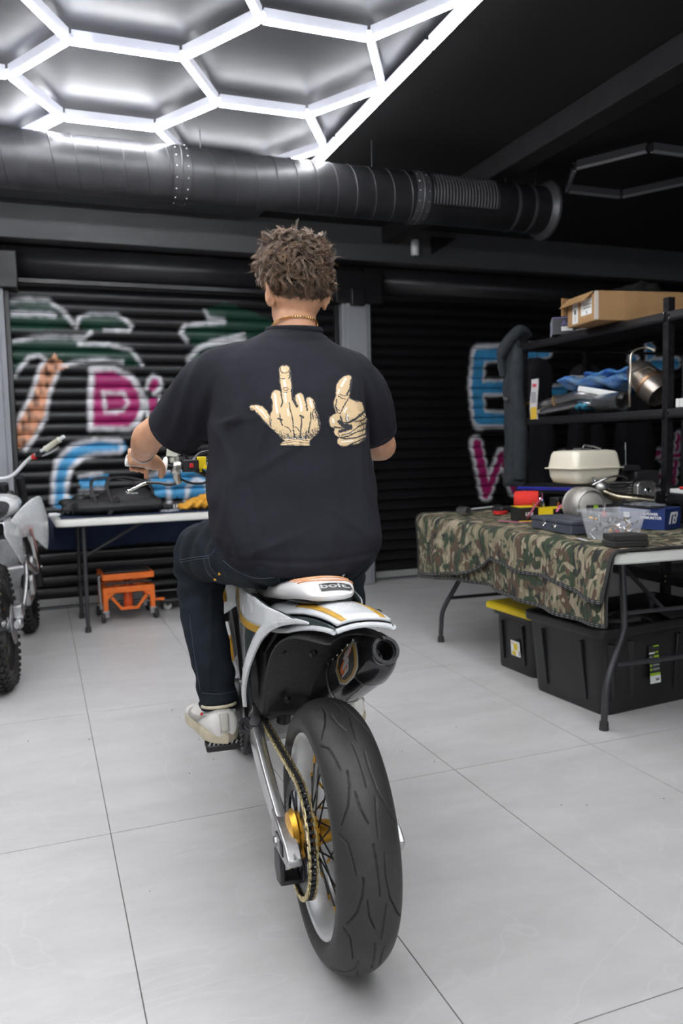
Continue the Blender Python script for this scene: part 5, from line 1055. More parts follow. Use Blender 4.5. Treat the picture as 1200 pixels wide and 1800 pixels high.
# path across the table (local y = +.38 is the camera-side long edge after rotation); u runs along the length
HWd = .38
def drape(nm, hemf, offs, top, uoff):
    NU, NV = 130, 90; P = []; UV = []
    for i in range(NU):
        u = i / (NU - 1); x = -.915 - .0 + (1.83 + .03) * u
        hem = hemf(u); Lh = hem
        wtop = .74 if top else .06
        for j in range(NV):
            t = j / (NV - 1) * (wtop + Lh)      # from far side of the top towards the hanging edge
            wv = .006 * math.sin(u * 17 + 1) + .005 * math.sin(u * 41)
            if t <= wtop - .02: y = -HWd + (HWd * 2 - wtop) + t; z = .748 + offs * .4 + .0016 * math.sin(x * 31 + y * 9) + .0018 * math.sin(y * 43 + x * 5)
            else:
                a = min((t - wtop + .02) / .05, 1) * PI / 2; r = .03 + offs
                y = HWd - .022 + r * math.sin(a); z = .748 + offs * .4 - r * (1 - math.cos(a)) - max(0, t - wtop - .03)
                dn = max(0, t - wtop - .03); y += (.010 + wv * 2.0 + .012 * math.sin(u * 9 + offs * 90) + .008 * math.sin(u * 29 + 2)) * min(dn / .15, 1) - .03 * min(dn / .4, 1) * 0
            P.append((x, y, z)); UV.append((x * 1.0, t + uoff))
    V_ = np.array(P); o = npmesh(nm, V_, gridfaces(NU, NV), m_camo, quilt); add_uv(o, UV)
    md = o.modifiers.new('s', 'SOLIDIFY'); md.thickness = .006; md.offset = 1
    A = V_.reshape(NU, NV, 3); ed = [tuple(A[i, -1] + np.array((0, 0, 0))) for i in range(NU)]
    bb = MB(); bb.tube(ed, .0095, 8, flat=.55, upv=(0, 1, 0)); bb.build('binding', m_bind, o)
    for i, ii in ((0, 0), (NU - 1, 1)):
        bb = MB(); bb.tube([tuple(A[i, j]) for j in range(0, NV, 2)] + [tuple(A[i, -1])], .0095, 8, flat=.55); bb.build('binding', m_bind, o)
    for dz in (.006, .014):
        bb = MB()
        for i in range(0, NU - 1): 
            if i % 2 == 0: a = A[i, -1]; c = A[i + 1, -1]; bb.tube([(a[0], a[1] + .0075, a[2] + dz - .008), (c[0], c[1] + .0075, c[2] + dz - .008)], .0007, 4)
        tag(bb.build('stitching', mat('thread_grey', (.35, .35, .34), .8), o), kind='stuff')
    return o
# u = 0 is the near end
qh1 = lambda u: np.interp(u, [0, .05, .25, .50, .62, .8, 1.0], [.185, .178, .160, .145, .230, .305, .335]) + .008 * math.sin(u * 22)
qh2 = lambda u: np.interp(u, [0, .12, .3, .55, .75, 1.0], [.285, .295, .310, .285, .32, .365]) + .006 * math.sin(u * 15)
drape('quilt_layer', qh1, .012, True, 0); drape('quilt_layer', qh2, .0, False, 1.3)
# blue cloth on the left table
m_blue = mat('blue_cloth', (.010, .022, .065), .85, noise=.3, nscale=10, bump=.3, bscale=200)
bc = thing('table_cloth', 'dark blue cloth lying on the left table and hanging behind it', 'tablecloth', (.985, 5.60, 0), math.radians(2))
NU, NV = 70, 40; P = []
for i in range(NU):
    x = -.945 + 1.80 * i / (NU - 1)
    for j in range(NV):
        t = j / (NV - 1) * (.50 + .26)
        if t < .50: y = -.22 + t; z = .7445 + .0015 * math.sin(x * 21 + y * 17)
        else: y = .315 + .012 * math.sin(x * 23); z = .744 - (t - .50) * (1 + .04 * math.sin(x * 7))
        if i < 3 and t < .5: z -= (3 - i) * .05; x_ = -.925
        else: x_ = x
        P.append((x_, y, z))
npmesh('cloth_sheet', np.array(P), gridfaces(NU, NV), m_blue, bc).modifiers.new('s', 'SOLIDIFY').thickness = .003
# ---------------------------------------------------------------- things on the left table
def blob(nm, parent, m, balls, vox=.008, it=6, dsp=None):
    b = MB()
    for c, r in balls: b.ball(c, r, 16)
    o = b.build(nm, m, parent); bake(o, [('REMESH', dict(mode='VOXEL', voxel_size=vox, use_smooth_shade=True)), ('SMOOTH', dict(factor=.5, iterations=it))])
    if dsp: displace(o, dsp)
    return o
def crumple(a, f): return lambda l, s, z, n: a * (np.sin(l * f + 3 * np.sin(s * f * .7)) * np.cos(z * f * 1.2 + 2 * np.sin(l * f * .5)) + .6 * np.sin((l + s + z) * f * 1.9))
m_bag = mat('bag_nylon', (.010, .010, .011), .6, noise=.4, bump=.3, bscale=150); m_bag2 = mat('bag_panel', (.020, .020, .021), .75)
bg = thing('gear_bag', 'large black padded gear bag with upright handles on the left table', 'bag', (.50, 5.50, .748), math.radians(4))
b = MB(); b.rings([[(x, .14 * math.cos(t) * w + .02, .055 + .052 * math.sin(t) * h) for t in [2 * PI * k / 20 for k in range(20)]] for x, w, h in ((-.30, .3, .5), (-.28, .8, .85), (-.2, 1, 1), (0, 1, 1.02), (.2, 1, 1), (.25, .9, .9), (.27, .6, .6))]); b.build('bag_body', m_bag2, bg)
b = MB(); b.rings([[(x, .12 * math.cos(t) * w + .03, .105 + .075 * max(0, math.sin(t)) * h - .02) for t in [2 * PI * k / 20 for k in range(20)]] for x, w, h in ((-.14, .5, .5), (-.08, 1, 1), (.06, 1, 1.2), (.16, 1, 1.1), (.23, .8, .4), (.25, .4, .1))]); o = b.build('bag_top', m_bag, bg); displace(o, crumple(.006, 45))
for x0 in (-.16, -.06): MB().tube(catmull([(x0, -.11, .05), (x0 - .03, -.06, .18), (x0 + .0, .0, .235), (x0 + .12, .02, .24), (x0 + .25, .0, .20), (x0 + .28, -.02, .12)], 6), .011, 8, flat=.5).build('handle', m_bag, bg)
MB().box((.08, -.06, .135), (.05, .03, .012)).build('buckle', m_steel, bg, bevel=.003)
MB().box((-.06, -.10, .06), (.025, .012, .13), Matrix.Rotation(.5, 3, 'Y')).build('strap', m_bag, bg)
g1 = thing('glove_pile', 'crumpled black gloves heaped at the left end of the blue cloth', 'gloves', (.215, 5.58, .748)); blob('glove', g1, m_bag, [((0, 0, .05), (.085, .06, .05)), ((.04, .0, .10), (.06, .05, .035)), ((-.05, .02, .08), (.05, .05, .03)), ((-.06, -.04, .03), (.04, .03, .03))], dsp=crumple(.006, 50))
for k in range(4): MB().tube([(-.06 + .02 * k, -.05, .03), (-.075 + .03 * k, -.09, .025), (-.09 + .035 * k, -.105, .015)], [.013, .012, .009], 10).build('glove_finger', m_bag, g1)
g1b = thing('spray_nozzle', 'small white capped bottle lying at the left edge of the blue cloth', 'bottle', (.075, 5.42, .765), rot=(0, PI / 2, .3))
b = MB(); b.lathe([(0, 0), (.014, 0), (.015, .004), (.015, .05), (.009, .058), (.009, .07), (0, .07)], (0, 0, -.03), (0, 0, 1), 16); b.build('bottle_body', m_white, g1b); MB().lathe([(.0, 0), (.008, 0), (.008, .012), (0, .012)], (0, 0, .04), (0, 0, 1), 12).build('cap', m_blackpl, g1b)
g2 = thing('yellow_glove', 'orange-yellow work glove crumpled beside the rider on the blue cloth', 'gloves', (1.03, 5.50, .75), .2)
blob('glove', g2, mat('yellow_leather', (.75, .36, .03), .7, noise=.25), [((0, 0, .045), (.11, .06, .04)), ((.07, .02, .075), (.07, .05, .035)), ((-.08, -.02, .03), (.06, .03, .025)), ((-.13, .0, .035), (.04, .018, .018)), ((-.12, -.05, .02), (.045, .016, .016)), ((.13, 0, .09), (.05, .05, .04))], dsp=crumple(.007, 60))
g3 = thing('black_white_glove', 'black glove with white striped fingers lying left of the yellow glove', 'gloves', (.84, 5.50, .752)); blob('glove', g3, m_bag, [((0, 0, .022), (.06, .04, .022)), ((-.05, 0, .02), (.03, .03, .018))], dsp=crumple(.003, 60))
for k in range(4): MB().box((.01 + .016 * k, -.036, .028), (.008, .008, .03)).build('stripe', m_paperw, g3, bevel=.002)
g4 = thing('clear_bag', 'crumpled clear plastic bag on the blue cloth in front of the striped glove', 'plastic bag', (.80, 5.40, .75)); o = blob('film', g4, mat('clear_film', (.6, .63, .68), .2, alpha=.35), [((0, 0, .008), (.06, .03, .008)), ((.04, .01, .010), (.04, .02, .008))], vox=.006, it=3, dsp=crumple(.003, 90))
# ---------------------------------------------------------------- orange lift, creeper
j = thing('motorcycle_lift', 'orange scissor lift on castors beneath the left folding table', 'jack', (.53, 5.72, 0), math.radians(3)); j.scale = (.90, .90, .90)
def rod(nm, a, c, w, h, m, p): a = Vector(a); c = Vector(c); d = c - a; R_ = d.to_track_quat('X', 'Z').to_matrix(); MB().box((a + c) / 2, (d.length, w, h), R_).build(nm, m, p, bevel=.003)
for y in (-.16, .16):
    rod('frame_rail', (-.19, y, .245), (.19, y, .245), .03, .045, m_orange, j)
    for sg in (-1, 1): rod('upright', (sg * .175, y, .25), (sg * .175, y, .09), .035, .035, m_orange, j); rod('gusset', (sg * .165, y, .19), (sg * .11, y, .235), .02, .03, m_orange, j)
    rod('top_rail', (-.19, y, .345), (.19, y, .345), .03, .045, m_orange, j)
for sg in (-1, 1):
    rod('side_rail', (sg * .18, -.16, .235), (sg * .18, .16, .235), .03, .04, m_orange, j); rod('top_side', (sg * .18, -.16, .345), (sg * .18, .16, .345), .03, .04, m_orange, j)
    rod('scissor_arm', (sg * .15, -.10, .25), (-sg * .12, -.10, .325), .02, .02, m_orange, j)
    rod('base_strut', (sg * .13, -.165, .19), (sg * .06, -.165, .10), .016, .022, m_orange, j)
rod('base_bar', (-.07, -.165, .10), (.07, -.165, .10), .02, .022, m_orange, j)
rod('rod', (-.17, -.175, .295), (.17, -.175, .30), .016, .016, m_blackmt, j)
MB().box((0, 0, .376), (.34, .28, .014)).build('rubber_pad', m_blackpl, j, bevel=.004)
b = MB(); b.cyl((0, -.10, .08), (0, -.10, .30), .035, 18); b.cyl((0, -.10, .30), (0, -.10, .33), .018, 14); b.build('hydraulic_ram', mat('red_orange', (.55, .07, .01), .4), j)
rod('pedal_arm', (.19, -.12, .14), (.27, -.14, .14), .02, .02, m_orange, j)
MB().tube([(-.21, -.16, .12), (-.22, -.17, .36), (-.20, -.17, .365)], .011, 10).build('release_lever', m_steel, j)
for sx_, sy_ in ((-1, -1), (1, -1), (-1, 1), (1, 1)):
    c = MB(); c.lathe([(0, -.012), (.034, -.012), (.038, -.006), (.038, .006), (.034, .012), (0, .012)], (sx_ * .175 + .02 * sx_, sy_ * .16 - .01, .040), (1, .3 * sx_, 0), 22); w_ = c.build('castor_wheel', m_rubber, j)
    b = MB(); b.box((sx_ * .175, sy_ * .16, .088), (.05, .05, .012)); b.box((sx_ * .178, sy_ * .16, .065), (.05, .03, .045)); b.build('castor_fork', m_steel, w_, bevel=.003)
c = thing('creeper_trolley', 'low black mechanics creeper with white castor behind the orange lift', 'creeper', (1.08, 5.92, 0))
MB().box((.15, .03, .075), (.9, .34, .03)).build('board', m_blackpl, c, bevel=.01)
for x in (-.25, .5): 
    for y in (-.1, .14):
        w_ = MB().lathe([(0, -.01), (.026, -.01), (.030, -.005), (.030, .005), (.026, .01), (0, .01)], (x, y, .030), (.3, 1, 0), 20).build('castor_wheel', mat('castor_grey', (.45, .45, .44), .5), c); MB().box((x, y, .05), (.03, .035, .03)).build('castor_fork', m_blackpl, w_, bevel=.003)
# ---------------------------------------------------------------- storage totes under the right table
m_tote = mat('tote_black', (.010, .010, .011), .38, noise=.25, nscale=8, bump=.1, bscale=90)
def tote(name, label, loc, rz, L, Wd, H, lid=False):
    t = thing(name, label, 'storage tote', loc, rz)
    def rr(hx, hy, r, z):
        P = []
        for cx_, cy_, a0 in ((hx - r, hy - r, 0), (-hx + r, hy - r, PI / 2), (-hx + r, -hy + r, PI), (hx - r, -hy + r, 1.5 * PI)):
            for k in range(6): a = a0 + PI / 2 * k / 5; P.append((cx_ + r * math.cos(a), cy_ + r * math.sin(a), z))
        return P
    k = .86
    b = MB(); b.rings([rr(L / 2 * k, Wd / 2 * k, .04, 0), rr(L / 2 * k + .004, Wd / 2 * k + .004, .045, .01), rr(L / 2 - .022, Wd / 2 - .022, .05, H - .045), rr(L / 2 - .004, Wd / 2 - .004, .055, H - .040), rr(L / 2, Wd / 2, .06, H - .03), rr(L / 2, Wd / 2, .06, H - .004), rr(L / 2 - .006, Wd / 2 - .006, .055, H), rr(L / 2 - .022, Wd / 2 - .022, .045, H - .004), rr(L / 2 - .028, Wd / 2 - .028, .045, H - .05), rr(L / 2 * k - .004, Wd / 2 * k - .004, .04, .012)]).build('bin', m_tote, t, smooth=50)
    for s in (-1, 1):
        for x in (-.31, -.21, .04, .16, .30):
            if abs(x) * 2 < L - .1:
                rod('rib', (x * L / .75 * .92, s * (Wd / 2 * (k + .01)), .06), (x * L / .75, s * (Wd / 2 - .018), H - .07), .030, .012, m_tote, t)
        for y in (-.11, .11): rod('rib', (s * (L / 2 * (k + .01)), y * Wd / .45, .05), (s * (L / 2 - .018), y * Wd / .45, H - .07), .012, .022, m_tote, t)
    return t
BT = tote('storage_tote', 'large open black storage tote full of parts under the camouflaged table', (2.545, 2.955, 0), math.radians(5), .86, .52, .385)
YT = tote('storage_tote', 'small black storage tote with yellow lid behind the large open tote', (2.49, 3.44, 0), math.radians(3), .60, .36, .325)
b = MB()
b.rings([[(x * k, y * k, z) for x, y in ((-.31, -.19), (.31, -.19), (.31, .19), (-.31, .19))] for k, z in ((1, .305), (1.0, .332), (.97, .342), (.86, .342), (.84, .336), (.3, .336))]).build('lid', m_yellow, YT, bevel=.006)
for x in (-.15, .15): MB().box((x, -.15, .346), (.10, .03, .008)).build('lid_rib', m_yellow, YT, bevel=.003)
def label_strip(parent, nm, c, R, w, h, items, base, bm):
    """flat printed label: base card and coloured print fields, local x right, y up"""
    o = bpy.data.objects.new(nm, None)
    b = MB(); b.box((0, 0, 0), (w, h, .0008)); lab = b.build(nm, bm, parent); lab.location = c; lab.rotation_euler = R
    for (x, y, ww, hh, m) in items: MB().box((x, y, .0008), (ww, hh, .0006)).build('print_field', m, lab)
    return lab
m_lime = mat('lime_print', (.30, .48, .02), .5); m_grey = mat('grey_print', (.22, .22, .22), .6); m_pk = mat('pale_pink_print', (.65, .40, .30), .6); m_ink = mat('ink_black', (.02, .02, .02), .6)
Rf = frame_rot((1, 0, 0), (0, 0.08, 1))
lab = label_strip(BT, 'tote_label', (-.105, -.2475, .195), Rf, .062, .165, [(0, -.065, .062, .034, m_paperw), (0, -.043, .062, .012, m_lime), (.012, .033, .030, .012, m_lime), (-.014, .050, .032, .007, m_paperw), (.014, .052, .020, .006, m_lime), (-.02, .034, .02, .007, m_grey), (.008, .015, .038, .008, m_grey), (.008, -.003, .038, .008, m_grey), (.008, -.021, .038, .010, m_grey),
    (-.022, .015, .010, .010, m_lime), (-.022, -.003, .010, .010, m_lime), (-.022, -.021, .010, .010, m_lime), (.012, -.066, .022, .012, m_grey), (.012, .079, .034, .006, m_lime)], m_ink, m_ink)
Rl = frame_rot((0, -1, 0), (-0.08, 0, 1))
lab = label_strip(YT, 'tote_label', (-.286, -.035, .13), Rl, .075, .078, [(.002, .010, .03, .035, m_yellow), (-.012, -.025, .03, .022, m_yellow), (-.025, .026, .016, .010, m_pk), (.028, -.02, .008, .024, m_grey)], m_paperw, m_paperw)
# parts inside the large tote, each its own thing
r5 = np.random.default_rng(3)
kinds = [('black rubber hose coil', 'hose'), ('black plastic shroud', 'bodywork part'), ('black fuel pipe', 'pipe')]
p = thing('coiled_hose', 'coiled black rubber hose on top of the parts in the open tote', 'hose', (2.42, 2.86, .30))
MB().tube([(.13 * math.cos(t) * (1 + .02 * t), .09 * math.sin(t) * (1 + .02 * t), .008 * t) for t in np.linspace(0, 11, 90)], .012, 8).build('hose', m_rubber, p)
p = thing('bicycle_chain', 'short bright steel chain lying at the left inside the open tote', 'chain', (2.27, 2.86, .335), .4)
for k in range(14): MB().box((-.07 + .011 * k, .006 * math.sin(k * .8), .002 * math.sin(k)), (.009, .006, .004)).build('link', m_chrome, p, bevel=.001)
p = thing('dark_grip_bar', 'black curved handlebar tube sticking up in the open tote', 'handlebar', (2.55, 2.98, .30), .5)
MB().tube(catmull([(-.25, 0, -.02), (-.15, .02, .05), (0, .0, .08), (.15, .02, .05), (.26, 0, -.01)], 6), .011, 10).build('tube', m_blackmt, p)
p = thing('speckled_panel', 'grey speckled plastic panel lying at the right of the open tote', 'panel', (2.80, 2.92, .345), .1, rot=(.15, 0, .1)); MB().rings([[(x, y, .012 * math.cos(x * 9)) for x, y in ((-.12, -.06), (.12, -.06), (.13, .05), (-.10, .06))], [(x, y, .008 + .012 * math.cos(x * 9)) for x, y in ((-.12, -.06), (.12, -.06), (.13, .05), (-.10, .06))]]).build('panel', mat('speckle', (.10, .10, .10), .5, col2=(.02, .02, .02), nscale=160, noise=1), p, bevel=.003)
p = thing('black_shroud', 'matt black plastic shroud filling the back of the open tote', 'bodywork part', (2.60, 3.04, .24)); b = MB(); b.rings([[(x, .10 * math.cos(t) * w, .09 * math.sin(t) * w + .02) for t in np.linspace(0, PI, 10)] for x, w in ((-.30, .6), (-.1, 1), (.1, 1.1), (.30, .5))], closed=False, caps=False); b.build('shell', m_blackpl, p, solid=.004)
for k, (x, y) in enumerate(((2.34, 2.80), (2.50, 2.80), (2.66, 2.84), (2.80, 3.05), (2.35, 3.05))):
    p = thing('engine_bracket', ['small black steel bracket by the left corner inside the open tote', 'black steel bracket near the front wall inside the open tote', 'black bracket at the front right inside the open tote', 'black bracket at the back right inside the open tote', 'black bracket at the back left inside the open tote'][k], 'bracket', (x, y, .22), k * .9, 'brackets in the open tote')
    b = MB(); b.prism([(-.07, 0), (.07, 0), (.07, .03), (.01, .10), (-.03, .10), (-.07, .04)], (0, 0, 0), (1, 0, 0), (0, .5, .86), .006); b.build('plate', m_blackmt, p, bevel=.002)
    for x_ in (-.045, .045): MB().lathe([(.0, .004), (.010, .004), (.010, 0)], (x_, .005, .015), (0, -.86, .5), 6).build('bolt', m_steel, p)
# ---------------------------------------------------------------- black rack along the right side
m_rack = mat('rack_black', (.014, .014, .016), .38, .3, noise=.2)
rk = thing('storage_rack', 'black bolted steel shelving rack behind the camouflaged table', 'shelving rack', (3.0, 3.26, 0))
def upright(x, y):
    for dx, dy, w, d in ((0, 0, .038, .003), (0, 0, .003, .038)):
        pass
    b = MB(); b.box((x + .019, y, .94), (.038, .003, 1.88)); b.box((x, y + .019, .94), (.003, .038, 1.88)); u = b.build('upright', m_rack, rk)
    h = MB()
    for k in range(34):
        z = .06 + k * .054; h.box((x + .022, y - .0022, z), (.008, .002, .020)); h.box((x - .0022, y + .022, z), (.002, .008, .020))
    tag(h.build('slots', mat('slot_dark', (.002, .002, .002), .9), u), kind='stuff')
    return u
for y in (-1.30, -.04, 1.25):
    for x in (0, .50): upright(x, y)
SH = [(.45, 'low'), (.87, 'mid'), (1.30, 'up'), (1.785, 'top')]
for z, _ in SH:
    for ya, yb in ((-1.28, -.06), (-.02, 1.24)):
        MB().box((.27, (ya + yb) / 2, z + .016), (.50, yb - ya - .01, .012)).build('shelf_board', mat('board_black', (.010, .010, .010), .7), rk)
        for x in (-.002, .525):
            b = MB(); b.rings([[(x + a * (-1 if x < .1 else 1), yy, z + c) for a, c in ((0, .022), (.006, .022), (.010, .012), (.010, -.004), (.016, -.014), (.010, -.026), (0, -.026))] for yy in (ya, yb)]); b.build('beam', m_rack, rk, smooth=60)
    for y in (-1.29, -.03, 1.245): MB().box((.26, y, z), (.50, .006, .035)).build('end_beam', m_rack, rk)
    for y in (-.02, -.062):
        for dz in (-.012, .016): MB().lathe([(0, .004), (.006, .003), (.007, 0)], (-.006, y + .012, z + dz), (-1, 0, 0), 10).build('rivet', m_chrome, rk)
# ---- top shelf
m_card = mat('cardboard', (.40, .23, .10), .75, noise=.14, nscale=9, bump=.1, bscale=80)
cb = thing('cardboard_box', 'open brown cardboard box on the top rack shelf', 'box', (3.165, 3.695, 1.815), math.radians(-8))
for nm, c, d, R_ in (('bottom', (0, 0, .003), (.60, .30, .005), None), ('front_wall', (0, -.15, .08), (.60, .005, .155), None), ('back_wall', (0, .15, .08), (.60, .005, .155), None), ('end_wall', (-.30, 0, .075), (.005, .30, .145), None), ('end_wall', (.30, 0, .08), (.005, .30, .155), None)):
    MB().box(c, d, R_).build(nm, m_card, cb)
MB().box((-.325, .02, .135), (.075, .27, .004), Matrix.Rotation(-.75, 3, 'Y')).build('flap', m_card, cb); MB().box((-.31, .165, .12), (.06, .004, .10), Matrix.Rotation(.3, 3, 'Z')).build('flap', m_card, cb)
MB().box((-.298, -.150, .08), (.022, .0062, .15)).build('tape', mat('clear_tape', (.65, .58, .50), .2), cb)
Rl = frame_rot((0, -1, 0), (0, 0, 1))
label_strip(cb, 'shipping_label', (-.3035, .065, .075), Rl, .062, .125, [(0, .0, .020, .026, m_ink), (0, .035, .03, .004, m_grey), (0, -.035, .02, .03, mat('faint_print', (.55, .55, .54), .6))], m_paperw, m_paperw)
label_strip(cb, 'address_label', (-.3035, -.055, .085), Rl, .115, .085, [(.01, .012, .08, .005, m_grey), (.01, -.004, .08, .006, m_grey), (0, -.030, .09, .018, mat('pale', (.85, .85, .84), .6)), (.005, -.029, .012, .014, m_ink), (.03, .033, .02, .003, m_grey)], m_paperw, m_paperw)
bp = thing('black_cover', 'black fabric heap on top of the cardboard box at the top of the rack', 'cover', (3.20, 3.68, 1.97)); blob('fabric', bp, m_bag, [((0, 0, .0), (.22, .12, .05)), ((.03, 0, .04), (.12, .08, .04))], vox=.012, dsp=crumple(.006, 30))
wb = thing('parts_box', 'small light grey and dark box at the far end of the top rack shelf', 'box', (3.10, 4.17, 1.8), math.radians(-33))
b = MB(); b.box((0, 0, .062), (.20, .24, .10)); b.build('carton', mat('carton_dark', (.035, .035, .042), .5), wb, bevel=.002); 
MB().box((-.1012, 0, .062), (.001, .24, .10)).build('side_panel', mat('carton_pale', (.42, .44, .50), .5), wb); label_strip(wb, 'blue_mark', (-.1025, 0, .06), Rl, .03, .035, [], None, mat('blue_print', (.03, .05, .30), .5))
MB().box((0, -.1208, .112), (.20, .0008, .004)).build('edge_print', mat('violet_print', (.20, .16, .45), .5), wb)
text('carton_lettering', 'Aero', .045, mat('violet_print', (.2, .16, .45), .5), wb, (.0, -.1212, .078), (PI / 2, 0, 0)); label_strip(wb, 'white_label', (-.01, -.1213, .045), (PI / 2, 0, 0), .075, .026, [(.0, 0, .001, .026, m_grey)], None, m_paperw)
MB().ball((.03, -.02, .118), (.022, .018, .012), 12).build('white_cap', m_white, wb)
tl = thing('small_hand_tool', 'small dark metal tool lying on the top rack shelf below the cardboard box', 'tool', (3.02, 3.92, 1.812), 1.7); MB().box((0, 0, .006), (.16, .018, .012)).build('tool_bar', m_steel, tl, bevel=.003); MB().box((.06, .0, .016), (.02, .03, .014)).build('tool_jaw', m_blackmt, tl, bevel=.003)
# ---- middle shelf: exhaust parts
ZM = 1.326
ex = thing('exhaust_pipe', 'long polished exhaust pipe lying left of the blue package on the rack', 'exhaust pipe', (3.05, 4.10, ZM))
MB().tube(catmull([(.02, .30, .03), (-.01, .26, .07), (.0, .18, .085), (.01, .05, .10), (.02, -.10, .115), (.06, -.26, .09)], 8), .030, 20).build('pipe', m_alu, ex)
MB().tube(catmull([(-.03, .30, .02), (-.04, .20, .035), (-.02, .05, .045), (.0, -.12, .06), (.02, -.25, .05)], 8), .022, 16).build('down_pipe', m_chrome, ex)
MB().lathe([(.031, -.01), (.036, -.008), (.036, .008), (.031, .01)], (.0, .12, .092), (.1, -1, .15), 20).build('clamp', mat('tan_clamp', (.45, .30, .16), .4, .8), ex)
ex2 = thing('short_silencer', 'short polished silencer tube with dark open end on the middle rack shelf', 'silencer', (3.06, 3.72, ZM), 0)
MB().rings([[(r * math.cos(t), y, .060 + r * math.sin(t)) for t in [2 * PI * k / 28 for k in range(28)]] for y, r in ((.16, .020), (.13, .038), (.10, .048), (-.08, .052), (-.10, .055), (-.10, .046), (.05, .044))], caps=False).build('tube', m_alu, ex2)
MB().lathe([(0, 0), (.044, 0)], (0, .02, .060), (0, 1, 0), 24).build('dark_core', m_ink, ex2)
ex3 = thing('large_silencer', 'large bluish titanium silencer leaning with its dark mouth beside the rack post', 'silencer', (3.12, 3.40, ZM), 0, rot=(0, 0, math.radians(20)))
d_ = Vector((-.15, -.55, -.50)).normalized()
m_tit = mat('heat_tinted_steel', (.42, .41, .40), .30, .9, noise=.5, nscale=7, col2=(.30, .24, .19))
MB().lathe([(.025, -.17), (.055, -.14), (.075, -.10), (.082, -.02), (.084, .05), (.074, .10), (.072, .10), (.066, .02)], (0, .06, .14), d_, 36).build('body', m_tit, ex3)
MB().lathe([(.084, .0), (.088, .004), (.088, .018), (.084, .022)], (0, .06, .14), d_, 32).build('band', mat('copper_band', (.55, .34, .20), .35, 1.0, noise=.3), ex3)
MB().lathe([(0, .03), (.064, .03)], (0, .06, .14), d_, 28).build('dark_core', m_ink, ex3)
MB().tube(catmull([(-.10, .12, .02), (-.14, .10, .12), (-.13, .10, .20), (-.12, .10, .30), (-.06, .06, .33), (-.03, .02, .31)], 6), .006, 8).build('hanger_wire', mat('wire_steel', (.55, .50, .42), .35, 1.0), ex3)
MB().tube([(-.13, .10, .20), (-.06, .04, .23), (-.02, .02, .21)], .006, 8).build('hanger_wire', MATS['wire_steel'], ex3)
bl = thing('blue_package', 'crumpled blue and white plastic package lying over the exhaust pipes on the rack', 'package', (3.14, 3.86, ZM + .15), .3)
def packet(nm, par, m, c, L_, W_, H_, rot, sd):
    rs = []
    for v in np.linspace(-.995, .995, 34):
        r = []
        for k in range(36):
            t = 2 * PI * k / 36; cr = .7 + .6 * vnoise(np.array([v * 3 + sd]), np.array([t + sd]), 2.4, sd)[0]
            r.append((W_ / 2 * math.cos(t), v * L_ / 2, H_ / 2 * math.sin(t) * (1 - v ** 6) ** .5 * cr + .010 * math.sin(v * 9 + sd + 2 * math.cos(t))))
        rs.append(r)
    q = MB().rings(rs).build(nm, m, par, smooth=22); q.location = c; q.rotation_euler = rot; return q
packet('package_film', bl, mat('blue_film', (.03, .13, .42), .25, col2=(.16, .26, .34), noise=1, nscale=12), (0, .02, .02), .50, .24, .07, (.05, .25, 0), 3)
packet('package_film', bl, mat('blue_film_dark', (.02, .07, .32), .22, col2=(.07, .22, .42), noise=1, nscale=16), (.02, -.06, .06), .34, .20, .05, (-.06, .3, .3), 8)
packet('package_film', bl, mat('silver_film', (.35, .38, .40), .3, .4), (.02, .16, .055), .20, .16, .03, (.1, .2, -.4), 5)
MB().box((-.09, -.02, -.03), (.03, .30, .035), Matrix.Rotation(.2, 3, 'X')).build('white_edge', m_paperw, bl, bevel=.008)
bl2 = thing('cyan_package', 'flat cyan plastic packet tucked under the blue package on the rack', 'package', (3.10, 3.98, ZM + .02), -.2); blob('package_film', bl2, mat('cyan_film', (.05, .25, .35), .25, noise=.4, nscale=20), [((0, 0, .03), (.08, .12, .03))], vox=.01, it=4, dsp=crumple(.005, 50))
hp_ = thing('hanging_packet', 'small white and yellow packet hanging at the front edge of the middle rack shelf', 'packet', (2.985, 4.36, 1.31))
b = MB(); b.rings([[(x, y + .01 * math.sin(z * 20), z) for x, y in ((-.006, -.035), (.002, -.035), (.002, .035), (-.006, .035))] for z in (.0, .07, .14, .21, .255)]); b.build('packet', mat('packet_white', (.62, .60, .60), .35), hp_)
MB().box((-.0075, 0, .04), (.002, .066, .075)).build('yellow_field', mat('packet_yellow', (.70, .45, .05), .4), hp_); MB().box((-.0075, -.01, .215), (.002, .04, .02)).build('red_field', mat('packet_red', (.6, .08, .10), .4), hp_); MB().box((-.0075, 0, .14), (.002, .05, .07)).build('grey_field', mat('packet_grey', (.35, .35, .36), .4), hp_)
gh = thing('brass_hook', 'small brass elbow fitting hanging left of the white and yellow packet', 'fitting', (3.0, 4.50, 1.34)); MB().tube(catmull([(0, 0, 0), (0, .01, .05), (.0, -.03, .075), (.0, -.10, .08)], 6), .010, 10).build('elbow', mat('brass', (.60, .42, .15), .3, 1.0), gh); MB().lathe([(.010, 0), (.014, .004), (.014, .014), (.010, .018)], (0, 0, -.004), (0, 0, 1), 12).build('collar', MATS['brass'], gh)
ar = thing('arched_fender', 'glossy black curved fender standing behind the rack post', 'fender', (3.30, 3.30, ZM + .01)); b = MB(); shell(b, [[(x, -.16 * math.cos(t) - .10, .20 - .17 * math.sin(t)) for x in (-.03, .0, .03)] for t in np.linspace(.1, 2.6, 14)], 0); b.build('shell', m_blackpl, ar, solid=.01); MB().tube([(-.034, -.16 * math.cos(t) - .10, .21 - .17 * math.sin(t)) for t in np.linspace(.2, 2.5, 14)], .004, 6).build('chrome_edge', m_chrome, ar)
wc = thing('slotted_card', 'white slotted plastic strip on the rack just right of the post', 'strip', (3.02, 3.13, ZM)); 
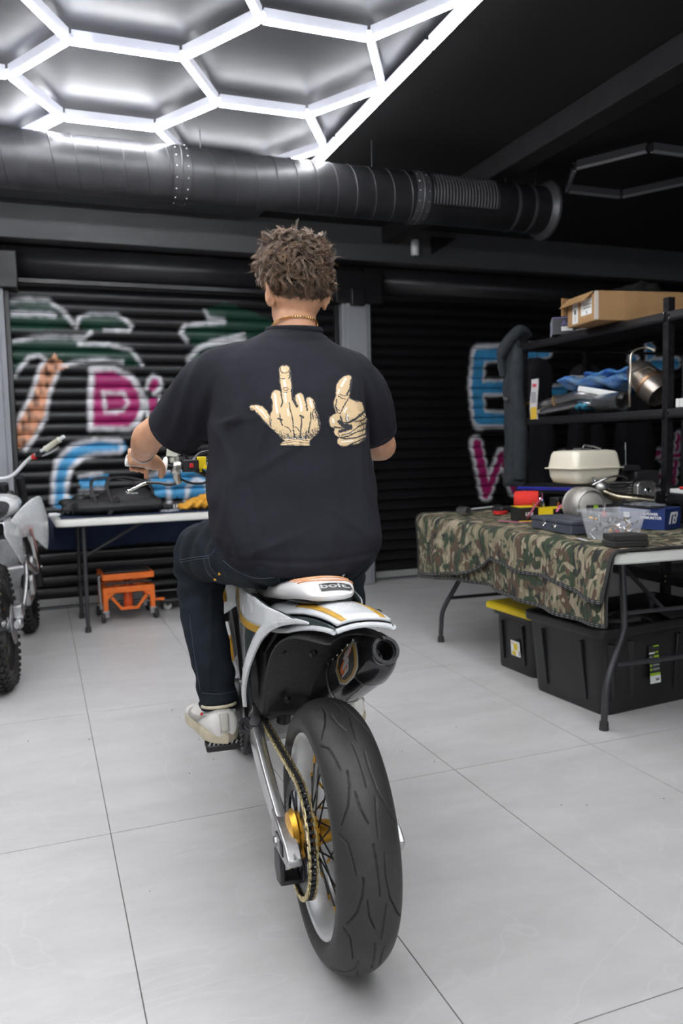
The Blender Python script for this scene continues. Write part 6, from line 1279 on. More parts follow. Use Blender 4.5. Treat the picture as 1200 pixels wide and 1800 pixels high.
for k in range(5): MB().box((0, .03 - .026 * k, .022), (.03, .022, .044)).build('tab', m_paperw, wc, bevel=.002)
vc = thing('clear_part_bag', 'clear plastic parts bag right of the rack post behind the white strip', 'plastic bag', (3.14, 3.10, ZM)); blob('film', vc, mat('clear_film2', (.45, .45, .48), .15, alpha=.45), [((0, 0, .06), (.06, .10, .06)), ((0, -.05, .10), (.05, .06, .05))], vox=.01, it=3, dsp=crumple(.005, 60))
# lower shelf glimpses
lr = thing('red_parts_tray', 'red and white packets on the lower rack shelf right of the post', 'tray', (3.16, 3.10, .892)); MB().box((0, 0, .012), (.28, .24, .024)).build('tray', m_paperw, lr, bevel=.004); MB().box((-.06, .02, .030), (.16, .10, .014), Matrix.Rotation(.3, 3, 'Z')).build('red_packet', m_red, lr, bevel=.004); MB().box((.05, -.03, .030), (.08, .06, .012)).build('dark_packet', m_blackpl, lr, bevel=.003)
dr = thing('dark_crate', 'dark grey crate on the lower rack shelf seen between the table legs', 'crate', (3.25, 3.75, .466)); 
for c_, d2 in (((0, 0, .01), (.40, .55, .02)), ((-.2, 0, .12), (.012, .55, .22)), ((.2, 0, .12), (.012, .55, .22)), ((0, -.27, .12), (.40, .012, .22)), ((0, .27, .12), (.40, .012, .22))): MB().box(c_, d2).build('wall', mat('crate_grey', (.10, .10, .095), .6), dr)
sb = thing('white_sheet_sack', 'pale plastic sack on the floor behind the table legs at the right', 'sack', (3.22, 2.95, 0)); blob('sack', sb, mat('pale_film', (.26, .26, .24), .5), [((0, 0, .14), (.16, .32, .14)), ((0, .2, .2), (.12, .16, .12))], vox=.02, it=4, dsp=crumple(.010, 22))
# ---- garments
m_hood = mat('hoodie_charcoal', (.028, .034, .040), .92, noise=.3, nscale=14, bump=.2, bscale=250)
def garment(name, label, cat, loc, m, H, W_, D_, rz=0, slim=None):
    g = thing(name, label, cat, loc, rz); rs = []
    n = 22
    for i in range(n):
        t = i / (n - 1); z = -H * t; w = W_ * np.interp(t, [0, .06, .15, .4, .75, 1], [.35, .75, .8, .72, .95, 1]); d = D_ * np.interp(t, [0, .06, .3, 1], [.4, .8, .9, 1])
        rs.append([(d * .5 * math.cos(a) * (1 + .16 * math.sin(3 * a + t * 4)), w * .5 * math.sin(a) * (1 + .12 * math.sin(5 * a + t * 3)) + .012 * math.sin(t * 7), z) for a in [2 * PI * k / 36 for k in range(36)]])
    o = MB().rings(rs).build('garment_body', m, g, smooth=180); displace(o, crumple(.005, 24)); return g, o
g, o = garment('hoodie', 'charcoal hoodie hanging from the near-left end of the black rack', 'hoodie', (3.0, 4.60, 1.875), m_hood, 1.0, .20, .16)
MB().tube(catmull([(.06, -.03, -.01), (.0, -.05, .02), (-.07, -.02, -.05), (-.09, .03, -.14), (-.06, .05, -.26)], 6), [.05] * 6 + [.055] * 12 + [.04] * 7, 14, flat=.7).build('hood', m_hood, g)
MB().tube(catmull([(-.02, -.06, -.10), (-.05, -.09, -.35), (-.03, -.10, -.60), (-.02, -.08, -.95)], 6), [.035, .038, .04] + [.045] * 16, 14).build('sleeve', m_hood, g)
MB().box((-.092, -.02, -.42), (.004, .05, .018), Matrix.Rotation(.2, 3, 'X')).build('neck_tape', mat('tape_grey', (.09, .09, .09), .8), g)
for k, (y, x, w, hh, z0) in enumerate(((4.95, 3.62, .36, 1.05, 1.80), (4.95, 4.08, .40, .95, 1.76), (4.95, 4.55, .42, .9, 1.76))):
    g, o = garment('hanging_jacket', ['black jacket hanging in the dark just right of the charcoal hoodie', 'black jacket hanging behind the middle of the rack', 'black jacket hanging behind the rack next to the upright post'][k], 'jacket', (x, y + .3, z0), mat('jacket_black', (.006, .006, .008), .9), hh, w, .14, PI / 2, None)
    MB().tube([(0, 0, 0), (.0, 0, .04), (.0, .0, ZC - z0 - .01 if False else .06)], .004, 6).build('hook', m_blackmt, g)
    if k == 0: MB().box((-.05, -.10, -.93), (.01, .05, .06), Matrix.Rotation(.4, 3, 'X')).build('care_label', m_paperw, g)
rail = thing('clothes_rail', 'thin black clothes rail behind the rack holding the dark jackets', 'rail', (4.20, 5.25, 0)); MB().cyl((-.75, 0, 1.86), (.85, 0, 1.86), .012, 10).build('rail_bar', m_blackmt, rail)
for x in (-.75, .85): MB().cyl((x, 0, 0), (x, 0, 1.86), .012, 10).build('post', m_blackmt, rail); MB().box((x, 0, .012), (.03, .4, .024)).build('foot', m_blackmt, rail)
# ---------------------------------------------------------------- things on the camouflaged table
ZT = .756
m_eng = mat('engine_alu', (.52, .52, .50), .40, 1.0, noise=.35, nscale=30, bump=.25, bscale=120); m_bare = mat('engine_grey', (.46, .44, .40), .45, .6, noise=.2, nscale=20)
m_cream = mat('cream_steel', (.72, .67, .54), .32, noise=.05, coat=.3)
# small utility engine (cream tank) on the table
en = thing('utility_engine', 'small petrol engine with cream steel tank standing on the camouflaged table', 'engine', (2.545, 3.24, ZT), math.radians(3))
def rrect(hx, hy, r, z, n=6):
    P = []
    for cx_, cy_, a0 in ((hx - r, hy - r, 0), (-hx + r, hy - r, PI / 2), (-hx + r, -hy + r, PI), (hx - r, -hy + r, 1.5 * PI)):
        for k in range(n): a = a0 + PI / 2 * k / (n - 1); P.append((cx_ + r * math.cos(a), cy_ + r * math.sin(a), z))
    return P
tk = MB().rings([[(x, y + .05, z) for x, y, z in rrect(*q)] for q in ((.115, .085, .035, .205), (.130, .100, .035, .214), (.140, .110, .035, .240), (.144, .113, .035, .276), (.160, .128, .035, .278), (.160, .128, .035, .283), (.146, .115, .035, .285), (.144, .113, .035, .300), (.136, .105, .035, .350), (.128, .097, .035, .363), (.10, .07, .03, .368))]).build('fuel_tank', m_cream, en, smooth=40)
b = MB(); b.box((-.02, .04, .372), (.07, .05, .012)); b.tube([(-.01, .05, .37), (.0, .05, .392), (.05, .04, .385), (.08, .02, .372)], .005, 8); b.build('tank_cap_bracket', m_steel, tk)
b = MB(); b.lathe([(0, .075), (.045, .075), (.072, .066), (.084, .045), (.088, .02), (.088, -.05), (.092, -.052), (.092, -.06), (.05, -.06)], (-.10, -.075, .105), (-.30, -1, .08), 40); b.box((-.02, -.06, .14), (.12, .10, .07)); b.build('fan_housing', m_bare, en, smooth=50, bevel=.006)
MB().lathe([(.062, .0), (.066, .003), (.070, .0)], (-.1215, -.147, .111), (-.30, -1, .08), 36).build('housing_rim', m_eng, en)
b = MB(); b.box((-.115, -.158, .075), (.07, .035, .075)); b.ball((-.10, -.180, .075), (.022, .012, .022), 12); b.build('starter', m_blackpl, en, bevel=.01)
MB().lathe([(0, .016), (.014, .016), (.016, .0)], (-.090, -.185, .068), (0, -1, 0), 14).build('red_knob', m_red, en); MB().box((-.125, -.178, .105), (.022, .008, .014)).build('warning_sticker', m_lime, en)
b = MB(); b.box((.08, .02, .10), (.20, .17, .17)); b.box((.02, 0, .01), (.30, .22, .02)); b.build('crankcase', m_eng, en, bevel=.015, seg=3)
for k in range(6): MB().box((.115, .0, .14 + .013 * k), (.13, .19, .006)).build('cooling_fin', m_eng, en)
MB().tube(catmull([(-.02, -.11, .17), (.03, -.15, .145), (.10, -.20, .135), (.17, -.235, .125)], 6), .020, 18).build('exhaust_stub', mat('heat_pipe', (.55, .48, .36), .2, 1.0, noise=.5, nscale=14), en)
MB().lathe([(0, 0), (.017, 0)], (.1705, -.2352, .1249), (.8, -.4, -.12), 14).build('pipe_bore', m_ink, en)
b = MB(); b.rings([rrect(.060, .060, .03, z) for z in (0, .03)] + [rrect(.045, .045, .02, .034)]); vc_ = b.build('valve_cover', m_eng, en, bevel=.003); vc_.rotation_euler = (PI / 2, 0, 0); vc_.location = (.235, -.10, .15)
MB().lathe([(.006, .006), (.018, .004), (.020, 0), (0, 0)], (.235, -.135, .16), (0, -1, 0), 18).build('cover_boss', m_chrome, en)
for x, z in ((.19, .105), (.28, .105), (.19, .195), (.28, .195)): MB().lathe([(0, .006), (.006, .006), (.006, 0)], (x, -.132, z), (0, -1, 0), 6).build('bolt', m_steel, en)
MB().tube(catmull([(-.06, -.08, .20), (.0, -.12, .235), (.08, -.12, .24), (.16, -.08, .22)], 6), .005, 8).build('governor_wire', m_steel, en)
MB().tube(catmull([(-.02, -.06, .22), (.04, -.10, .19), (.12, -.11, .185), (.20, -.07, .21), (.28, -.05, .23)], 6), .006, 8).build('fuel_hose', m_blackpl, en)
MB().ball((-.02, -.10, .19), (.035, .03, .03), 14).build('bracket_cast', m_eng, en)
b = MB(); b.box((.32, -.02, .14), (.06, .05, .06)); b.lathe([(0, 0), (.020, 0), (.024, .03), (.024, .06), (0, .06)], (.32, -.02, .05), (0, 0, 1), 16); b.cyl((.32, -.02, .15), (.42, -.03, .155), .014, 12); b.build('carburettor', m_cast, en, bevel=.004)
MB().cyl((.24, .02, .28), (.238, .02, .40), .004, 8).build('dip_rod', m_chrome, en)
b = MB(); b.box((.24, .02, .27), (.12, .09, .03)); b.box((.34, .02, .22), (.16, .10, .07)); b.build('air_intake', m_blackpl, en, bevel=.008)
b = MB(); b.tube([(-.05 + .012 * math.cos(t) + .0006 * t, -.07, .225 + .012 * math.sin(t)) for t in np.linspace(0, 18, 70)], .0018, 5); b.build('spring', m_chrome, en)
# red foam air filter
rf = thing('air_filter', 'bright red foam air filter lying at the left of the engine', 'air filter', (2.475, 3.68, ZT + .094), math.radians(-35))
MB().rings([[(x, r * math.cos(t), r * math.sin(t)) for t in [2 * PI * k / 32 for k in range(32)]] for x, r in ((-.072, .042), (-.066, .052), (-.03, .055), (.03, .055), (.055, .053), (.060, .045))]).build('foam', mat('red_foam', (.66, .025, .015), .8, noise=.12, nscale=60, bump=.3, bscale=300), rf)
MB().lathe([(.028, .0), (.036, .004), (.036, .020), (.026, .026), (.020, .026)], (.058, 0, 0), (1, 0, 0), 24).build('clamp', m_chrome, rf)
rs_ = thing('black_spacer_block', 'black plastic block carrying the red air filter on the quilt', 'block', (2.475, 3.68, ZT), math.radians(-35)); MB().box((0, 0, .019), (.10, .07, .038)).build('block', m_blackpl, rs_, bevel=.004)
# black and yellow boxes, carburettor kit above
m_bbox = mat('box_black', (.014, .014, .014), .4); m_bwht = mat('box_letter', (.72, .72, .72), .5)
def carton(name, label, loc, rz, d, cm, top=None, cat='box', group=None):
    t = thing(name, label, cat, loc, rz, group); MB().box((0, 0, d[2] / 2), d).build('carton', cm, t, bevel=.0015)
    if top: MB().box((0, 0, d[2] + .0008), (d[0] * .99, d[1] * .99, .0015)).build('lid_face', top, t)
    return t
k1 = carton('black_carton', 'black carton with yellow lid, the left one in front of the red filter', (2.375, 3.56, ZT), math.radians(-12), (.11, .12, .075), m_bbox, m_yellow)
text('carton_lettering', 'UPR', .024, m_bwht, k1, (.0, -.0605, .04), (PI / 2, 0, 0), shear=.3, bold=.001); MB().box((.056, 0, .005), (.0012, .12, .008)).build('yellow_edge', m_yellow, k1); MB().box((0, -.0605, .005), (.11, .0012, .006)).build('yellow_edge', m_yellow, k1)
k2 = carton('black_carton', 'wider black carton with yellow lid behind the grey toolbox', (2.475, 3.38, ZT), math.radians(-2), (.185, .13, .078), m_bbox, m_yellow)
text('carton_lettering', 'PIONEER', .020, m_bwht, k2, (.022, -.0656, .028), (PI / 2, 0, 0), bold=.0006); b = MB(); b.prism([(-.05, .02), (-.045, .05), (-.02, .05), (-.018, .044), (-.036, .044), (-.038, .036), (-.022, .036), (-.024, .030), (-.040, .030), (-.042, .02)], (-.015, -.0656, 0), (1, 0, 0), (0, 0, 1), -.0008); b.build('logo', m_bwht, k2); MB().box((-.0935, 0, .04), (.0012, .13, .075)).build('yellow_edge', m_yellow, k2)
for k, (x, y, r, m) in enumerate(((2.37, 3.47, .006, m_gold), (2.41, 3.44, .005, m_chrome), (2.45, 3.37, .007, m_orange), (2.50, 3.36, .005, m_gold), (2.43, 3.34, .006, m_chrome))):
    s_ = thing('brass_jet', ['orange-gold jet on the left yellow lid, leftmost of the jets', 'bright steel jet between the two yellow lids', 'orange jet at the back of the wider yellow lid', 'small gold jet at the right of the wider yellow lid', 'steel jet nearest the camera on the wider yellow lid'][k], 'fitting', (x, y, ZT + .0805), k, 'metal jets on the yellow lids'); MB().lathe([(0, 0), (r, 0), (r, .012), (r * .6, .014), (r * .6, .024), (0, .024)], (0, 0, 0), (0, 0, 1), 8).build('jet_body', m, s_)
cbk = thing('carburettor_kit', 'black carburettor with round brass mouth between red filter and engine', 'carburettor', (2.60, 3.58, ZT + .05), math.radians(20)); b = MB(); b.box((0, 0, .03), (.08, .06, .07)); b.cyl((0, -.03, .045), (0, -.055, .045), .022, 18); b.build('kit_body', m_blackpl, cbk, bevel=.006); MB().lathe([(.010, 0), (.020, 0), (.022, .006), (.014, .010)], (0, -.053, .045), (0, -1, 0), 18).build('brass_mouth', mat('brass', (.6, .42, .15), .3, 1), cbk); MB().box((0, 0, -.025), (.06, .05, .04)).build('kit_base', m_blackpl, cbk)
bt = thing('blue_cloth_scrap', 'bright blue packet behind the red filter', 'packet', (2.70, 3.68, ZT)); MB().box((0, 0, .05), (.12, .08, .10)).build('packet', mat('bright_blue', (.02, .12, .45), .5), bt, bevel=.01)
# grey toolbox, clear bin with screws, foam blocks
gt = thing('metal_toolbox', 'flat grey-blue metal case with two latches in front of the cartons', 'tool case', (2.275, 3.075, ZT), math.radians(84))
m_gm = mat('hammer_grey', (.075, .085, .11), .42, .2, noise=.15)
MB().box((0, 0, .022), (.36, .16, .042)).build('case_body', m_gm, gt, bevel=.004); l_ = MB().box((0, 0, .052), (.366, .166, .018)).build('case_lid', m_gm, gt, bevel=.004); MB().box((0, 0, .062), (.30, .11, .003)).build('lid_panel', m_gm, l_, bevel=.002)
for x in (-.05, .05):
    MB().tube([(x - .014, .084, .036), (x - .012, .094, .026), (x + .012, .094, .026), (x + .014, .084, .036)], .0022, 6).build('latch_loop', m_chrome, gt); MB().box((x, .084, .042), (.020, .004, .022)).build('latch', m_steel, gt, bevel=.001)
m_clear = mat('clear_plastic', (.80, .82, .86), .10, alpha=.20, ior=1.4)
cbn = thing('clear_bin', 'translucent plastic bin of bolts and screws at the near end of the table', 'bin', (2.245, 2.715, ZT), math.radians(0))
HT = .125
b = MB()
b.rings([rrect(.075, .075, .012, 0), rrect(.100, .095, .016, HT - .012), rrect(.112, .107, .018, HT - .011), rrect(.113, .108, .018, HT), rrect(.104, .099, .016, HT), rrect(.097, .092, .014, HT - .014), rrect(.073, .073, .010, .003)]); b.build('bin_wall', m_clear, cbn, smooth=30)
r6 = np.random.default_rng(5); km = [m_chrome, m_steel, m_gold, m_blackmt, m_cast]
for k in range(70):
    z = .008 + .085 * r6.random(); w = .060 + .018 * z / .1; x, y = r6.uniform(-w, w, 2); d = Vector(r6.normal(0, 1, 3)).normalized(); m = km[k % 5]; L_ = r6.uniform(.012, .03)
    q = MB(); a = Vector((x, y, z)); q.cyl(a - d * L_ / 2, a + d * L_ / 2, .003, 6); q.cyl(a + d * L_ / 2, a + d * (L_ / 2 + .005), .0062, 6)
    s_ = thing('bolt', 'loose bolt among the mixed bolts inside the clear bin', 'bolt', (2.245, 2.715, ZT), 0, 'bolts in the clear bin'); q.build('bolt_body', m, s_)
    if k > 64: break
rp = thing('plastic_plug', 'tiny red plastic cap in the bottom of the clear bin', 'cap', (2.235, 2.675, ZT + .022)); MB().lathe([(0, 0), (.010, 0), (.011, .016), (.008, .02), (0, .02)], (0, 0, 0), (0, 0, 1), 12).build('cap_body', m_red, rp)
fl = mat('foam_black', (.020, .019, .017), .8, bump=.2, bscale=300)
f1 = thing('foam_block', 'lower black foam block of the two stacked in front of the clear bin', 'foam block', (2.145, 2.520, ZT), math.radians(-6)); MB().box((0, 0, .011), (.150, .095, .022)).build('foam', fl, f1, bevel=.003)
f2 = thing('foam_block', 'upper black foam block of the two stacked in front of the clear bin', 'foam block', (2.150, 2.527, ZT + .0225), math.radians(-14)); MB().box((0, 0, .012), (.142, .095, .024)).build('foam', fl, f2, bevel=.003)
st = thing('clear_stick', 'short clear plastic stick on the quilt beside the grey metal case', 'stick', (2.11, 2.74, ZT + .004), 1.3); MB().box((0, 0, 0), (.09, .012, .005)).build('stick', mat('milky', (.6, .6, .6), .2), st, bevel=.001)
# blue carburettor box with plastic bag
m_navy = mat('box_navy', (.012, .030, .125), .42)
nb = carton('blue_carton', 'dark blue carton with white emblem right of the clear bin', (2.676, 2.978, ZT), math.radians(20), (.150, .225, .098), m_navy)
text('carton_lettering', 'R.POWER\nCARBURETOR', .0165, m_bwht, nb, (-.0758, -.045, .062), (PI / 2, 0, -PI / 2), bold=.0005)
b = MB(); b.prism([(-.04, -.026), (-.026, .020), (-.018, .027), (.004, .027), (.001, .016), (-.012, .016), (-.018, .008), (-.028, -.026)], (0, 0, 0), (1, 0, 0), (0, 1, 0), .0008); b.prism([(-.010, -.026), (.006, .027), (.036, .027), (.041, .021), (.038, .006), (.030, -.002), (.031, -.010), (.026, -.022), (.018, -.026)], (0, 0, 0), (1, 0, 0), (0, 1, 0), .0008); lg_ = b.build('emblem', m_bwht, nb); lg_.rotation_euler = (PI / 2, 0, 0); lg_.location = (.005, -.1130, .052)
b = MB(); b.prism([(.008, .004), (.011, .016), (.024, .016), (.022, .004)], (0, 0, 0), (1, 0, 0), (0, 1, 0), .0016); b.prism([(.003, -.018), (.006, -.006), (.018, -.006), (.015, -.018)], (0, 0, 0), (1, 0, 0), (0, 1, 0), .0016); q = b.build('emblem_gap', m_navy, nb); q.rotation_euler = (PI / 2, 0, 0); q.location = (.005, -.1130, .052)
MB().box((-.0755, .075, .05), (.001, .03, .05)).build('white_patch', m_bwht, nb)
pb = thing('grey_plastic_bag', 'grey plastic bag lying on the dark blue carton', 'plastic bag', (2.67, 3.01, ZT + .100), 1.6); blob('film', pb, mat('grey_film', (.13, .14, .16), .22, noise=.4, nscale=20), [((0, 0, .008), (.13, .08, .008)), ((-.05, .02, .012), (.05, .04, .010))], vox=.007, it=3, dsp=crumple(.0035, 70))
pb2 = thing('black_cable_tie_bag', 'thin black sleeve under the grey bag on the dark blue carton', 'sleeve', (2.62, 2.96, ZT + .099), 1.9); MB().box((0, 0, .002), (.17, .05, .004)).build('sleeve', m_blackpl, pb2, bevel=.001)
# tape roll, screwdriver, pink straps, leftovers
tp_ = thing('tape_roll', 'flat red tape roll near the far end of the camouflaged table', 'tape', (2.49, 3.98, ZT)); MB().lathe([(.028, 0), (.042, 0), (.042, .018), (.028, .018), (.028, 0)], (0, 0, 0), (0, 0, 1), 32).build('roll', m_red, tp_, smooth=30); MB().lathe([(.0, .019), (.027, .019)], (0, 0, 0), (0, 0, 1), 24).build('label_disc', m_bbox, tp_)
sc = thing('mallet', 'mallet with black rubber head and thin white shaft at the far table corner', 'mallet', (2.30, 4.07, ZT + .02), math.radians(22)); MB().rings([[(.027 * math.cos(t), y, .006 + .020 * math.sin(t)) for t in [2 * PI * k / 18 for k in range(18)]] for y in (-.035, -.032, .032, .035)]).build('head', m_rubber, sc, bevel=.003); MB().cyl((.02, 0, .006), (.30, 0, .004), .0055, 10).build('shaft', m_white, sc); MB().cyl((.28, 0, .004), (.36, 0, .004), .012, 12).build('handle', m_blackpl, sc)
dc = thing('black_case', 'flat black case behind the tape roll on the camouflaged table', 'case', (2.62, 4.08, ZT), .1); MB().box((0, 0, .016), (.20, .10, .032)).build('case_shell', m_blackpl, dc, bevel=.006); MB().box((0, -.052, .018), (.03, .004, .012)).build('catch', m_steel, dc)
bb_ = thing('blue_tool_bar', 'long flat blue plastic strip at the back of the table before the hoodie', 'strip', (2.80, 3.95, ZT + .0), math.radians(-60)); MB().box((0, 0, .135), (.40, .015, .02)).build('strip_body', mat('deep_blue', (.012, .012, .22), .4), bb_, bevel=.003); MB().box((-.15, .0, .063), (.02, .02, .126)).build('foot', m_blackpl, bb_); MB().box((.15, .0, .063), (.02, .02, .126)).build('foot', m_blackpl, bb_)
m_pink = mat('pink_strap', (.55, .12, .25), .6)
for k, (P_, lb) in enumerate((([(2.41, 3.60, .006), (2.36, 3.52, .015), (2.33, 3.46, .03), (2.36, 3.44, .09), (2.44, 3.50, .12), (2.50, 3.58, .14)], 'pink strap looping up over the left black carton'), ([(2.24, 3.60, .004), (2.28, 3.48, .006), (2.33, 3.40, .010), (2.36, 3.34, .008)], 'pink strap trailing on the quilt left of the cartons'), ([(2.33, 3.22, .075), (2.40, 3.28, .10), (2.47, 3.30, .115), (2.53, 3.26, .11)], 'pink strap crossing before the engine starter'))):
    P0 = P_[0]; s_ = thing('pink_strap', lb, 'strap', (P0[0], P0[1], ZT)); MB().tube([(x - P0[0], y - P0[1], z) for x, y, z in catmull(P_, 6)], .006, 6, flat=.35).build('webbing', m_pink, s_, bevel=0); MB().box((P_[-1][0] - P0[0], P_[-1][1] - P0[1], P_[-1][2]), (.02, .018, .012)).build('buckle', m_blackpl, s_, bevel=.002)
# ---------------------------------------------------------------- the white motocross bike at the left edge
mx = thing('dirt_bike', 'white motocross bike with knobby tyres parked at the left edge', 'motorcycle', (-.205, 4.24, 0.0), rot=(0, math.radians(-4), math.radians(-4.5)))
MK = mat('tyre_knobby', (.022, .021, .020), .75, noise=.3, bump=.2, bscale=80); m_spoke2 = mat('rim_black', (.03, .03, .03), .35, .5)
LOC2 = lambda s, l, z: Vector((-l, s, z))
wheel(mx, LOC2(0, 0, .318), .31, .11, .76, knob=True, grooves=False, hub=m_cast, rim=m_spoke2, nspoke=24, tm=MK)
wheel(mx, LOC2(1.32, 0, .318), .31, .085, .80, knob=True, grooves=False, hub=m_cast, rim=m_spoke2, nspoke=24, tm=MK)
for sg in (1, -1):
    MB().rings([[LOC2(s, sg * l + sg * .012 * math.cos(t), z + h * math.sin(t)) for t in [2 * PI * k / 12 for k in range(12)]] for s, l, z, h in ((-.04, .09, .318, .02), (.1, .10, .335, .03), (.35, .09, .38, .035), (.55, .06, .40, .03))]).build('swingarm', m_alu, mx)
    f = MB().tube([LOC2(.93, sg * .095, 1.02), LOC2(1.06, sg * .095, .70)], .026, 16).build('fork', m_blackmt, mx)
    MB().lathe([(.028, -.02), (.030, -.015), (.030, .015), (.028, .02)], LOC2(1.055, sg * .095, .715), (0, .37, -.93), 18).build('gold_collar', m_gold, f); MB().tube([LOC2(1.06, sg * .095, .70), LOC2(1.20, sg * .095, .42)], .021, 16).build('fork_slider', m_chrome, f)
    MB().tube([LOC2(1.17, sg * .10, .56), LOC2(1.31, sg * .09, .30)], [.026, .028], 12).build('fork_guard', m_blackpl, f); MB().ball(LOC2(1.24, sg * .12, .43), .013, 8).build('guard_bolt', m_chrome, f)
MB().lathe([(.012, 0), (.10, 0), (.10, .004), (.012, .004)], LOC2(0, -.07, .318), (1, 0, 0), 28).build('brake_disc', m_steel, mx)
b = MB(); b.box(LOC2(.06, -.095, .37), (.05, .09, .07)); b.ball(LOC2(.0, -.10, .318), (.02, .03, .03), 12); b.build('brake_caliper', m_cast, mx, bevel=.01)
MB().tube(catmull([LOC2(.10, -.10, .34), LOC2(.20, -.12, .42), LOC2(.30, -.13, .52), LOC2(.42, -.12, .60)], 6), .012, 10).build('brake_link', m_cast, mx)
b = MB(); b.box(LOC2(.66, 0, .42), (.22, .26, .24)); b.box(LOC2(.74, 0, .60), (.15, .16, .18)); e = b.build('engine', m_cast, mx, bevel=.02, seg=3); MB().lathe([(0, .022), (.065, .02), (.075, 0)], LOC2(.62, -.11, .42), (1, 0, 0), 24).build('clutch_cover', m_cast, e); MB().ball(LOC2(.70, -.12, .52), (.03, .04, .05), 12).build('pump', m_cast, e)
MB().tube(catmull([LOC2(.82, -.02, .66), LOC2(.92, -.06, .58), LOC2(.86, -.12, .46), LOC2(.6, -.13, .50), LOC2(.35, -.11, .60)], 6), .020, 12).build('exhaust_header', m_steel, mx)
MB().box(LOC2(.72, -.10, .70), (.03, .16, .05), Matrix.Rotation(.5, 3, 'X')).build('red_radiator_hose', mat('orange_red', (.75, .08, .01), .4), mx, bevel=.01)
b = MB()
for sg in (1, -1): b.tube([LOC2(.90, sg * .03, .93), LOC2(.78, sg * .08, .82), LOC2(.62, sg * .10, .66), LOC2(.52, sg * .09, .40)], .024, 10); b.tube([LOC2(.90, sg * .03, .90), LOC2(.88, sg * .05, .60), LOC2(.80, sg * .07, .30), LOC2(.52, sg * .07, .30)], .015, 10)
b.cyl(LOC2(.90, 0, .99), LOC2(.95, 0, .84), .03, 14); b.build('frame', m_blackmt, mx)
for sg in (1, -1):
    g = [[LOC2(s, sg * (w + .02 * math.sin(PI * t / 6)), zb + (zt - zb) * t / 6) for t in range(7)] for s, zt, zb, w in ((.36, .80, .72, .07), (.50, .84, .68, .10), (.64, .88, .70, .14), (.76, .91, .60, .19), (.86, .90, .56, .21), (.93, .86, .60, .20))]
    b = MB(); shell(b, g, 0); sh = b.build('radiator_shroud', m_white, mx, solid=.004, sub=1)
    b = MB(); b.prism([(.50, .74), (.62, .68), (.74, .58), (.76, .62), (.62, .74)], LOC2(0, sg * .158, 0), (0, 1, 0), (0, 0, 1), sg * .004); b.build('shroud_sticker', mat('pale_red', (.55, .25, .22), .4), sh)
    g = [[LOC2(s, sg * (w + .008 * math.sin(PI * t / 5)), zb + (zt - zb) * t / 5) for t in range(6)] for s, zt, zb, w in ((-.10, .84, .78, .09), (.05, .83, .66, .12), (.20, .80, .56, .13), (.34, .78, .60, .12))]
    b = MB(); shell(b, g, 0); b.build('side_panel', m_white, mx, solid=.004, sub=1)
g = [[LOC2(s, w * (t - 4) / 4, z - .02 * ((t - 4) / 4) ** 2) for t in range(9)] for s, z, w in ((-.36, .86, .06), (-.20, .86, .085), (.0, .84, .10), (.2, .82, .11))]
b = MB(); shell(b, g, 0); b.build('rear_fender', m_white, mx, solid=.004, sub=1)
MB().rings([[LOC2(s, w * math.cos(t), z + h * math.sin(t)) for t in [2 * PI * k / 16 for k in range(16)]] for s, z, w, h in ((-.10, .86, .05, .02), (.0, .87, .08, .03), (.3, .86, .08, .035), (.6, .88, .06, .03), (.72, .91, .04, .02))]).build('seat', m_blackpl, mx)
MB().rings([[LOC2(s, w * math.cos(t), z + h * math.sin(t)) for t in [2 * PI * k / 16 for k in range(16)]] for s, z, w, h in ((.48, .84, .05, .04), (.60, .86, .10, .06), (.74, .88, .11, .06), (.84, .88, .05, .04))]).build('fuel_tank', m_white, mx)
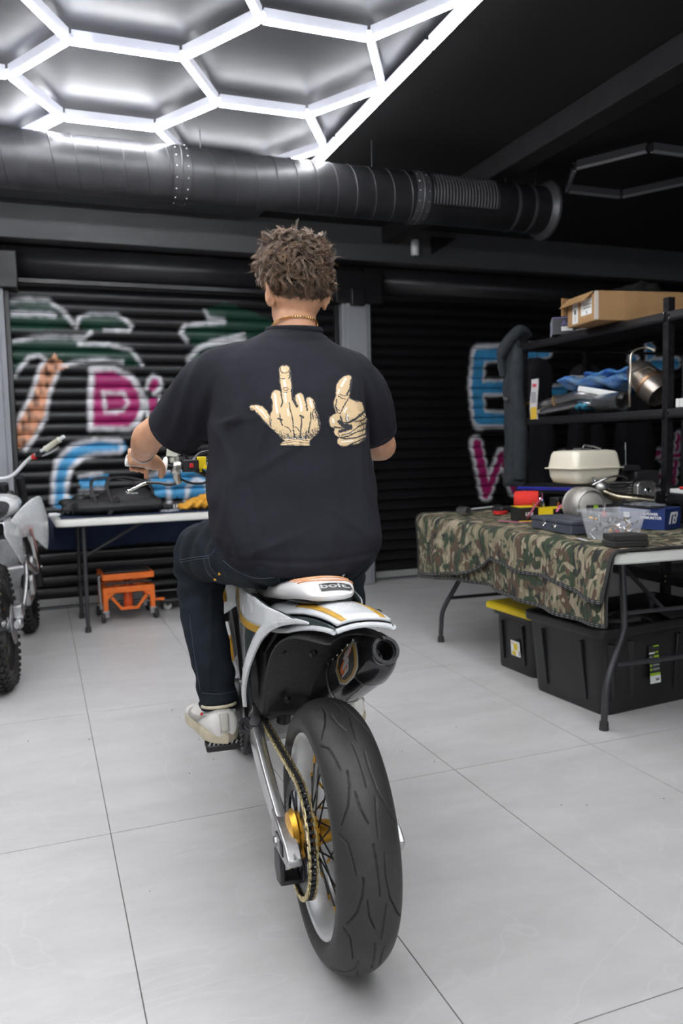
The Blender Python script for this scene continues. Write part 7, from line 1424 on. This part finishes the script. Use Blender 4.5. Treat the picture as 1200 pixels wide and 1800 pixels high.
g = [[LOC2(s, w * (t - 4) / 4, z - .03 * ((t - 4) / 4) ** 2) for t in range(9)] for s, z, w in ((.92, .74, .05), (1.05, .76, .085), (1.30, .76, .09), (1.50, .70, .07), (1.66, .62, .04))]
b = MB(); shell(b, g, 0); b.build('front_fender', m_white, mx, solid=.004, sub=1)
bar2 = MB().tube(catmull([LOC2(.86, .40, 1.10), LOC2(.88, .26, 1.09), LOC2(.92, .16, 1.10), LOC2(.93, .05, 1.03), LOC2(.93, -.05, 1.03), LOC2(.90, -.16, 1.12), LOC2(.80, -.26, 1.17), LOC2(.72, -.385, 1.235)], 6), .011, 12).build('handlebar', m_white, mx)
for a, c, lv in ((LOC2(.80, -.27, 1.172), LOC2(.72, -.385, 1.235), -1), (LOC2(.88, .28, 1.09), LOC2(.86, .40, 1.10), 1)):
    d = (c - a).normalized(); MB().lathe([(.012, 0), (.020, .002), (.017, .008), (.0165, .11), (.019, .115), (0, .118)], a, d, 18).build('grip', mat('grip_cream', (.55, .53, .42), .6), bar2)
    MB().lathe([(.018, -.02), (.020, -.015), (.020, .015), (.018, .02)], a - d * .05, d, 14).build('lever_perch', m_blackpl, bar2); MB().lathe([(.016, -.012), (.018, 0), (.016, .012)], a - d * .095, d, 14).build('red_clamp', m_red, bar2)
    MB().tube([a - d * .04 + Vector((0, .03, -.02)), a + d * .03 + Vector((0, .055, -.035)), a + d * .10 + Vector((0, .055, -.035))], [.008, .007, .006], 8).build('lever', m_alu, bar2)
MB().tube([LOC2(.50, .10, .30), LOC2(.40, .20, .02)], .011, 10).build('side_stand', m_alu, mx)
# bits of grit on the floor
r8 = np.random.default_rng(9)
for k in range(26):
    x, y = ((r8.uniform(-.1, .75), r8.uniform(2.0, 3.7)) if k % 2 else (r8.uniform(.9, 2.0), r8.uniform(1.5, 3.2))); s_ = r8.uniform(.0010, .0024)
    b = MB(); b.ball((0, 0, s_ * .5), (s_ * 1.6, s_, s_ * .6), 6); o = b.build('floor_grit', m_ink, smooth=0); o.location = (x, y, 0); o.rotation_euler = (0, 0, r8.uniform(0, 3)); tag(o, 'tiny dark speck of grit lying on the pale tiled floor', 'grit', 'grit specks on the floor')
